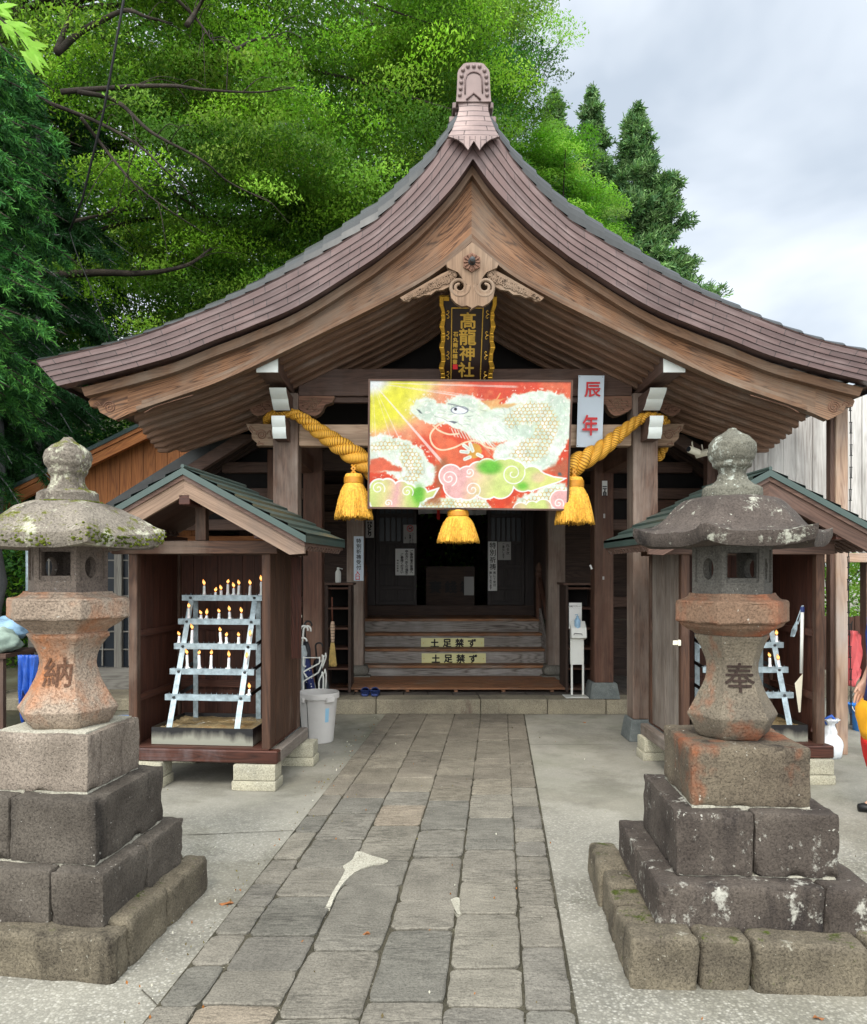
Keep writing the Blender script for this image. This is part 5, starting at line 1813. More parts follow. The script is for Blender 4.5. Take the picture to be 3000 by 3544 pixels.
    # rays
    for (x2, y2, wd, op) in ((560, 640, 22, .8), (220, 430, 7, .6), (165, 430, 7, .5), (60, 430, 6, .5), (830, 165, 13, .6), (1060, 72, 16, .6), (700, 130, 7, .5), (40, 400, 6, .4)):
        t_ = ((X - 40) * (x2 - 40) + (Y_ - 50) * (y2 - 50)) / ((x2 - 40) ** 2 + (y2 - 50) ** 2)
        d = np.abs((X - 40) * (y2 - 50) - (Y_ - 50) * (x2 - 40)) / math.hypot(x2 - 40, y2 - 50)
        put(sst(1, .7, d / (wd * .5 * np.clip(.25 + t_, .2, 1.2))) * sst(1.02, .98, t_) * sst(0, .06, t_) * op, c(244, 226, 226))
    put(sst(-30, 20, poly([(500, 640), (560, 600), (580, 690), (520, 900), (440, 910), (480, 800)]) + wob) * .9, c(176, 92, 46))
    put(sst(-20, 20, poly([(1290, 660), (1380, 600), (1440, 560), (1440, 700), (1340, 690)]) + wob) * .8, c(190, 96, 60))
    put(sst(.6, .75, n4) * sst(60, 20, np.hypot(X - 1400, Y_ - 660) * .8), c(60, 92, 104))

    def cloud(circles, tailp, stops, lw):
        d = np.full(X.shape, -1e9)
        for x, y, r in circles: d = np.maximum(d, r - np.hypot(X - x, Y_ - y))
        if tailp: d = np.maximum(d, poly(tailp))
        m = sst(-1, 3, d)
        u = X + 90 * (n1 - .5) * 2
        col = np.stack([np.interp(u, [s[0] for s in stops], [s[1][k] for s in stops]) for k in range(3)], -1)
        mk = m[..., None]
        img[:] = img * (1 - mk) + col * mk
        put(sst(lw, lw - 4, np.abs(d - lw * .3)), c(252, 252, 250))
    pk, yg, gr, ph = c(240, 178, 176), c(212, 226, 128), c(86, 190, 30), c(238, 208, 160)
    cloud([(600, 712, 84), (650, 780, 102), (720, 800, 90), (720, 720, 80), (800, 690, 84), (860, 660, 76), (860, 780, 100), (960, 780, 96), (1050, 690, 96), (1020, 650, 70), (960, 660, 76), (1120, 740, 84), (1180, 720, 84), (1230, 730, 60)],
          [(1150, 650), (1250, 680), (1340, 710), (1430, 722), (1380, 750), (1290, 780), (1180, 820), (1080, 800)],
          [(520, pk), (700, pk), (800, ph), (950, yg), (1150, yg), (1300, c(222, 222, 120))], 7)
    inside = sst(0, 20, np.maximum(90 - np.hypot((X - 880) * .8, (Y_ - 640)), 0) + 40 * (n2 - .5))
    put(sst(100, 30, np.hypot((X - 880) * .85, (Y_ - 645) * 1.4) + 60 * (n1 - .5)) * .9, gr)
    put(sst(60, 10, np.hypot(X - 1120, (Y_ - 780) * 1.3) + 40 * (n2 - .5)) * .8, gr)
    put(sst(70, 20, np.hypot(X - 1230, (Y_ - 720) * 1.3) + 40 * (n1 - .5)) * .5, pk)
    cloud([(90, 810, 72), (150, 800, 66), (250, 810, 62), (300, 830, 60), (380, 850, 62), (120, 900, 100), (220, 900, 100), (320, 910, 70), (20, 860, 60)], [(380, 795), (430, 830), (520, 800), (480, 870), (380, 900)],
          [(20, yg), (110, c(226, 216, 140)), (200, pk), (290, yg), (380, c(150, 206, 70)), (440, yg)], 8)
    put(sst(70, 15, np.hypot((X - 370) * 1.1, (Y_ - 850) * .7) + 40 * (n2 - .5)) * .8, gr)
    cloud([(1110, 960, 60), (1190, 940, 52), (1270, 940, 66), (1390, 880, 74), (1440, 880, 74)], None, [(1060, pk), (1180, yg), (1290, yg), (1340, pk), (1430, pk)], 6)

    def swirl(x, y, r, turns=1.6, a0=0.0, dr=1, wd=7):
        pts = []
        for k in range(40):
            t = k / 39
            rr = r * (1 - .88 * t)
            pts.append((x + rr * math.cos(a0 + dr * t * turns * 2 * PI), y + rr * math.sin(a0 + dr * t * turns * 2 * PI)))
        line(pts, wd, c(252, 252, 250))
    swirl(590, 728, 60, 1.6, 1.2, -1); swirl(760, 810, 58, 1.6, .8, -1); swirl(735, 685, 36, 1.4, 2.2, -1); swirl(1045, 690, 88, 1.7, -.3, 1); swirl(82, 808, 50, 1.5, .5, -1); swirl(290, 830, 46, 1.5, .6, -1); swirl(1380, 905, 38, 1.4, .5, -1); swirl(155, 915, 28, 1.3, .4, -1)
    # brush texture, dulled pigment
    br = fbm(w, h, 40, 4, 21)[..., None]; g_ = img.mean(-1, keepdims=True)
    img[:] = (g_ + (img - g_) * .9) * (.9 + .2 * br) + 6 * (RNG.normal(size=img.shape[:2]))[..., None]
    img[:] = np.clip(img, 0, 250)
    return img


def painting():
    w, h = 420, 272
    img = paint(w, h)
    Yt, Yb = 6.97, 7.12
    tl, tr, bl, br = P(1281, 1318, Yt), P(1976, 1322, Yt), P(1278, 1754, Yb), P(1960, 1761, Yb)
    T = thing('dragon_painting_board', 'large framed painting of a white dragon over red sky, below the name plaque', 'painting', (tl + tr + bl + br) / 4)
    U, V = np.meshgrid(np.linspace(0, 1, w), np.linspace(0, 1, h))
    c4 = [np.array(p) for p in (tl, tr, bl, br)]
    pts = ((c4[0] * (1 - U[..., None]) + c4[1] * U[..., None]) * (1 - V[..., None]) + (c4[2] * (1 - U[..., None]) + c4[3] * U[..., None]) * V[..., None])
    pts = pts.reshape(-1, 3) - np.array(T.location)
    idx = np.arange(w * h).reshape(h, w)
    f = np.stack([idx[1:, :-1], idx[1:, 1:], idx[:-1, 1:], idx[:-1, :-1]], -1).reshape(-1, 4)
    me = bpy.data.meshes.new('canvas')
    me.vertices.add(len(pts)); me.vertices.foreach_set('co', pts.ravel())
    me.loops.add(f.size); me.loops.foreach_set('vertex_index', f.ravel())
    me.polygons.add(len(f)); me.polygons.foreach_set('loop_start', np.arange(0, f.size, 4)); me.polygons.foreach_set('loop_total', np.full(len(f), 4))
    me.update()
    at = me.color_attributes.new('tint', 'FLOAT_COLOR', 'POINT')
    s = img.reshape(-1, 3) / 255
    l = np.where(s <= .04045, s / 12.92, ((s + .055) / 1.055) ** 2.4) * .66
    at.data.foreach_set('color', np.concatenate([l, np.ones((len(l), 1))], 1).astype(np.float32).ravel())
    me.materials.append(M['painting'])
    o = bpy.data.objects.new('canvas', me); COL.objects.link(o); o.parent = T
    # frame
    nrm = (tr - tl).cross(bl - tl).normalized()
    if nrm.y > 0: nrm = -nrm
    q = MB()
    e = .016
    dx, dz = Vector((e, 0, 0)), (tl - bl).normalized() * e
    b_ = -nrm * .03
    for a, b, da in ((tl - dx, tr + dx, dz), (bl - dx - dz, br + dx - dz, dz)):
        q.hexa([p + k * da + m * (b_ - nrm * 0) + nrm * .008 for p in (a, b) for m in (0, 1) for k in (0, 1)])
    for a, b, da in ((bl, tl, -dx), (br, tr, dx)):
        q.hexa([p + k * da + m * b_ + nrm * .008 for p in (a, b) for m in (0, 1) for k in (0, 1)])
    q.build('frame', M['beam'], T)
    q = MB()
    q.hexa([p + b_ * k * .9 - nrm * .002 for p in (bl, br, tl, tr) for k in (0, 1)])
    q.build('backing', M['beam'], T)
    q = MB()
    for t in (.12, .88):
        a = tl + (tr - tl) * t
        q.tube([a + b_ * .5, Vector((a.x, 7.3, 3.3)), Vector((a.x, 7.555, 3.35))], .004, 5)
    q.build('hanging_wire', M['cable'], T)


painting()

# ------------------------------------------------------------------ plaque with the shrine's name
def plaque():
    Yt, Yb = 6.72, 7.16
    pm = lambda x, y: P(1350 + .2834 * x, 1000 + .2834 * y, 1 / ((1 - (y - 80) / 1020) / Yt + (y - 80) / 1020 / Yb))
    T = thing('name_plaque', 'dark plaque with gold characters and scalloped gold sides, tilted under the gable pendant', 'plaque', pm(950, 600))
    nrm = Vector((0, -1, 0))
    d = (pm(950, 1100) - pm(950, 80)).normalized()
    nrm = Vector((1, 0, 0)).cross(d).normalized()
    if nrm.y > 0: nrm = -nrm
    q = MB()
    bt = Vector((0, .035, 0))
    c = [pm(640, 1110), pm(640, 90), pm(1225, 1110), pm(1258, 90)]
    q.hexa([c[0], c[1], c[0] + bt, c[1] + bt, c[2], c[3], c[2] + bt, c[3] + bt])
    q.build('board', M['lacquer'], T)
    for s in (-1, 1):
        L = [(600, 75), (600, 180), (628, 265), (618, 300), (625, 355), (600, 440), (625, 520), (618, 560), (622, 615), (597, 690), (620, 770), (622, 860), (594, 940), (618, 1010), (615, 1055), (617, 1100)]
        Wd = [95, 50, 42, 55, 48, 60, 45, 55, 48, 60, 46, 52, 60, 46, 55, 52]
        q = MB()
        for i in range(len(L) - 1):
            (x0, y0), (x1, y1) = L[i], L[i + 1]
            w0, w1 = (Wd[i], Wd[i + 1]) if i else (50, 50)
            mx = lambda x, y: x if s < 0 else (1900 - x - (y - 80) * .038)
            A = [pm(mx(x0, y0), y0), pm(mx(x0 + w0, y0), y0), pm(mx(x1, y1), y1), pm(mx(x1 + w1, y1), y1)]
            fwd = nrm * .045
            q.hexa([A[2] + fwd, A[0] + fwd, A[2], A[0], A[3] + fwd, A[1] + fwd, A[3], A[1]])
        if True:
            mx = lambda x, y: x if s < 0 else (1900 - x - (y - 80) * .038)
            A = [pm(mx(640, 78), 78), pm(mx(720, 78), 78), pm(mx(640, 130), 130), pm(mx(720, 130), 130)]
            q.hexa([A[2] + nrm * .04, A[0] + nrm * .04, A[2], A[0], A[3] + nrm * .04, A[1] + nrm * .04, A[3], A[1]])
        q.build('gold_side', M['gold'], T, bevel=.003)
        q = MB()
        for yc in (310, 565, 810, 1055):
            for dy in (-1, 1):
                pts = [(680, yc), (705, yc + dy * 8), (718, yc + dy * 28), (710, yc + dy * 46), (698, yc + dy * 46), (698, yc + dy * 34)]
                q.tube([pm(mx(x, y), y) + nrm * .004 for x, y in spline(pts, 12)], .0035, 5)
        q.build('gold_curl', M['goldflat'], T)
    q = MB()
    for pts in ([(752, 230), (742, 1105)], [(1135, 230), (1100, 1105)], [(752, 232), (1135, 232)]):
        a, b = [pm(*p) + nrm * .004 for p in pts]
        q.tube([a, b], .005, 6)
    q.build('gold_line', M['goldflat'], T)
    q = MB()
    s = 7.0 / F * .2834
    for ch, x, y, sz in (('髙', 950, 385, 205), ('龍', 945, 585, 215), ('神', 938, 785, 200), ('社', 928, 985, 205)):
        q = MB()
        letters(q, ch, sz * s, lambda a, b: pm(x, y) + Vector((1, 0, 0)) * a - d * b + nrm * .004, 0, 0, .0035)
        q.build('gold_character', M['goldflat'], T)
    q = MB()
    for i, ch in enumerate('石丸雨紅謹書'):
        x, y = 800 - i * 2, 552 + i * 67
        letters(q, ch, 62 * s, lambda a, b: pm(x, y) + Vector((1, 0, 0)) * a - d * b + nrm * .004, 0, 0, .002)
    q.build('small_character', M['goldflat'], T)
    q = MB()
    a = [pm(765, 980), pm(765, 920), pm(823, 980), pm(823, 920)]
    q.face([p + nrm * .003 for p in (a[0], a[2], a[3], a[1])]); q.build('red_seal', M['redink'], T)
    q = MB()
    q.tube([pm(800, 100) + bt, Vector((pm(800, 100).x, 7.55, 3.45))], .01, 6); q.tube([pm(1100, 100) + bt, Vector((pm(1100, 100).x, 7.55, 3.45))], .01, 6)
    q.build('hook', M['cast'], T)


plaque()

# ------------------------------------------------------------------ white sign beside the painting
a, b, c_, d_ = P(2002, 1299, 7.45), P(2091, 1300, 7.45), P(1995, 1547, 7.48), P(2084, 1548, 7.48)
T = thing('white_sign', 'tall white sign with two red brush characters beside the dragon painting', 'sign', (a + b + c_ + d_) / 4)
q = MB(); bt = Vector((0, .008, 0))
q.hexa([c_, a, c_ + bt, a + bt, d_, b, d_ + bt, b + bt]); q.build('board', M['signwhite'], T)
for ch, px, py, sz in (('辰', 2050, 1349, 58), ('年', 2042, 1472, 58)):
    q = MB()
    letters(q, ch, sz * 7.45 / F, lambda x, z: (PX(px, 7.45) + x + z * .02, 7.442, PZ(py, 7.45) + z * (1.3 if ch == '年' else 1)), 0, 0, .003)
    q.build('red_character', M['redink'], T)
q = MB()
for px, py in ((2006, 1304), (2086, 1305), (1999, 1542), (2078, 1543)): q.ball(P(px, py, 7.449 + (.03 if py > 1500 else 0)), .004, 8, 5)
q.build('screw_head', M['bolt'], T)

# ------------------------------------------------------------------ sacred rope with tassels
cl = [(2278, 1590, 7.80, .055), (2306, 1520, 7.72, .055), (2303, 1465, 7.60, .055), (2270, 1443, 7.42, .05), (2225, 1446, 7.38, .055), (2150, 1497, 7.38, .075), (2080, 1555, 7.36, .094), (2000, 1602, 7.33, .112), (1950, 1635, 7.32, .12), (1800, 1700, 7.32, .13), (1640, 1722, 7.32, .13), (1480, 1718, 7.32, .13),
      (1360, 1680, 7.32, .128), (1262, 1602, 7.33, .118), (1180, 1545, 7.35, .105), (1100, 1490, 7.37, .085), (1040, 1445, 7.38, .066), (995, 1430, 7.42, .055), (955, 1432, 7.5, .05), (925, 1452, 7.62, .05), (935, 1490, 7.8, .05)]
C3 = [(*P(x, y, Y), r * .86) for x, y, Y, r in cl]
cs = spline(C3, 420)
T = thing('sacred_rope', 'thick twisted golden-yellow rope with tassels strung between the front pillars', 'rope', P(1600, 1740, 7.32))
ds = np.concatenate([[0], np.cumsum(np.linalg.norm(np.diff(cs[:, :3], axis=0), axis=1))])
ph = np.concatenate([[0], np.cumsum(np.diff(ds) / (cs[1:, 3] * 4.4))]) * 2 * PI
for j in range(3):
    q = MB()
    path, rad = [], []
    for i in range(len(cs)):
        tg = Vector(cs[min(i + 1, len(cs) - 1), :3] - cs[max(i - 1, 0), :3]).normalized()
        s_ = tg.cross(Vector((0, 1, 0))).normalized(); t_ = s_.cross(tg)
        a = ph[i] + j * 2 * PI / 3
        R_ = cs[i, 3]
        path.append(Vector(cs[i, :3]) + (s_ * math.cos(a) + t_ * math.sin(a)) * R_ * .5)
        rad.append(R_ * .52)
    q.tube(path, rad, 14)
    q.build('strand', M['rope'], T, smooth=True)


def tassel(cx, ytop, ybot, wbot, Y, lean=0.0):
    s = Y / F
    H = (ybot - ytop) * s
    rb_ = wbot * s / 2
    top = P(cx, ytop, Y)
    q = MB()
    n = 190
    rr = random.Random(cx)
    jit = [rr.uniform(-1, 1) for _ in range(n)]
    end = [rr.uniform(-.02, .03) for _ in range(n)]
    rings = []
    prof = [(.42, 1.0), (.47, .965), (.48, .93), (.49, .82), (.47, .795), (.50, .77), (.60, .70), (.70, .58), (.80, .42), (.88, .26), (.96, .10), (1.0, .0)]
    for (r, t) in spline(prof, 40):
        ring = []
        k0 = max(0.0, min(1, (.78 - t) / .2))
        for k in range(n):
            a = 2 * PI * k / n
            rip = (.030 * math.sin(a * 62 + jit[k] * .8) + .02 * jit[k] + .03 * math.sin(5 * a + 3 * jit[0] + 2 * t)) * k0
            z = t - (end[k] + .018 * math.sin(7 * a)) * max(0, 1 - t * 8)
            x = rb_ * r * (1 + rip) * math.cos(a)
            ring.append((top.x + x + lean * (1 - t) * H, top.y + rb_ * r * (1 + rip) * math.sin(a), top.z - H + z * H))
        rings.append(ring)
    # hollow foot
    last = rings[-1]
    cxm, cym = top.x + lean * H, top.y
    rings.append([(cxm + (p[0] - cxm) * .8, cym + (p[1] - cym) * .8, p[2] + .02) for p in last])
    rings.append([(cxm + (p[0] - cxm) * .1, cym + (p[1] - cym) * .1, p[2] + .06) for p in last])
    q.loft(rings, True, True)
    for k in range(150):                     # loose yarns over the skirt and past its hem
        a = rr.uniform(0, 2 * PI); t0 = rr.uniform(.25, .7); t1 = rr.uniform(-.05, .03)
        pr_ = np.array(prof)[::-1]
        pts = []
        for t in np.linspace(t0, t1, 4):
            r_ = rb_ * float(np.interp(max(t, 0), pr_[:, 1], pr_[:, 0])) * rr.uniform(1.0, 1.045)
            aa = a + .05 * math.sin(t * 9 + k)
            pts.append((top.x + r_ * math.cos(aa) + lean * (1 - t) * H, top.y + r_ * math.sin(aa), top.z - H + t * H))
        q.tube(pts, .0032, 4)
    ts = q.build('tassel', M['tassel'], T, smooth=True)
    q = MB()
    for k in range(6):
        z = top.z - H + H * (.80 + .022 * k)
        R_ = rb_ * .5
        q.tube([(top.x + lean * .2 * H + R_ * math.cos(a), top.y + R_ * math.sin(a), z) for a in [2 * PI * i / 28 for i in range(29)]], .0058, 6)
    q.build('binding_cord', M['tasselband'], ts, smooth=True)
    q = MB()
    for d in (-1, 1):
        q.tube([(top.x + d * .02, top.y, top.z + .08), (top.x - d * .018, top.y - .02, top.z + .045), (top.x + d * .015, top.y - .012, top.z + .012), (top.x, top.y, top.z - .03)], .011, 8)
    q.build('hanging_knot', M['tasselband'], ts, smooth=True)


tassel(1224, 1640, 1792, 128, 7.22)
tassel(1585, 1762, 1876, 142, 7.2)
tassel(1985, 1652, 1810, 132, 7.22, .02)

# ------------------------------------------------------------------ step signs and papers
for i, (x0, x1, y0, y1, Y, where) in enumerate(((1457, 1675, 2208, 2243, 11.02, 'on the upper of the two signed steps'), (1459, 1681, 2261, 2298, 10.77, 'on the lower of the two signed steps'))):
    o = panel('step_sign', 'pale yellow sign with four black characters, %s' % where, 'sign', x0, x1, y0, y1, Y, M['signyellow'], .006, 'no-shoes signs on the steps',
              [('h', '土足禁ず', 31, 43, (x0 + x1) / 2 - 62, (y0 + y1) / 2, 'ink', 1.2)])
    q = MB()
    zz = PZ(y1, Y) + .004
    q.box(PX(x0, Y) + .002, PX(x1, Y) - .002, Y - .0015, Y - .0005, zz, zz + .012); q.build('yellow_edge', M['signyellowline'], o)
    q = MB()
    for px in (x0 + 8, x1 - 8): q.ball((PX(px, Y), Y - .001, PZ((y0 + y1) / 2, Y)), .006, 8, 5)
    q.build('screw_head', M['goldflat'], o)
panel('reception_sign', 'narrow white sign on the step pillar, black characters ending in two red ones', 'sign', 1224, 1258, 1856, 2010, 10.37, M['signwhite'], .008, None,
      [('v', '特別祈祷受付', 17.5, 18.4, 1241, 1872, 'ink', .35), ('v', '入口', 18, 17, 1237.5, 1983, 'redink', .5)])
panel('prayer_notice', 'tall white notice of large black characters pasted on the door beside the open doorway', 'notice', 1689, 1720, 1874, 2045, 12.19, M['paper'], .003, None,
      [('v', '特別祈祷', 23, 24.5, 1705, 1888, 'ink', .35), ('v', '奥にて受付', 10, 10.8, 1711, 1982, 'ink', .2), ('v', '致しております', 9.5, 9, 1698, 1982, 'ink', .3)])
panel('small_notice', 'crumpled greyish notice pasted next to the tall prayer notice on the door', 'notice', 1723, 1768, 1875, 1938, 12.19, M['paper_dim'], .003, None,
      [('v', 'れる次', 12, 13, 1757, 1888, 'ink', .3), ('v', 'ご奉仕します', 9, 9, 1742, 1884, 'ink', .2)])
panel('worshipper_notice', 'cream notice with four columns of brush writing on the door below the no-smoking sign', 'notice', 1368, 1434, 1899, 1991, 12.19, M['paper'], .003, None,
      [('v', 'ご参拝者の皆様へ', 11, 10.2, 1424, 1909, 'ink', .4), ('v', '中の方へお入り頂き', 11, 9.4, 1407, 1908, 'ink', .4), ('v', 'ご参拝ください', 11, 10, 1391, 1920, 'ink', .4), ('v', '神社社務所', 6.5, 9, 1376, 1940, 'ink', .2)])
o = panel('no_smoking_sign', 'white sign with red circle and slash over a dog shape, high on the door', 'sign', 1396, 1441, 1816, 1880, 12.19, M['paper_dim'], .003, None,
          [('v', 'ペットの入場', 7, 7, 1428, 1848, 'ink', .2), ('v', 'ご遠慮下さい', 7, 6, 1419, 1848, 'ink', .2), ('v', '高龍', 4, 4, 1402, 1860, 'ink', .1)])
q = MB()
cc = P(1419, 1829, 12.187)
q.tube([(cc.x + .045 * math.cos(t), cc.y, cc.z + .045 * math.sin(t)) for t in [2 * PI * k / 28 for k in range(29)]], .006, 5); q.tube([(cc.x - .03, cc.y - .001, cc.z + .03), (cc.x + .03, cc.y - .001, cc.z - .03)], .005, 5)
q.build('prohibition_ring', M['redink'], o)
q = MB(); q.cbox((cc.x, cc.y, cc.z), (.045, .003, .018)); q.cbox((cc.x + .02, cc.y, cc.z + .014), (.014, .003, .016))
for dx in (-.018, .016): q.cbox((cc.x + dx, cc.y, cc.z - .016), (.006, .003, .018))
q.build('dog_shape', M['ink'], o)
panel('hanging_tag', 'white tag with bold black kana hung behind the step pillar', 'sign', 1265, 1294, 1801, 1861, 11.5, M['paper_dim'], .006, None,
      [('v', 'ひとり', 17, 13.5, 1279, 1822, 'ink', 1.2), ('h', '呑酒', 8, 9, 1274, 1809, 'ink', .4)])
panel('offering_paper', 'small white paper stuck over the last character of the offering box', 'notice', 1606, 1640, 1996, 2060, 12.73, M['paper_dim'], .003)
panel('pillar_sticker', 'small white-edged sticker with black characters on the red-brown inner pillar', 'sticker', 2083.5, 2101.5, 1664, 1715, 8.938, M['paper'], .003, None,
      [('v', '一丁目', 15, 13, 2092.5, 1684, 'ink', 1.5)])
for i, (x0, x1, y0, y1) in enumerate(((2088, 2094, 1778, 1793), (2085, 2091, 1995, 2006))):
    panel('metal_tag', ['tiny pale metal tag at mid height of the inner pillar', 'tiny pale metal tag low on the inner pillar'][i], 'tag', x0, x1, y0, y1, 8.938, M['paper_dim'], .004)
q = MB(); q.beam(P(2042, 1655 + 300, 8.93), P(2048, 1680 + 290, 8.93), .004, .02); tag(q.build('torn_paper', M['paper'], None), 'torn strip of white paper slanting on the inner pillar', 'paper')

# door curtain and candles of the interior left dark
q = MB()
rings = []
for i in range(41):
    t = i / 40
    x = PX(1447 + 236 * t, 12.0)
    w = .012 * math.sin(t * 38) + .01 * math.sin(t * 15 + 1)
    rings.append([(x, 12.0 + w, 2.95), (x, 12.0 + w * 1.3, 2.65), (x, 12.0 + w * 1.5, PZ(1780 - 3 * math.sin(t * 6), 12.0))])
q.loft(rings, False)
cu = tag(q.build('door_curtain', M['paper_dim'], None, smooth=True), 'short white curtain hanging over the shrine doorway behind the painting', 'curtain')
q = MB(); q.box(PX(1512, 11.96), PX(1522, 11.96), 11.955, 11.96, PZ(1798, 11.96), 2.9); q.build('red_ribbon', M['redcloth'], cu)

# ------------------------------------------------------------------ hand-sanitiser stand
Y = 9.05
s = Y / F
T = thing('sanitiser_stand', 'slim white sanitiser stand with a pictured header board and two thin legs on the plinth', 'stand', P(1997, 2411, Y))
bx = lambda q, x0, x1, y0, y1, ya, yb: q.box(PX(x0, Y), PX(x1, Y), ya, yb, PZ(y1, Y), PZ(y0, Y))
q = MB(); q.box(PX(1952, Y), PX(2042, Y), Y - .10, Y + .12, .169, .177); q.build('base_plate', M['plasticwhite'], T, bevel=.002)
for x in (1975, 2014):
    q = MB(); bx(q, x, x + 7, 2298, 2406, Y - .008, Y + .008); q.build('leg', M['plasticwhite'], T, bevel=.004)
q = MB(); bx(q, 1973, 2020, 2206, 2300, Y - .012, Y + .012); q.build('column', M['plasticwhite'], T, bevel=.004)
q = MB()
q.prism([(Y - .09, PZ(2205, Y)), (Y + .02, PZ(2214, Y)), (Y + .02, PZ(2150, Y)), (Y - .06, PZ(2172, Y))], PX(1973, Y), PX(2025, Y), mp=lambda a, b, c: (b, a, c))
q.build('bottle_holder', M['plasticwhite'], T, bevel=.004)
q = MB(); q.tube([P(1986, 2197, Y - .1), P(1988, 2192, Y - .1), P(2014, 2194, Y - .1), P(2014, 2199, Y - .1)], .004, 6); q.build('holder_handle', M['bolt'], T)
q = MB(); q.hexa([P(x, y, Y + .02 + d + (.03 if y < 2100 else 0)) for x in (1969, 2013) for d in (0, .006) for y in (2176, 2086)])
hd = q.build('header_board', M['paper'], T)
q = MB()
for i, ch in enumerate('消毒スプレー'): letters(q, ch, 8 * s, lambda x, z: (x, Y + .044, z), PX(1974.5 + i * 6.8, Y), PZ(2099, Y))
for i in range(13): letters(q, '一', 3 * s, lambda x, z: (x, Y + .042, z), PX(1973 + i * 3.0, Y), PZ(2107, Y))
q.build('lettering', M['ink'], hd)
q = MB(); q.lathe([(.03, 0), (.034, .03), (.034, .1), (.02, .125), (.014, .13), (.014, .15)], 16, P(1998, 2178, Y - .03)); q.tube([P(1998, 2139, Y - .03), P(1998, 2126, Y - .03), P(1990, 2128, Y - .05)], .005, 6)
tag(q.build('pump_bottle', M['tarppale'], None, smooth=.6), 'clear blue pump bottle sitting in the sanitiser stand', 'bottle')

# ------------------------------------------------------------------ sandals, bin, umbrella stand, umbrellas, broom
def sandal(x, label):
    T = thing('clog', label, 'clog', (x, 9.18, .168), random.uniform(-.04, .04), 'navy clogs on the plinth')
    q = MB()
    rings = []
    for t in np.linspace(0, 1, 12):
        y = -.12 + .25 * t
        w = .05 * (1 - .25 * (1 - t) ** 2) * math.sin(max(.25, min(1, 1.25 - .5 * t)) * PI * .5) * (1.0 if t < .9 else .86) * (1 if t > .04 else .8)
        rings.append([(w * math.cos(a), y, .0 + (.026 if math.sin(a) > 0 else 0) + .004) for a in [PI * .05, PI * .5, PI * .95, PI * 1.05, PI * 1.5, PI * 1.95]])
    q.loft(rings, True, True); q.build('sole', M['navy'], T, world=False, smooth=.6, bevel=.004)
    q = MB()
    rings = []
    for t in np.linspace(0, 1, 10):
        y = .0 + .125 * t
        w = .051 * math.cos(t * PI * .36) ** .6
        h = .03 + .055 * math.cos((t - .1) * PI * .5)
        rings.append([(w * math.cos(a), y, .028 + max(.003, (h - .028)) * math.sin(a)) for a in np.linspace(0, PI, 11)])
    q.loft(rings, False); u = q.build('upper', M['navy'], T, world=False, smooth=True)
    u.modifiers.new('sheet', 'SOLIDIFY').thickness = .006
    q = MB(); q.tube([(.052 * math.cos(a), .0 - .10 * math.sin(a), .05 + .012 * math.sin(a)) for a in np.linspace(0, PI, 14)], .006, 6); q.build('heel_strap', M['navy'], T, world=False, smooth=True)


Y9 = 9.09
sandal(PX(1262, Y9), 'navy rubber clog nearer the waste bin of the pair left below the steps')
sandal(PX(1296, Y9), 'navy rubber clog nearer the step signs of the pair left below the steps')

T = thing('waste_bin', 'grey-white plastic bin with light blue inside, standing beside the candle shelter', 'bin', (-.955, 7.5, 0))
q = MB()
pr = [(.135, 0), (.142, .006), (.178, .40), (.18, .41), (.196, .412), (.197, .458), (.193, .463), (.184, .46)]
q.lathe(pr + [(.176, .40), (.14, .02), (.01, .016)], 48, caps=False)
q.lathe([(.01, .012), (.141, .012)], 48, caps=False)
body = q.build('body', [M['bin'], M['binblue']], T, smooth=.6, world=False)
for p in body.data.polygons:
    c = p.center
    if c.z > .02 and math.hypot(c.x, c.y) < .1815 - (.46 - c.z) * .085 - .004 + .0 and p.normal.dot(Vector((c.x, c.y, 0))) < 0: p.material_index = 1
q = MB()
for a in (-2.35, -.85):
    q.box(-.045, .045, -.012, .012, .385, .435, Matrix.Rotation(a + PI / 2, 4, 'Z') @ Matrix.Translation((0, -.2, 0)))
q.build('grip', M['bin'], T, world=False, bevel=.006)
q = MB(); q.tube([(.148 * math.cos(-2.05), .148 * math.sin(-2.05), .02), (.181 * math.cos(-2.05), .181 * math.sin(-2.05), .39)], .0025, 5); q.build('mould_seam', M['bolt'], T, world=False)
q = MB()
rg = []
for z in np.linspace(.2, .33, 6):
    r = .142 + .036 * z / .4 + .0012
    rg.append([(r * math.cos(a), r * math.sin(a), z) for a in np.linspace(-1.05, -.82, 6)])
q.loft(rg, False); q.build('faded_sticker', M['binblue'], T, world=False)

T = thing('umbrella_stand', 'white bent-wire umbrella stand behind the waste bin', 'umbrella stand', (-1.06, 8.05, 0))
q = MB()
us = lambda x, y: ((1000 + .2879 * x - 1093.6) * 8.1 / F, PZ(2050 + .2879 * y, 8.1))
for dy in (-.11, .11):
    for pts in ([(210, 1160), (210, 1060), (225, 1035), (370, 950), (395, 920), (440, 800), (440, 735)], [(395, 1160), (395, 1040), (430, 960), (430, 925), (445, 1010), (440, 1160)],
                [(210, 755), (210, 850), (240, 870)], [(255, 1000), (215, 940), (240, 915), (380, 840), (400, 815), (400, 755)]):
        q.tube([(us(*p)[0], dy, us(*p)[1]) for p in spline(pts, 30)], .008, 7)
for x in (210, 440):
    q.tube([(us(x, 760)[0], -.11, us(x, 760)[1]), (us(x, 760)[0], .11, us(x, 760)[1])], .007, 6)
    q.tube([(us(x, 1160)[0], -.11, .012), (us(x, 1160)[0], .11, .012)], .009, 6)
    for dy in (-.11, .11): q.tube([(us(x, 1160)[0], dy, us(x, 1155)[1]), (us(x, 1160)[0], dy, .004)], .008, 6)
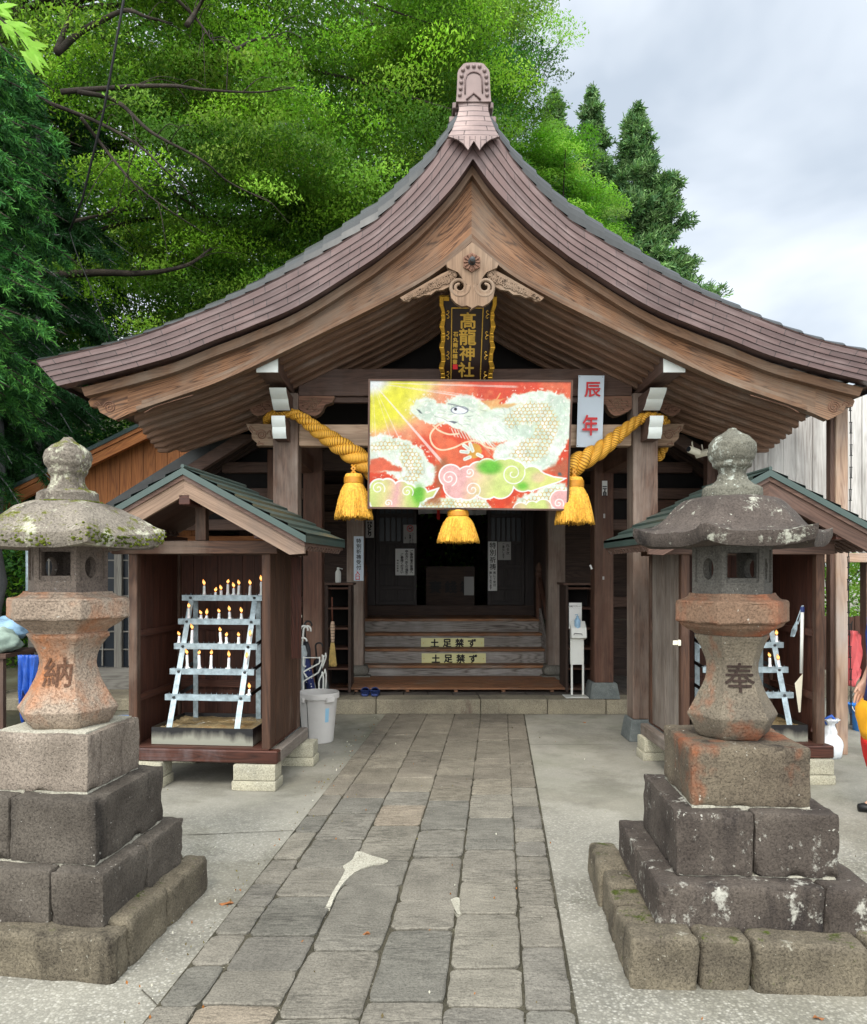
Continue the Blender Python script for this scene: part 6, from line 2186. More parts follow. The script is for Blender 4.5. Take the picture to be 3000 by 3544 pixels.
q.tube([(us(210, 765)[0], -.11, us(210, 765)[1]), (us(400, 765)[0], -.11, us(400, 765)[1])], .006, 6)
q.build('wire_frame', M['plasticwhite'], T, world=False, smooth=True)


def umbrella(x, y, lean, tip, m, hm, label, h=1.0, hookdir=1, r=.035, dots=False):
    T = thing('umbrella', label, 'umbrella', (x, y, .02), 0, 'umbrellas in the stand')
    R = Matrix.Rotation(lean, 4, 'Y') @ Matrix.Rotation(tip, 4, 'X')
    q = MB()
    n = 32
    rings = []
    for t in np.linspace(0, 1, 12):
        rr = r * (.16 + 1.0 * t ** .8) * (1 if t < .9 else 1 - (t - .9) * 5)
        rings.append([tuple(R @ Vector((rr * (1 + .22 * math.sin(4 * a + t * 3)) * math.cos(a), rr * (1 + .22 * math.sin(4 * a + t * 3)) * math.sin(a), (.04 + .70 * t) * h))) for a in [2 * PI * k / n for k in range(n)]])
    q.loft(rings, True, True)
    q.build('furled_canopy', m, T, smooth=True, world=False)
    q = MB()
    hk = [(0, 0, .0), (0, 0, .06), (0, 0, .86)] + [(hookdir * .036 * (1 - math.cos(a)), 0, .88 + .036 * math.sin(a)) for a in np.linspace(0, PI * 1.08, 12)]
    q.tube([tuple(R @ Vector((a, b, c * h))) for a, b, c in hk[1:3]], .005, 6)
    q.tube([tuple(R @ Vector((a, b, c * h))) for a, b, c in [(0, 0, .74)] + hk[2:]], .009, 8)
    q.build('crook_handle', hm, T, smooth=True, world=False)
    if dots:
        q = MB()
        for k in range(16):
            t = .25 + .6 * (k / 16); a = -PI / 2 + 1.1 * math.sin(k * 2.4)
            rr = r * (.16 + t ** .8) * (1 + .22 * math.sin(4 * a + t * 3))
            q.ball(tuple(R @ Vector((rr * math.cos(a), rr * math.sin(a), (.04 + .7 * t) * h))), .007, 8, 5)
        q.build('white_dot', M['paper'], T, world=False)


umbrella(-1.27, 8.06, .10, 0, M['greycloth'], M['plasticwhite'], 'pale grey furled umbrella with white crook, closest to the shelter wall', 1.12, 1, .05)
umbrella(-1.21, 7.98, .02, 0, M['greycloth'], M['plasticwhite'], 'pale grey furled umbrella with white crook, one place in from the shelter wall', 1.12, 1, .046)
umbrella(-1.0, 8.05, -.24, 0, M['navycloth'], M['plasticwhite'], 'navy furled umbrella with white dots leaning in the wire stand', 1.0, 1, .045, True)
umbrella(-.98, 8.12, -.10, 0, M['blackcloth'], M['black'], 'black furled umbrella with hooked black handle standing nearest the broom', .92, 1, .04)
umbrella(-1.12, 8.14, -.05, .02, M['blackcloth'], M['black'], 'black furled umbrella with raised black crook in the middle of the stand', 1.16, 1, .04)

T = thing('broom', 'straw broom with thin red handle hanging against the shoe shelf', 'broom', P(1152, 2306, 9.0))
q = MB(); q.tube([P(1149, 2067, 9.0), P(1150, 2150, 9.0)], .007, 8); q.build('handle', M['redder'], T, smooth=True)
q = MB(); q.lathe([(.012, 0), (.02, .02), (.024, .06), (.02, .08), (.024, .11), (.026, .2), (.018, .24)][::1], 14, P(1151, 2225, 9.0)); q.build('bound_head', M['new'], T, smooth=.7)
q = MB()
for k in range(7):
    z = PZ(2222 - k * 10, 9.0)
    q.tube([(PX(1151, 9) + .026 * math.cos(a), 9 + .026 * math.sin(a), z) for a in np.linspace(0, 2 * PI, 14)], .003, 5)
q.build('binding', M['ink'], T)
q = MB()
for k in range(120):
    a, rr = random.uniform(0, 2 * PI), random.random() ** .5
    p0 = Vector((PX(1151, 9) + .02 * rr * math.cos(a), 9 + .02 * rr * math.sin(a), PZ(2224, 9)))
    p1 = Vector((PX(1152, 9) + .048 * rr * math.cos(a), 9 + .02 * rr * math.sin(a), PZ(2302, 9) + random.uniform(-.02, .04)))
    q.tube([p0, p1], [.0028, .0012], 4)
q.build('bristle', M['straw'] if 'straw' in M else plain('broom_straw', (206, 178, 110), .8, var=.3, scale=30), T)


# ------------------------------------------------------------------ shoe shelves at both sides of the steps
def shelf(x0, x1, label):
    T = thing('shoe_shelf', label, 'shelf', ((x0 + x1) / 2, 9.55, .168))
    for x in (x0, x1 - .03):
        q = MB(); q.box(x, x + .03, 9.35, 9.75, .169, 1.42); q.build('side_board', M['hall'], T)
    for k in range(6):
        z = .2 + k * .235
        q = MB(); q.box(x0 + .031, x1 - .031, 9.36, 9.75, z, z + .022); q.build('shelf_board', M['red'], T)
    q = MB(); q.box(x0, x1, 9.76, 9.775, .169, 1.42); q.build('back_board', M['darkvoid'], T)
    q = MB(); q.box(x0 - .03, x1 + .03, 9.33, 9.78, 1.425, 1.45); q.build('top_board', M['beam'], T)


shelf(PX(1128, 9.4), PX(1215, 9.4), 'open shoe shelf in shadow between the broom and the step pillar')
shelf(PX(1955, 9.4), PX(2062, 9.4), 'open shelf in shadow behind the sanitiser stand')
q = MB(); q.lathe([(.03, 0), (.034, .02), (.034, .11), (.03, .13), (.016, .15), (.014, .18)], 16, P(1170, 1975, 9.5)); q.tube([P(1170, 1935, 9.5), P(1170, 1924, 9.5), P(1186, 1928, 9.5)], .006, 6)
bt_ = q.build('pump_bottle', M['plasticwhite'], None, smooth=.6); bt_.location.z = 1.451; tag(bt_, 'white pump bottle on top of the shoe shelf beside the shelter eave', 'bottle')

# ------------------------------------------------------------------ cameras, chain, cable, plaques in the porch
for i, (x, y, Y, lb) in enumerate(((2398, 1560, 7.72, 'white bullet security camera under the porch rafters, the one pointing outward'), (2432, 1569, 7.95, 'white bullet security camera under the porch rafters, the rear one of the pair'))):
    T = thing('security_camera', lb, 'camera', P(x, y, Y), 0, 'security cameras under the porch roof')
    Rm = Matrix.Rotation(math.radians(-60 if i == 0 else 50), 4, 'Z') @ Matrix.Rotation(math.radians(80), 4, 'X')
    q = MB(); q.lathe([(.02, -.07), (.034, -.07), (.034, .05), (.028, .06)], 20, M=Rm); q.build('housing', M['cream'], T, smooth=.6, world=False)
    q = MB(); q.lathe([(.026, .061), (.026, .064)], 16, M=Rm); q.build('lens', M['glass'], T, world=False)
    q = MB(); q.tube([(0, 0, .03), (.0, .02, .06), (.0, .03, .09)], .007, 8); q.build('bracket', M['cream'], T, world=False)
T = thing('rain_chain', 'black iron rain chain of long links hanging from the porch eave by the tan post', 'chain', (PX(2940, 6.72), 6.72, 1.0))
q = MB()
z = 3.12
k = 0
while z > .32:
    for d in (-1, 1):
        ax = (1, 0) if k % 2 else (.35, .94)
        q.tube([(PX(2940, 6.72) + d * .006 * ax[0] + .012 * math.sin(z * 3), 6.72 + d * .006 * ax[1], z), (PX(2940, 6.72) + d * .004 * ax[0] + .012 * math.sin(z * 3), 6.72 + d * .004 * ax[1], z - .09)], .0038, 5)
    for zz in (z, z - .09):
        q.tube([(PX(2940, 6.72) - .012 * ax[0] + .012 * math.sin(z * 3), 6.72 - .012 * ax[1], zz), (PX(2940, 6.72) + .012 * ax[0] + .012 * math.sin(z * 3), 6.72 + .012 * ax[1], zz)], .0038, 5)
    z -= .094; k += 1
q.build('link', M['cast'], T)
q = MB()
q.tube([P(435, -60, 7.0), P(428, 0, 7.0), P(360, 380, 7.4), P(285, 690, 7.8), P(240, 800, 8.0)], .011, 6)
q.tube([P(240, 800, 8.0), P(262, 870, 8.0), P(320, 1010, 8.0), P(375, 1160, 8.05), P(384, 1192, 8.1)], .0045, 5)
tag(q.build('overhead_cable', M['cable'], None, smooth=True), 'black cable slanting down across the trees to the shrine eave', 'cable')

q = MB()
yy = 9.6
q.prism([(PX(2374, yy), PZ(1735, yy)), (PX(2465, yy), PZ(1735, yy)), (PX(2465, yy), PZ(1690, yy)), (PX(2410, yy), PZ(1655, yy)), (PX(2374, yy), PZ(1688, yy))], yy, yy + .04)
o = tag(q.build('votive_board', M['redder'], None), 'large reddish house-shaped votive board in the dark hall above the shelter roof', 'votive board')
q = MB(); column_text(q, '奉納', .09, .1, lambda x, z: (x, yy - .002, z), PX(2412, yy), PZ(1690, yy)); q.build('lettering', M['ink'], o)
yy = 9.4
q = MB()
q.prism([(PX(2341, yy), PZ(1735, yy)), (PX(2377, yy), PZ(1735, yy)), (PX(2377, yy), PZ(1693, yy)), (PX(2360, yy), PZ(1684, yy)), (PX(2341, yy), PZ(1692, yy))], yy, yy + .03)
o = tag(q.build('votive_tablet', M['new'], None), 'small pale wooden house-shaped tablet on the rail next to the reddish votive board', 'votive tablet')
q = MB(); q.box(PX(2341, yy), PX(2377, yy), yy - .003, yy - .001, PZ(1735, yy), PZ(1708, yy)); q.build('paper_band', M['paper'], o)
q = MB(); q.box(PX(2240, 9.7), PX(2560, 9.7), 9.3, 9.8, PZ(1775, 9.5), PZ(1736, 9.5)); tag(q.build('display_rail', M['red'], None), 'red-brown rail holding the votive tablets in the dark hall', 'rail')

# ------------------------------------------------------------------ inside the grey-boarded shelter, and behind it
T = thing('long_scoop', 'white long-handled scraper hanging inside the grey-boarded shelter', 'scraper', P(2765, 2466, 6.2))
q = MB(); q.tube([P(2776, 2110, 6.2), P(2773, 2330, 6.2)], .013, 10); q.build('handle', M['plasticwhite'], T, smooth=True)
q = MB(); q.tube([P(2776, 2100, 6.2), P(2776, 2118, 6.2)], .016, 10); q.build('grip', M['navy'], T)
q = MB(); q.hexa([P(2750, 2365, 6.19), P(2764, 2466, 6.19), P(2750, 2365, 6.21), P(2764, 2466, 6.21), P(2778, 2330, 6.19), P(2770, 2464, 6.19), P(2778, 2330, 6.21), P(2770, 2464, 6.21)])
q.build('blade', M['cream'], T)
q = MB()
T = thing('wire_skimmer', 'small wire skimmer hung by its loop next to the white scraper', 'skimmer', P(2744, 2205, 6.2))
q.tube([P(2776, 2095, 6.2), P(2756, 2150, 6.2)], .004, 6); q.tube([P(2780, 2095, 6.2), P(2762, 2160, 6.2)], .004, 6); q.build('handle', M['galv'], T)
q = MB()
for k in range(7):
    f_ = (k - 3) / 3.2
    q.tube([P(2758 + f_ * 2, 2150, 6.2), P(2748 + f_ * 9, 2180, 6.19), P(2742 + f_ * 7, 2203, 6.2)], .002, 5)
q.tube([P(2756, 2150, 6.2), P(2740, 2180, 6.2), P(2737, 2200, 6.2), P(2746, 2204, 6.2), P(2757, 2180, 6.2), P(2758, 2150, 6.2)], .003, 5); q.build('wire_bowl', M['galv'], T)
T = thing('hand_shovel', 'small black ash shovel leaning in the corner of the grey-boarded shelter', 'shovel', P(2800, 2580, 6.2))
q = MB(); q.tube([P(2818, 2485, 6.12), P(2808, 2532, 6.1)], .009, 8); q.build('handle', M['sill'], T)
q = MB(); q.prism([(PX(2776, 6.2), PZ(2570, 6.2)), (PX(2812, 6.2), PZ(2580, 6.2)), (PX(2818, 6.2), PZ(2550, 6.2)), (PX(2808, 6.2), PZ(2532, 6.2)), (PX(2798, 6.2), PZ(2534, 6.2))], 6.2, 6.206); q.build('blade', M['galvdark'], T)
T = thing('plastic_bag', 'knotted white plastic bag with blue print on the ground behind the shelter post', 'bag', (3.50, 6.85, 0))
q = MB()
rings = []
for t in np.linspace(0, 1, 16):
    r = .10 * (math.sin(min(1, t * 1.25 + .18) * PI) ** .5 if t < .66 else .5 - .38 * (t - .66) / .34 * 1.0) + .004
    if t > .85: r = .03 + .05 * (t - .85) / .15
    rings.append([(r * math.cos(a) * (1 + .12 * math.sin(5 * a + 6 * t)), r * math.sin(a) * (1 + .1 * math.sin(7 * a)), .33 * t) for a in [2 * PI * k / 30 for k in range(30)]])
q.loft(rings, True, True); q.build('sack', M['bag'], T, smooth=True, world=False)
q = MB(); q.tube([(-.02, 0, .27), (-.06, -.02, .33), (.0, -.03, .36), (.05, -.02, .3)], .012, 8); q.build('tie', M['tarp'], T, smooth=True, world=False)

# ------------------------------------------------------------------ board wall, tan post, fence at the yard's edge
T = thing('board_wall', 'tall wall of pale grey weathered upright boards beside the shrine', 'wall', (4.6, 8.4, 0))
q = MB()
x = 3.12
while x < 6.4:
    w = random.uniform(.13, .2)
    yo = random.uniform(0, .012)
    q.box(x, x + w - .004, 8.35 + yo, 8.375 + yo, 1.78, 3.42)
    x += w
q.build('boards', M['greyboard'], T)
q = MB(); q.box(3.1, 6.4, 8.33, 8.42, 1.68, 1.775); q.build('lower_beam', M['tanpost'], T, bevel=.006)
for x in (3.08, 4.75, 6.3):
    q = MB(); q.box(x - .06, x + .06, 8.43, 8.55, 0, 3.4); q.build('post', M['beam'], T)
T = thing('tan_post', 'square tan timber post with a dark edge standing in front of the board wall', 'post', (PX(2912, 6.98), 7.0, 0))
q = MB(); q.box(PX(2893, 6.94), PX(2935, 6.94), 6.94, 7.05, 0, 3.2); q.build('post', M['tanpost'], T, bevel=.005)
q = MB(); q.box(PX(2870, 6.98), PX(2892.5, 6.98), 6.965, 7.04, .3, 3.2); q.build('dark_side', M['beam'], T, bevel=.004)  # dark strip in place of the post's darker side face
T = thing('board_fence', 'low dark board fence beneath the green bushes', 'fence', (6.2, 10.4, 0))
q = MB()
for k in range(30): q.box(4.6 + k * .13, 4.6 + k * .13 + .12, 10.4, 10.425, .05, .98 + .012 * (k % 3))
q.build('boards', M['red'], T)
q = MB(); q.box(4.6, 8.5, 10.43, 10.47, .7, .78); q.build('rail', M['beam'], T)
q = MB(); q.box(4.4, 8.5, 10.0, 10.3, 0, .32); tag(q.build('concrete_kerb', M['plinth'], None, bevel=.01), 'low concrete kerb in front of the dark board fence', 'kerb')
T = thing('pink_jacket', 'coral pink waterproof jacket hanging by the rain chain', 'jacket', (PX(2960, 8.6), 8.6, PZ(2373, 8.6)))
q = MB()
rings = []
for (x0, x1, y) in ((2938, 2958, 2183), (2936, 2972, 2196), (2934, 2980, 2225), (2934, 2982, 2262), (2934, 2978, 2300), (2934, 2970, 2335), (2934, 2952, 2355), (2936, 2944, 2373)):
    c = (PX(x0, 8.6) + PX(x1, 8.6)) / 2; w = (PX(x1, 8.6) - PX(x0, 8.6)) / 2
    rings.append([(c + w * math.cos(a) * (1 + .10 * math.sin(6 * a + y * .05)), 8.6 + .08 * math.sin(a) * (1 + .45 * math.sin(7 * a + y * .06)), PZ(y, 8.6)) for a in [2 * PI * k / 26 for k in range(26)]])
q.loft(rings, True, True); q.build('body', M['pink'], T, smooth=True)
q = MB(); q.tube([P(2946, 2183, 8.6), P(2946, 2160, 8.6), P(2950, 2150, 8.6)], .006, 6); q.build('hanger', M['cast'], T)
T = thing('bucket', 'bright blue plastic bucket with wire handle on the yard beside the tan post', 'bucket', (PX(2990, 8.0), 8.0, 0))
q = MB(); q.lathe([(.01, .005), (.10, 0), (.145, .24), (.155, .245), (.155, .262), (.142, .26), (.098, .012), (.01, .01)], 32, caps=False); bk = q.build('pail', M['bluepla'], T, smooth=.6, world=False); bk.location.z = .0
q = MB(); q.tube([(.15 * math.cos(a), -.06, .25 - .15 * math.sin(a) * .6) for a in np.linspace(0, PI, 16)], .005, 6); q.build('wire_handle', M['plasticwhite'], T, world=False)
q = MB(); q.tube([P(2935, 2420, 7.6), P(3000, 2335, 7.3)], .012, 8); tag(q.build('net_pole', M['plasticwhite'], None, smooth=True), 'thin white pole leaning across the blue bucket', 'pole')
# ================================================================== neighbour hall, clutter at the tree side
T = thing('side_hall', 'neighbouring hall with orange-brown boarded gable and dark green roof edge', 'building', (-4.0, 9.9, 0))
Yh = 9.9
zl = lambda x: PZ(1716, 9.6) + (x - PX(0, 9.6)) * .49
q = MB()
x0, x1 = -5.25, -2.6
for (o, h, y0, y1, nm, m) in ((.0, .05, Yh - .34, 13, 'roof_sheet', 'greenroofdark'), (-.05, .05, Yh - .32, Yh - .26, 'upper_fascia', 'orange'), (-.17, .115, Yh - .30, Yh - .22, 'barge_board', 'orange')):
    q = MB()
    q.prism([(x0, zl(x0) + o), (x1, zl(x1) + o), (x1, zl(x1) + o + h), (x0, zl(x0) + o + h)], y0, y1, ua=.45)
    q.build(nm, M[m], T)
q = MB()
x = -4.75
while x < -2.75:
    w = .148
    q.prism([(x, 2.02), (x + w - .004, 2.02), (x + w - .004, zl(x + w) - .05), (x, zl(x) - .05)], Yh + random.uniform(0, .004), Yh + .02, ua=PI / 2)
    x += w
q.build('gable_boards', M['orange'], T)
q = MB(); q.box(-4.8, -1.9, Yh - .03, Yh + .03, 1.93, 2.018); q.build('lintel', M['orange'], T)
q = MB(); q.box(-4.8, -1.9, Yh + .03, Yh + .05, 0.02, 1.93); q.build('window_glass', M['glass'], T)
q = MB()
for x in np.arange(-4.75, -1.95, .165):
    q.box(x - .008, x + .008, Yh - .005, Yh + .02, .42, 1.93)
for z in np.arange(.62, 1.9, .22):
    q.box(-4.75, -1.95, Yh - .002, Yh + .018, z - .008, z + .008)
q.build('window_lattice', M['greylattice'], T)
for x in (-4.78, -4.1, -3.72, -3.05, -2.4):
    q = MB(); q.box(x - .045, x + .045, Yh - .04, Yh + .028, .0, 1.93); q.build('window_post', M['greylattice'], T)
q = MB(); q.box(-4.8, -1.9, Yh - .07, Yh + .028, .06, .40); q.build('lower_panel', M['greylattice'], T)
q = MB(); q.box(-5.0, -1.7, 9.1, Yh - .08, 0, .14); q.build('concrete_step', M['plinth'], T, bevel=.01)

T = thing('tarp_bundle', 'heap of pale sheets on a bench with a torn blue tarpaulin hanging down', 'tarpaulin', (-4.15, 7.9, 0))
q = MB(); q.box(-4.75, -3.93, 7.6, 8.3, .76, .80); q.build('bench_top', M['beam'], T)
for x in (-4.7, -4.0):
    for y in (7.66, 8.22):
        q = MB(); q.box(x - .03, x + .03, y - .03, y + .03, 0, .76); q.build('leg', M['beam'], T)


def heap(cx, cy, cz, rx, ry, rz, m, name, sd):
    q = MB()
    rings = []
    for i in range(15):
        t = PI * i / 14
        ring = []
        for k in range(28):
            a = 2 * PI * k / 28
            p = Vector((math.sin(t) * math.cos(a), math.sin(t) * math.sin(a), -math.cos(t)))
            d = 1 + .28 * noise.noise(p * 2.2 + Vector((sd, 0, 0))) + .12 * abs(noise.noise(p * 6 + Vector((0, sd, 0))))
            ring.append((cx + p.x * rx * d, cy + p.y * ry * d, max(cz - rz * .75, cz + p.z * rz * d)))
        rings.append(ring)
    q.loft(rings, True, True)
    q.build(name, m, T, smooth=True)


heap(-4.45, 7.85, .93, .3, .25, .17, M['tarppale'], 'folded_sheet', 3)
heap(-4.12, 7.8, .90, .22, .2, .13, M['sack'], 'folded_sheet', 8)
heap(-4.2, 8.05, 1.0, .25, .2, .13, M['tarppale'], 'folded_sheet', 15)
q = MB()
rings = []
for i in range(18):
    t = i / 17
    ring = []
    for k in range(17):
        u = k / 16
        x = PX(70 + 72 * u * (1 - .45 * t) + 10 * t, 7.6)
        ring.append((x, 7.56 - .05 * math.sin(u * 17 + 3 * t) * t - .02 * math.sin(u * 31), .80 - t * (.50 + .14 * math.sin(u * 11 + 1) + .05 * math.sin(u * 37))))
    rings.append(ring)
q.loft(rings, False)
q.build('torn_tarp', M['tarp'], T, smooth=True).modifiers.new('sheet', 'SOLIDIFY').thickness = .004
q = MB(); q.lathe([(.01, .0), (.24, .0), (.28, .2), (.3, .21), (.3, .225), (.275, .22), (.235, .02), (.01, .015)], 40, caps=False, c=(PX(395, 7.3), 7.3, .0))
for z in (.06, .1, .14, .18): q.tube([(PX(395, 7.3) + (.248 + z * .19) * math.cos(a), 7.3 + (.248 + z * .19) * math.sin(a), z) for a in np.linspace(0, 2 * PI, 40)], .005, 5)
tag(q.build('blue_basin', M['bluepla'], None, smooth=.6), 'bright blue ribbed plastic basin on the ground between lantern and shelter', 'basin')
q = MB(); q.tube([P(99, 2160, 9.4), P(99, 1820, 9.4)], .034, 14); tag(q.build('drain_pipe', M['galv'], None, smooth=True), 'blue-grey upright pipe seen between the mossy lantern and the tree trunks', 'pipe')

# ================================================================== the person at the yard's edge
def person():
    T = thing('person', 'person in blue top with yellow and red cloth at the waist, at the yard edge', 'person', (3.06, 5.2, 0))
    V = [(0, 0, .84), (0, 0, 1.0), (-.01, 0, 1.16), (0, 0, 1.30), (0, 0, 1.375), (-.015, 0, 1.44), (-.02, 0, 1.52), (-.01, 0, 1.60),
         (0, -.12, 1.29), (-.085, -.15, 1.03), (.05, -.26, .96), (.0, .12, 1.29), (.03, .2, 1.05), (-.06, .21, .84),
         (0, -.085, .80), (.01, -.095, .46), (.03, -.09, .09), (-.10, -.10, .045), (-.17, -.105, .035),
         (0, .085, .80), (.02, .095, .46), (.06, .09, .09), (-.06, .10, .045), (-.13, .105, .035)]
    E_ = [(0, 1), (1, 2), (2, 3), (3, 4), (4, 5), (5, 6), (6, 7), (3, 8), (8, 9), (9, 10), (3, 11), (11, 12), (12, 13), (0, 14), (14, 15), (15, 16), (16, 17), (17, 18), (0, 19), (19, 20), (20, 21), (21, 22), (22, 23)]
    R_ = [.13, .11, .125, .10, .048, .06, .092, .06, .052, .04, .028, .052, .04, .028, .085, .058, .04, .042, .03, .085, .058, .04, .042, .03]
    for w, dirn in ((10, Vector((.8, -.3, -.1))), (13, Vector((-.3, 0, -.9)))):
        b = Vector(V[w]); d = dirn.normalized(); sd = d.cross(Vector((0, 0, 1)) if abs(d.z) < .8 else Vector((0, 1, 0))).normalized()
        V.append(tuple(b + d * .05)); E_.append((w, len(V) - 1)); R_.append(.032); pal = len(V) - 1
        dn = Vector((.2, .1, -.5))
        for k, ln in enumerate((.07, .08, .075, .06)):
            o = sd * (k - 1.5) * .02
            a = b + d * .085 + o; m_ = a + d * ln * .5; e = m_ + (d * .7 + dn * .6).normalized() * ln * .5
            V.extend([tuple(a), tuple(m_), tuple(e)]); n = len(V)
            E_.extend([(pal, n - 3), (n - 3, n - 2), (n - 2, n - 1)]); R_.extend([.0105, .0085, .0065])
        th = b + d * .04 - sd * .035
        V.extend([tuple(th), tuple(th + d * .05 - sd * .01)]); n = len(V)
        E_.extend([(pal, n - 2), (n - 2, n - 1)]); R_.extend([.012, .008])
    me = bpy.data.meshes.new('body')
    me.from_pydata(V, E_, [])
    o = bpy.data.objects.new('body', me); COL.objects.link(o); o.parent = T
    sk = o.modifiers.new('skin', 'SKIN')
    for i, r in enumerate(R_): me.skin_vertices[0].data[i].radius = (r, r)
    me.skin_vertices[0].data[0].use_root = True
    o.modifiers.new('smooth', 'SUBSURF').levels = 2
    o.modifiers['smooth'].render_levels = 2
    me.materials.append(M['skin'])
    bpy.context.view_layer.update()
    fin = bpy.data.meshes.new_from_object(o.evaluated_get(bpy.context.evaluated_depsgraph_get()))
    o.modifiers.clear(); o.data = fin
    fin.materials.clear(); fin.materials.append(M['skin'])
    fin.polygons.foreach_set('use_smooth', [True] * len(fin.polygons))

    def garment(name, rings, m, caps=True):
        q = MB()
        rr = []
        for (cx, cy, cz, rx, ry) in rings:
            rr.append([(cx + rx * math.cos(a) * (1 + .05 * math.sin(5 * a + cz * 20)), cy + ry * math.sin(a) * (1 + .05 * math.sin(7 * a + cz * 9)), cz) for a in [2 * PI * k / 28 for k in range(28)]])
        q.loft(rr, True, caps)
        return q.build(name, m, T, smooth=True, world=False)
    garment('shirt', [(0, 0, .72, .155, .19), (0, 0, .84, .14, .18), (0, 0, 1.0, .125, .165), (-.01, 0, 1.18, .135, .18), (0, 0, 1.30, .12, .17), (0, 0, 1.36, .07, .08)], M['shirtblue'])
    for pts, rs in (([(0, -.13, 1.28), (-.078, -.15, 1.04), (-.03, -.2, .99)], [.07, .072, .058]), ([(0, .14, 1.28), (.03, .2, 1.05), (.01, .2, .98)], [.075, .068, .06])):
        q = MB(); q.tube([tuple(p) for p in spline(pts, 12)], np.interp(np.linspace(0, 1, 12), np.linspace(0, 1, len(rs)), rs).tolist(), 16); q.build('sleeve', M['shirtblue'], T, smooth=True, world=False)
    garment('yellow_wrap', [(0, 0, .50, .178, .19), (0, 0, .56, .19, .2), (0, 0, .64, .203, .21), (0, 0, .70, .205, .21), (0, 0, .745, .165, .2)], M['yellowcloth'])
    garment('red_wrap', [(.02, 0, .31, .155, .17), (.01, 0, .38, .165, .18), (0, 0, .46, .174, .185), (0, 0, .502, .18, .192)], M['redcloth'])
    for s, dx in ((-1, .03), (1, .06)):
        garment('trouser_leg', [(dx * .9 + .005, s * .09, .10, .062, .066), (dx * .6, s * .093, .28, .068, .07), (dx * .4, s * .094, .46, .078, .08), (0, s * .088, .72, .1, .1)], M['darkcloth'])
        q = MB()
        rings = []
        for t in np.linspace(0, 1, 10):
            x = dx + .07 - .29 * t
            w = .045 * math.sin(min(1, .3 + t) * PI * .5) * (1 if t < .85 else 1 - (t - .85) * 4)
            h = .10 - .05 * t ** .7
            rings.append([(x, s * (.09 + .015 * t) + w * math.cos(a), .004 + h * .5 + h * .5 * math.sin(a)) for a in [2 * PI * k / 16 for k in range(16)]])
        q.loft(rings, True, True); q.build('shoe', M['black'], T, smooth=True, world=False)
    q = MB(); q.ball((-.01, 0, 1.565), .118, 18, 12, (1.0, .92, .95)); hr = q.build('hair', M['hair'], T, smooth=True, world=False)
    hr.location = (.03, 0, .02)
    for s in (-1, 1):
        q = MB(); q.ball((-.098, s * .034, 1.515), .011, 10, 6); q.build('eye', M['ink'], T, smooth=True, world=False)
        q = MB(); q.ball((.0, s * .093, 1.505), .026, 10, 6, (.8, .4, 1.2)); q.build('ear', M['skin'], T, smooth=True, world=False)
    q = MB(); q.ball((-.108, 0, 1.49), .016, 10, 6, (1.1, .8, 1.3)); q.build('nose', M['skin'], T, smooth=True, world=False)
    q = MB(); q.ball((-.094, 0, 1.458), .02, 10, 6, (.5, 1.1, .35)); q.build('mouth', M['redder'], T, smooth=True, world=False)


person()

# ================================================================== vegetation
def leaf_cloud(name, ctr, size, tint, m, parent=None, aspect=.5, up=.5, droop=.35, org=None, cn=None):
    """One mesh of small rhombic leaves: ctr (N,3), size (N,), tint (N,3) linear."""
    N_ = len(ctr)
    d = RNG.normal(size=(N_, 3))
    nr = RNG.normal(size=(N_, 3))
    if cn is None: nr[:, 2] += up * 2
    else:                                        # leaves of one spray lie roughly in its plane
        nr = nr * .42 + cn
        d = d - (d * cn).sum(1)[:, None] * cn * .8
    d[:, 2] -= droop
    d /= np.linalg.norm(d, axis=1)[:, None]
    sd = np.cross(d, nr); sd /= (np.linalg.norm(sd, axis=1)[:, None] + 1e-9)
    L = size[:, None]
    a = ctr - d * L * .5; b = ctr + d * L * .5; mid = ctr - d * L * .08
    v = np.stack([a, mid + sd * L * aspect * .5, b, mid - sd * L * aspect * .5], 1).reshape(-1, 3)
    o0 = np.array(org if org is not None else (0, 0, 0), float)
    v = v - o0
    me = bpy.data.meshes.new(name)
    me.vertices.add(N_ * 4); me.vertices.foreach_set('co', v.astype(np.float32).ravel())
    me.loops.add(N_ * 4); me.loops.foreach_set('vertex_index', np.arange(N_ * 4, dtype=np.int32))
    me.polygons.add(N_); me.polygons.foreach_set('loop_start', np.arange(0, N_ * 4, 4, dtype=np.int32)); me.polygons.foreach_set('loop_total', np.full(N_, 4, dtype=np.int32))
    me.update()
    at = me.color_attributes.new('tint', 'FLOAT_COLOR', 'POINT')
    c = np.concatenate([np.repeat(tint, 4, 0), np.ones((N_ * 4, 1))], 1)
    at.data.foreach_set('color', c.astype(np.float32).ravel())
    me.materials.append(m)
    o = bpy.data.objects.new(name, me); COL.objects.link(o)
    if parent is not None: o.parent = parent
    return o


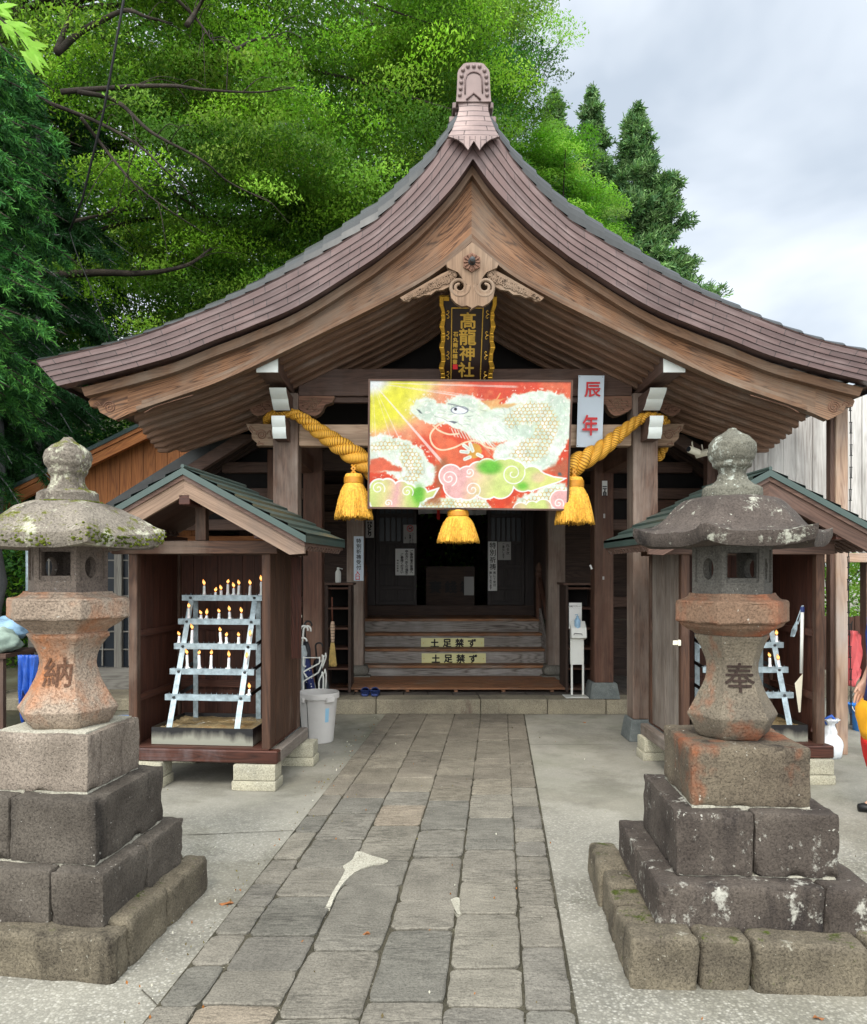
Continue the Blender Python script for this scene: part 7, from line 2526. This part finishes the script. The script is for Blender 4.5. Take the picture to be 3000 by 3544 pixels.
def clumps_to_leaves(cl, per, size, cols, jitter=.25, flat=.45):
    """cl: (K,4) centre + radius. Flattened sprays; every clump has its own leaf colour."""
    C, S_, T_, CN = [], [], [], []
    for (x, y, z, r) in cl:
        n = int(per * (r / .6) ** 2)
        p = RNG.normal(size=(n, 3)); p /= np.linalg.norm(p, axis=1)[:, None]
        p *= (RNG.random(n) ** .45)[:, None] * r
        p[:, 2] *= flat
        # tilt the spray a little, sag at the rim
        p[:, 2] -= .25 * (p[:, 0] ** 2 + p[:, 1] ** 2) / max(r, .1)
        nv = RNG.normal(size=3) * .35 + np.array((0, -.35, 1.0)); nv /= np.linalg.norm(nv)
        p -= nv * ((p * nv).sum(1) * .35)[:, None]
        CN.append(np.repeat(nv[None], n, 0))
        C.append(p + (x, y, z)); S_.append(size * RNG.uniform(.6, 1.25, n))
        k = RNG.random(); base = np.array(cols[RNG.integers(len(cols))])
        T_.append(base * 1.3 * RNG.uniform(1 - jitter * .6, 1 + jitter * .6, (n, 1)) * (1 + .05 * RNG.normal(size=(n, 3))) * (.45 + .95 * k ** 1.3) * (.75 + .5 * (noise.noise(Vector((x * .8, y * .8, z * 1.1))) + .5)))
    return np.concatenate(C), np.concatenate(S_), np.clip(np.concatenate(T_), .002, .6), np.concatenate(CN)


def ell(c, r, n, rad, shell=.55):
    p = RNG.normal(size=(n, 3)); p /= np.linalg.norm(p, axis=1)[:, None]
    p *= (shell + (1 - shell) * RNG.random(n))[:, None]
    return np.concatenate([p * np.array(r) + np.array(c), RNG.uniform(*rad, (n, 1))], 1)


L3 = lambda r, g, b: lin(r, g, b)[:3]
G_MAPLE = [L3(96, 134, 42), L3(118, 156, 48), L3(78, 114, 38), L3(124, 162, 56), L3(96, 130, 42), L3(66, 98, 36), L3(104, 130, 48)]
G_BRIGHT = [L3(112, 154, 54), L3(124, 168, 62), L3(92, 138, 46), L3(134, 174, 74)]
G_DARK = [L3(46, 84, 40), L3(36, 70, 36), L3(56, 96, 44)]
G_CEDAR = [L3(92, 128, 78), L3(70, 104, 64), L3(114, 146, 90), L3(102, 126, 82)]
G_FIR = [L3(50, 98, 52), L3(38, 76, 42), L3(72, 124, 62), L3(34, 66, 38)]


def trunk_mesh(q, pts, r0, r1, n=10):
    pp = spline(pts, max(8, 6 * len(pts)))
    rs = np.interp(np.linspace(0, 1, len(pp)), [0, 1], [r0, r1])
    path = []
    for i, p in enumerate(pp):
        w = rs[i] * .5
        path.append(Vector(p) + Vector((noise.noise(Vector(p) * 1.7), noise.noise(Vector(p) * 1.7 + Vector((9, 0, 0))), 0)) * w)
    q.tube(path, rs.tolist(), n)


def broadleaf(label, base, crown_specs, trunk_pts, r0, per, size, cols, extra=(), group='trees behind the shrine', limbs=14, name='broadleaf_tree', flat=.45, mat='leaf', upv=.5, dr=.35):
    T = thing(name, label, 'tree', base, 0, group)
    cl = np.concatenate([ell(*c) for c in crown_specs])
    C, S_, T_, CN = clumps_to_leaves(cl, per, size, cols, flat=flat)
    leaf_cloud('crown', C, S_, T_, M[mat], T, .42, upv, dr, base, CN)
    q = MB()
    trunk_mesh(q, trunk_pts, r0, r0 * .35)
    tp = [Vector(p) for p in spline(trunk_pts, 20)]
    for k in range(limbs):
        e = Vector(cl[RNG.integers(len(cl)), :3])
        s = tp[int(RNG.integers(7, 19))]
        m_ = (s + e) * .5 + Vector((0, 0, .12 * (e - s).length))
        trunk_mesh(q, [tuple(s), tuple(m_), tuple(e)], r0 * .2, .008, 7)
    for pts, a, b in extra:
        trunk_mesh(q, pts, a * .72, b * .45, 7)
        for _ in range(7):                       # twigs off each bare limb
            pp_ = spline(pts, 30); i_ = int(RNG.integers(6, 28)); s0 = Vector(pp_[i_]); dd = (Vector(pp_[min(i_ + 1, 29)]) - Vector(pp_[i_ - 1])).normalized()
            dv = (dd + Vector(RNG.normal(size=3)) * .6).normalized() * RNG.uniform(.25, .8)
            trunk_mesh(q, [tuple(s0), tuple(s0 + dv * .5 + Vector((0, 0, .03))), tuple(s0 + dv - Vector((0, 0, .1)))], .007, .002, 5)
    q.build('trunk', M['bark'], T, smooth=True)
    return T


R1 = lambda pts, Y: [tuple(P(x * .8503, y * .8503, Y + .25 * math.sin(i * 1.7))) for i, (x, y) in enumerate(pts)]
ex = [(R1([(250, 375), (500, 355), (700, 350), (830, 365), (1050, 375), (1200, 355)], 9.0), .045, .012),
      (R1([(320, 375), (470, 410), (620, 540), (820, 650), (930, 740), (1110, 830)], 9.0), .04, .01),
      (R1([(150, 400), (400, 500), (560, 590), (680, 700), (800, 810)], 8.8), .035, .01),
      (R1([(330, 480), (420, 600), (520, 720), (650, 830), (850, 960)], 8.9), .03, .008),
      (R1([(230, 215), (330, 130), (500, 45), (600, 70), (700, 95)], 9.6), .07, .02),
      (R1([(230, 210), (280, 80), (330, -20)], 9.6), .06, .03),
      (R1([(100, 1130), (400, 1110), (600, 1110), (760, 1080), (860, 1010)], 10.4), .09, .03),
      (R1([(300, 900), (450, 860), (560, 760)], 10.), .035, .012),
      (R1([(760, 100), (800, 40), (840, -20)], 9.4), .05, .03), (R1([(700, -20), (800, 80), (880, 190)], 9.4), .03, .01),
      (R1([(960, 200), (1040, 160), (1130, 150)], 9.5), .03, .01)]
broadleaf('large spreading maple with long bare lower limbs crossing in front of its green crown', (-8.2, 11.8, 0),
          [((-3.6, 11.0, 8.9), (3.0, 1.8, 2.4), 150, (.45, .85), .2), ((-1.2, 11.6, 8.3), (2.6, 1.6, 2.6), 120, (.4, .8), .2), ((-3.2, 11.8, 5.8), (2.6, 1.4, 1.6), 80, (.4, .75), .2), ((-2.4, 9.8, 6.9), (2.0, .7, 1.3), 34, (.3, .55), .1),
           ((.2, 11.4, 9.8), (1.5, 1.5, 1.6), 60, (.4, .75), .2), ((-2.2, 12.2, 6.6), (1.9, .8, 1.5), 70, (.4, .75), .2), ((-8.2, 8.6, 9.6), (2.2, 3.4, 2.6), 70, (.7, 1.1), .2)],  # last crown is out of view, added to darken the roof sheets' reflection
          [(-8.2, 11.8, 0), (-8.0, 11.6, 2.5), (-7.4, 11.3, 5.2), (-6.2, 11.2, 8.2), (-5.2, 11.2, 10.4)], .26, 620, .06, G_MAPLE, ex, limbs=22, dr=.8)
ex = [([tuple(P(x * .8503, y * .8503, 12.0)) for x, y in pts], a, b) for pts, a, b in
      (([(1340, -30), (1500, 80), (1600, 220), (1720, 370)], .045, .012), ([(1540, -30), (1660, 60), (1790, 170)], .045, .015), ([(1350, 0), (1440, 130), (1510, 340)], .03, .01), ([(1480, -20), (1640, 160), (1740, 300)], .03, .01), ([(1370, 60), (1400, 130), (1360, 200)], .02, .01))]
broadleaf('tall drooping green tree whose feathery branches reach past the ridge ornament into the sky', (1.2, 15.5, 0),
          [((1.0, 14.6, 11.6), (1.5, 1.6, 2.2), 95, (.35, .7), .2), ((1.9, 14.8, 10.9), (.85, .9, 1.9), 48, (.25, .5), .3), ((.4, 13.2, 9.6), (1.7, 1.0, 1.9), 70, (.35, .7), .2), ((.9, 14.6, 8.0), (1.5, 1.2, 1.5), 50, (.35, .7), .2)],
          [(1.2, 15.5, 0), (1.2, 15.4, 5), (1.1, 15.0, 9), (1.0, 14.8, 12.8)], .22, 520, .062, G_MAPLE[:3] + G_DARK[2:], ex, limbs=22, dr=.7)
broadleaf('bright yellow-green rounded tree directly behind the sunny side of the porch roof', (3.2, 17.5, 0),
          [((2.0, 16.6, 10.0), (.75, .8, 1.3), 60, (.3, .5), .3), ((2.85, 16.8, 9.6), (.85, .9, 1.5), 75, (.3, .52), .3), ((3.6, 17.0, 8.5), (.8, .9, 1.4), 70, (.3, .52), .3), ((4.3, 17.2, 7.3), (.75, .9, 1.3), 60, (.3, .5), .3), ((2.6, 17.2, 7.8), (1.2, .9, 1.5), 50, (.4, .6), .3)],
          [(3.2, 17.5, 0), (3.2, 17.5, 4), (3.0, 17.4, 7), (2.7, 17.1, 9.9)], .18, 900, .064, G_BRIGHT, limbs=16)
broadleaf('pale green bushy tree filling the gap between the maple and the porch roof', (-1.0, 14.5, 0),
          [((-1.4, 14.0, 7.2), (1.9, 1.0, 1.6), 95, (.35, .65), .2), ((.3, 14.4, 8.2), (1.2, 1.0, 1.9), 70, (.35, .65), .2), ((-3.2, 14.0, 5.4), (1.8, .9, 1.5), 70, (.35, .65), .2)],
          [(-1.0, 14.5, 0), (-1.1, 14.5, 4), (-1.0, 14.3, 7.0)], .16, 520, .06, G_BRIGHT + G_MAPLE[:2], limbs=14)
broadleaf('thin young trees with pale stems on the dark slope above the porch eave', (-4.2, 14.8, 0),
          [((-4.4, 14.6, 4.6), (1.3, .7, 1.3), 34, (.3, .5), .2), ((-3.2, 14.8, 3.8), (1.3, .7, 1.0), 24, (.3, .5), .2)],
          [(-4.2, 14.8, 0), (-4.25, 14.8, 2), (-4.1, 14.7, 3.6), (-4.2, 14.7, 5.2)], .07, 240, .08, G_BRIGHT, [([(-3.6, 14.6, 1), (-3.55, 14.6, 3), (-3.4, 14.5, 4.4)], .05, .02), ([(-3.2, 14.6, 1.5), (-3.1, 14.6, 3.2), (-2.8, 14.5, 4.2)], .045, .015)], limbs=8)
broadleaf('small bare-topped tree just showing over the porch roof against the sky', (17.0, 33, 0),
          [((16.6, 32.8, 9.6), (1.1, .6, .55), 16, (.3, .5), .2), ((18.2, 32.8, 9.3), (1.0, .6, .6), 14, (.3, .5), .2)], [(17.0, 33, 0), (17.0, 33, 5), (16.9, 33, 9.4)], .15, 120, .12, G_DARK + G_CEDAR, limbs=8, name='distant_tree')
for (x, y, z, r, lb) in ((5.9, 11.6, 1.5, (1.2, .7, 1.5), 'dense bright green bush rising behind the dark board fence'), (7.4, 12.2, 1.8, (1.2, .8, 1.8), 'taller green bush beyond the fence at the edge of the yard')):
    broadleaf(lb, (x, y, 0), [((x, y, z), r, 70, (.25, .42), .3)], [(x, y, 0), (x, y, .8), (x + .1, y, 1.6)], .05, 280, .06, G_BRIGHT + G_MAPLE, limbs=6, name='bush', group='bushes behind the fence')


def needles(name, tips, dirs, n, ln, wd, cols, parent, org, m='needle', spread=.9):
    """Tufts of needles at every tip."""
    K_ = len(tips)
    c = np.repeat(tips, n, 0); f = np.repeat(dirs, n, 0)
    off = RNG.random((K_ * n, 1))
    d = f + RNG.normal(size=(K_ * n, 3)) * spread
    d /= np.linalg.norm(d, axis=1)[:, None]
    ctr = c - f * off * ln * 2.2 + d * ln * .4
    base = np.array(cols)[RNG.integers(len(cols), size=K_)]
    t = np.repeat(base * RNG.uniform(.6, 1.35, (K_, 1)), n, 0) * RNG.uniform(.75, 1.25, (K_ * n, 1))
    N_ = K_ * n
    nr = RNG.normal(size=(N_, 3))
    sd = np.cross(d, nr); sd /= np.linalg.norm(sd, axis=1)[:, None]
    L = (ln * RNG.uniform(.7, 1.2, N_))[:, None]
    a = ctr - d * L * .5; b = ctr + d * L * .5
    v = np.stack([a - sd * wd * .5, a + sd * wd * .5, b + sd * wd * .25, b - sd * wd * .25], 1).reshape(-1, 3) - np.array(org, float)
    me = bpy.data.meshes.new(name)
    me.vertices.add(N_ * 4); me.vertices.foreach_set('co', v.astype(np.float32).ravel())
    me.loops.add(N_ * 4); me.loops.foreach_set('vertex_index', np.arange(N_ * 4, dtype=np.int32))
    me.polygons.add(N_); me.polygons.foreach_set('loop_start', np.arange(0, N_ * 4, 4, dtype=np.int32)); me.polygons.foreach_set('loop_total', np.full(N_, 4, dtype=np.int32))
    me.update()
    at = me.color_attributes.new('tint', 'FLOAT_COLOR', 'POINT')
    at.data.foreach_set('color', np.concatenate([np.clip(np.repeat(t, 4, 0), .002, .5), np.ones((N_ * 4, 1))], 1).astype(np.float32).ravel())
    me.materials.append(M[m])
    o = bpy.data.objects.new(name, me); COL.objects.link(o); o.parent = parent
    return o


def cedar(label, x, Y, zt, zb, rb, n, hole=.1, ln=.22):
    base = (x, Y, 0)
    T = thing('cedar', label, 'tree', base, 0, 'cedars behind the porch roof')
    # boughs: puffs set round the stem, longer towards the foot
    tips, dirs = [], []
    nb = n
    for k in range(nb):
        t = RNG.random() ** .8                      # 0 at top
        z = zt - (zt - zb) * t
        r = rb * (t ** .8) * RNG.uniform(.3, 1.12) * (1 + .22 * math.sin(z * 1.9 + x) + .16 * math.sin(z * 4.7 + 2 * x))
        a = RNG.uniform(0, 2 * PI)
        c = np.array([x + r * math.cos(a), Y + r * math.sin(a), z - .25 * r])
        pr = (.16 + .42 * t) * RNG.uniform(.7, 1.25)
        m_ = int(16 + 40 * t)
        p = RNG.normal(size=(m_, 3)); p /= np.linalg.norm(p, axis=1)[:, None]
        p[:, 2] = np.abs(p[:, 2]) * .9 - .25
        tips.append(c + p * pr)
        dd = p * .8 + np.array([math.cos(a) * .5, math.sin(a) * .5, .35])
        dirs.append(dd / np.linalg.norm(dd, axis=1)[:, None])
    needles('crown', np.concatenate(tips), np.concatenate(dirs), 8, ln, .055, G_CEDAR, T, base, spread=.8)
    q = MB(); trunk_mesh(q, [(x, Y, 0), (x, Y, zt * .5), (x, Y, zt - .2)], .3, .03, 8); q.build('trunk', M['bark'], T, smooth=True)


Yc = 32.0
cz = lambda y: EYE - (y - 1160) * Yc / 1631
cedar('tall slim cedar, the one just beyond the yellow-green tree', 350 / 1631 * Yc, Yc, cz(182), cz(600), 1.8, 300)
cedar('broad tall cedar standing furthest out against the grey sky', 440 / 1631 * (Yc - .8), Yc - .8, cz(236), cz(640), 2.45, 420)
cedar('cedar tip half hidden behind the drooping tree by the ridge ornament', 282 / 1631 * Yc, Yc + 1.0, cz(158), cz(420), 1.2, 150)

# dark firs at the path's tree side
def fir(label, x, Y, z0, z1, rb, n, tn, gr, ln=.075, xo=0, tw=.13, m='barkpale', cols=G_FIR):
    base = (x, Y, 0)
    T = thing('fir', label, 'tree', base, 0, gr)
    tips, dirs = [], []
    q = MB()
    trunk_mesh(q, [(x, Y, 0), (x + .05, Y, (z0 + z1) * .5), (x, Y, z1 + 1)], tw, tw * .5, 10)
    for k in range(n):
        z = RNG.uniform(z0, z1)
        a = RNG.uniform(0, 2 * PI)
        r = rb * RNG.uniform(.5, 1.05)
        root = Vector((x, Y, z + .25)); tip = Vector((x + r * math.cos(a) + xo, Y + r * math.sin(a) * .8, z - RNG.uniform(.05, .45)))
        mid = (root + tip) * .5 + Vector((0, 0, .12))
        pp = spline([tuple(root), tuple(mid), tuple(tip)], 10)
        q.tube([tuple(p) for p in pp], np.linspace(.018, .004, 10).tolist(), 5)
        D = np.array((tip - mid).normalized())
        side = np.cross(D, (0, 0, 1)); side /= np.linalg.norm(side)
        for j in range(tn):
            u = RNG.uniform(.25, 1); s = RNG.uniform(-1, 1)
            p = pp[int(u * 9)] + side * s * r * .34 * (1.15 - u) + np.array((0, 0, -.10 * abs(s) + RNG.normal() * .03))
            tips.append(p); dd = D + side * s * .9 + np.array((0, 0, -.15)); dirs.append(dd / np.linalg.norm(dd))
    needles('crown', np.array(tips), np.array(dirs), 14, ln, .011, cols, T, base, spread=.6)
    q.build('trunk', M[m], T, smooth=True)


fir('blue-green fir with soft tufted branches below the bright overhanging twig', -4.75, 7.6, 3.3, 6.75, 1.5, 210, 60, 'firs beside the mossy lantern', m='bark', cols=[L3(68, 124, 58), L3(48, 94, 46), L3(94, 152, 70), L3(42, 82, 42)])
fir('dark fir with hanging needle sprays and a slim grey trunk beside the porch eave', -5.35, 11.2, 2.6, 8.0, 1.6, 130, 50, 'firs beside the mossy lantern', .13, cols=G_FIR[1:2] + G_DARK[:2], tw=.09)
fir('dark conifer with a broad pale trunk behind the heap of blue sheets', -5.15, 9.4, 2.3, 5.2, 1.15, 100, 44, 'firs beside the mossy lantern', .11, cols=G_FIR[1:] + G_DARK[:2], tw=.24)

# near twig with long bright leaves
T = thing('overhanging_twig', 'bright yellow-green twig of slender leaves hanging into the upper corner of the view', 'branch', P(-20, 60, 3.2))
q = MB(); q.tube([tuple(p) for p in spline([tuple(P(-160, -60, 3.2)), tuple(P(-30, 40, 3.2)), tuple(P(60, 120, 3.2)), tuple(P(110, 190, 3.25))], 14)], np.linspace(.007, .002, 14).tolist(), 6)
q.tube([tuple(p) for p in spline([tuple(P(-60, 10, 3.2)), tuple(P(-10, 140, 3.1)), tuple(P(70, 215, 3.1))], 12)], np.linspace(.005, .0015, 12).tolist(), 6)
q.build('stem', M['bark'], T, smooth=True)
q = MB()
rr = random.Random(4)
for k in range(46):
    t = rr.random()
    bx, by = (-60 + 170 * t + rr.uniform(-15, 15), 5 + 170 * t + rr.uniform(-30, 40))
    b = P(bx, by, 3.2 + rr.uniform(-.12, .12))
    a = rr.uniform(-.35, 1.15)
    d = Vector((math.cos(a), rr.uniform(-.4, .4), -math.sin(a))).normalized()
    s_ = d.cross(Vector((rr.uniform(-.4, .4), 1, rr.uniform(-.2, .6)))).normalized()
    L = rr.uniform(.055, .10); w = L * .11
    pts = []
    for u, ww in ((0, .1), (.25, .9), (.5, 1), (.8, .5), (1, 0)):
        c = b + d * L * u + Vector((0, 0, -.25 * L * u * u))
        pts.append((c + s_ * w * ww, c - s_ * w * ww))
    for (a0, a1), (b0, b1) in zip(pts[:-1], pts[1:]): q.face([a0, a1, b1, b0])
lv = q.build('leaves', M['leaf'], T)
set_tint(lv, [L3(150, 196, 84) + (1,)] * len(lv.data.polygons))

# ------------------------------------------------------------------ wooded slope behind
q = MB()
nx, ny = 40, 24
hz = lambda x, y: max(0, (y - 13.5) * .42 * min(1, max(0, (6.5 - x) / 6))) + .25 * noise.noise(Vector((x * .4, y * .4, 0))) * (1 if y > 14 else 0)
gr = [[(-34 + 44 * i / nx, 13 + 40 * (j / ny) ** 1.3, hz(-34 + 44 * i / nx, 13 + 40 * (j / ny) ** 1.3) - .05) for i in range(nx + 1)] for j in range(ny + 1)]
q.loft(gr, False)
hl = tag(q.build('hillside', M['hill'], None, smooth=True, world=False), kind='structure')
n = 2700
xs = RNG.uniform(-17, 1.9, n); ys = RNG.uniform(15.5, 20.5, n); zs_ = RNG.uniform(0.5, 1, n) ** .7 * 0 + RNG.uniform(.8, 14.5, n)
keep = ~((zs_ > 12.5) & (xs > 1.0))
cl = np.stack([xs, ys, zs_, RNG.uniform(.5, 1.0, n)], 1)[keep]
C, S_, T_, CN = clumps_to_leaves(cl, 70, .15, G_MAPLE + G_DARK + G_DARK, flat=.6)
tag(leaf_cloud('hillside_wood', C, S_, T_, M['leaf'], cn=CN), 'mass of mixed green foliage covering the steep slope behind the shrine', 'wood', kind='stuff')
n = 520
xs = RNG.uniform(-9.8, -3.2, n); ys = RNG.uniform(12.8, 14.4, n)
cl = np.stack([xs, ys, RNG.uniform(1.5, 8.5, n), RNG.uniform(.35, .7, n)], 1)
C, S_, T_, CN = clumps_to_leaves(cl, 130, .09, G_DARK + G_DARK[:1] + G_MAPLE[5:6], flat=.6)
tag(leaf_cloud('shaded_thicket', C, S_, T_, M['leaf'], cn=CN), 'deep green shaded thicket behind the firs', 'thicket', kind='stuff')
n = 420
xs = RNG.uniform(-11, -1.5, n); ys = RNG.uniform(12.8, 14.6, n)
cl = np.stack([xs, ys, RNG.uniform(.1, 2.6, n), RNG.uniform(.3, .6, n)], 1)
C, S_, T_, CN = clumps_to_leaves(cl, 110, .09, G_DARK + G_MAPLE[:3], flat=.6)
tag(leaf_cloud('undergrowth', C, S_, T_, M['leaf'], cn=CN), 'dark leafy undergrowth at the foot of the slope', 'undergrowth', kind='stuff')
n = 260
xs = RNG.uniform(5, 16, n); ys = RNG.uniform(14, 18, n)
cl = np.stack([xs, ys, RNG.uniform(.1, 3.2, n), RNG.uniform(.4, .8, n)], 1)
C, S_, T_, CN = clumps_to_leaves(cl, 110, .11, G_MAPLE + G_BRIGHT, flat=.7)
tag(leaf_cloud('far_hedge', C, S_, T_, M['leaf'], cn=CN), 'green thicket closing the yard beyond the fence', 'thicket', kind='stuff')

# scraps of leaf and grit
n = 420
xs, ys = RNG.uniform(-2.6, 2.6, n), RNG.uniform(2.4, 8.6, n) ** 1.0
k_ = RNG.random(n) < .35                                    # some gather along the path's edge
xs = np.where(k_, -.88 + SK * (ys - 3.973) + np.abs(RNG.normal(size=n)) * -.06, xs)
tt = np.array([L3(150, 96, 50), L3(120, 110, 60), L3(96, 84, 56), L3(200, 196, 182)])[RNG.integers(4, size=n)]
lit_ = leaf_cloud('leaf_litter', np.stack([xs, ys, np.full(n, .021)], 1), RNG.uniform(.006, .02, n), tt, M['needle'], aspect=.6, droop=0.0, cn=np.repeat(np.array([[0, 0, 1.0]]), n, 0) * 2.5)
tag(lit_, 'tiny scraps of leaf and grit strewn over the yard and path', 'leaf litter', kind='stuff')

# a few fallen leaves on the yard
for i, (x, y, Y_, lb) in enumerate(((783, 3130, 0, 'orange fallen leaf on the concrete beside the mossy lantern kerb'), (1268, 3247, 0, 'small reddish fallen leaf on a large paving slab'), (1236, 2428, 0, 'tiny orange fallen leaf'), (2832, 3528, 0, 'orange fallen leaf at the very front by the lichened lantern'), (2022, 2502, 0, 'small brown fallen leaf on the yard beyond the path'))):
    if i == 2: continue
    Yg = EYE * F / (y - CY)
    q = MB()
    c = Vector((PX(x, Yg), Yg, .022 if i == 1 else .006))
    L = (.036, .018, .01, .022, .02)[i]
    pts = [(-1, 0), (-.4, .42), (.1, .3), (.5, .5), (1, 0), (.4, -.35), (-.1, -.3), (-.5, -.4)]
    top = [(c.x + a * L, c.y + b * L, c.z + .006 * math.sin(a * 3 + i)) for a, b in pts]
    q.face(top); q.face([(p[0], p[1], p[2] - .001) for p in reversed(top)])
    tag(q.build('fallen_leaf', M['leaf_dry']), lb, 'leaf', 'fallen leaves on the yard')

# ================================================================== light, sky, camera
SUN_EL, SUN_AZ = math.radians(50), math.radians(196)     # compass-like: 0 = +Y, clockwise; behind the viewer's shoulder
w = bpy.data.worlds.new('World'); SC.world = w
w.use_nodes = True
nt = w.node_tree
for nd in list(nt.nodes): nt.nodes.remove(nd)
N_ = nt.nodes.new; lk = nt.links.new
outp, bg = N_('ShaderNodeOutputWorld'), N_('ShaderNodeBackground')
sky = N_('ShaderNodeTexSky'); sky.sky_type = 'NISHITA'; sky.sun_disc = False
sky.sun_elevation = SUN_EL; sky.sun_rotation = SUN_AZ; sky.air_density = 1.2; sky.dust_density = 2.5
tc_ = N_('ShaderNodeTexCoord')
mp = N_('ShaderNodeMapping'); mp.inputs['Scale'].default_value = (1.0, 1.0, 1.8); mp.inputs['Location'].default_value = (.3, .1, .2); mp.inputs['Rotation'].default_value = (0, .35, 0)
lk(tc_.outputs['Generated'], mp.inputs[0])
n1 = N_('ShaderNodeTexNoise'); n1.inputs['Scale'].default_value = 2.2; n1.inputs['Detail'].default_value = 5; n1.inputs['Roughness'].default_value = .5; n1.inputs['Distortion'].default_value = .4
lk(mp.outputs[0], n1.inputs['Vector'])
rp = N_('ShaderNodeValToRGB')
rp.color_ramp.elements[0].position = .38; rp.color_ramp.elements[0].color = (5.7, 6.5, 7.5, 1)
rp.color_ramp.elements[1].position = .63; rp.color_ramp.elements[1].color = (10.2, 10.8, 11.5, 1)
lk(n1.outputs['Fac'], rp.inputs[0])
mx = N_('ShaderNodeMix'); mx.data_type = 'RGBA'; mx.inputs[0].default_value = .88
lk(sky.outputs[0], mx.inputs[6]); lk(rp.outputs[0], mx.inputs[7])
# the overcast is thinner, and brighter, towards the sun behind the viewer
dt = N_('ShaderNodeVectorMath'); dt.operation = 'DOT_PRODUCT'
sd_ = Vector((math.sin(SUN_AZ) * math.cos(SUN_EL), math.cos(SUN_AZ) * math.cos(SUN_EL), math.sin(SUN_EL)))
dt.inputs[1].default_value = sd_
lk(tc_.outputs['Generated'], dt.inputs[0])
mr = N_('ShaderNodeMapRange'); mr.interpolation_type = 'SMOOTHSTEP'
mr.inputs['From Min'].default_value = .1; mr.inputs['From Max'].default_value = 1.0; mr.inputs['To Min'].default_value = 1.0; mr.inputs['To Max'].default_value = 3.6
lk(dt.outputs['Value'], mr.inputs['Value'])
ml = N_('ShaderNodeVectorMath'); ml.operation = 'SCALE'
lk(mx.outputs[2], ml.inputs[0]); lk(mr.outputs[0], ml.inputs['Scale'])
wm = N_('ShaderNodeMix'); wm.data_type = 'RGBA'; wm.blend_type = 'MULTIPLY'       # thinner cloud near the sun lets warmer light through
lk(ml.outputs[0], wm.inputs[6]); wm.inputs[7].default_value = (1.03, .988, .90, 1)
m2 = N_('ShaderNodeMapRange'); m2.inputs['From Min'].default_value = .1; m2.inputs['From Max'].default_value = .7
lk(dt.outputs['Value'], m2.inputs['Value']); lk(m2.outputs[0], wm.inputs[0])
lk(wm.outputs[2], bg.inputs['Color']); bg.inputs['Strength'].default_value = .1
lk(bg.outputs[0], outp.inputs['Surface'])
ld = bpy.data.lights.new('sun', 'SUN'); ld.energy = 1.5; ld.angle = math.radians(14); ld.color = (1.0, .95, .87)
lo = bpy.data.objects.new('sun', ld); COL.objects.link(lo)
lo.rotation_euler = (-sd_).to_track_quat('-Z', 'Y').to_euler()
lo.location = (0, -5, 20)

cam = bpy.data.cameras.new('camera')
co = bpy.data.objects.new('camera', cam); COL.objects.link(co)
co.location = (0, 0, EYE); co.rotation_euler = (PI / 2, 0, 0)
cam.sensor_fit = 'HORIZONTAL'; cam.sensor_width = 36; cam.lens = F / 3000 * 36
cam.shift_x = (1500 - CX) / 3000; cam.shift_y = (CY - 1772) / 3000
cam.clip_start = .05; cam.clip_end = 400
SC.camera = co
SC.view_settings.view_transform = 'Standard'; SC.view_settings.look = 'None'; SC.view_settings.exposure = 0.25; SC.view_settings.gamma = 1
SC.render.engine = 'CYCLES'
SC.cycles.max_bounces = 8; SC.cycles.transparent_max_bounces = 8
SC.cycles.use_denoising = True
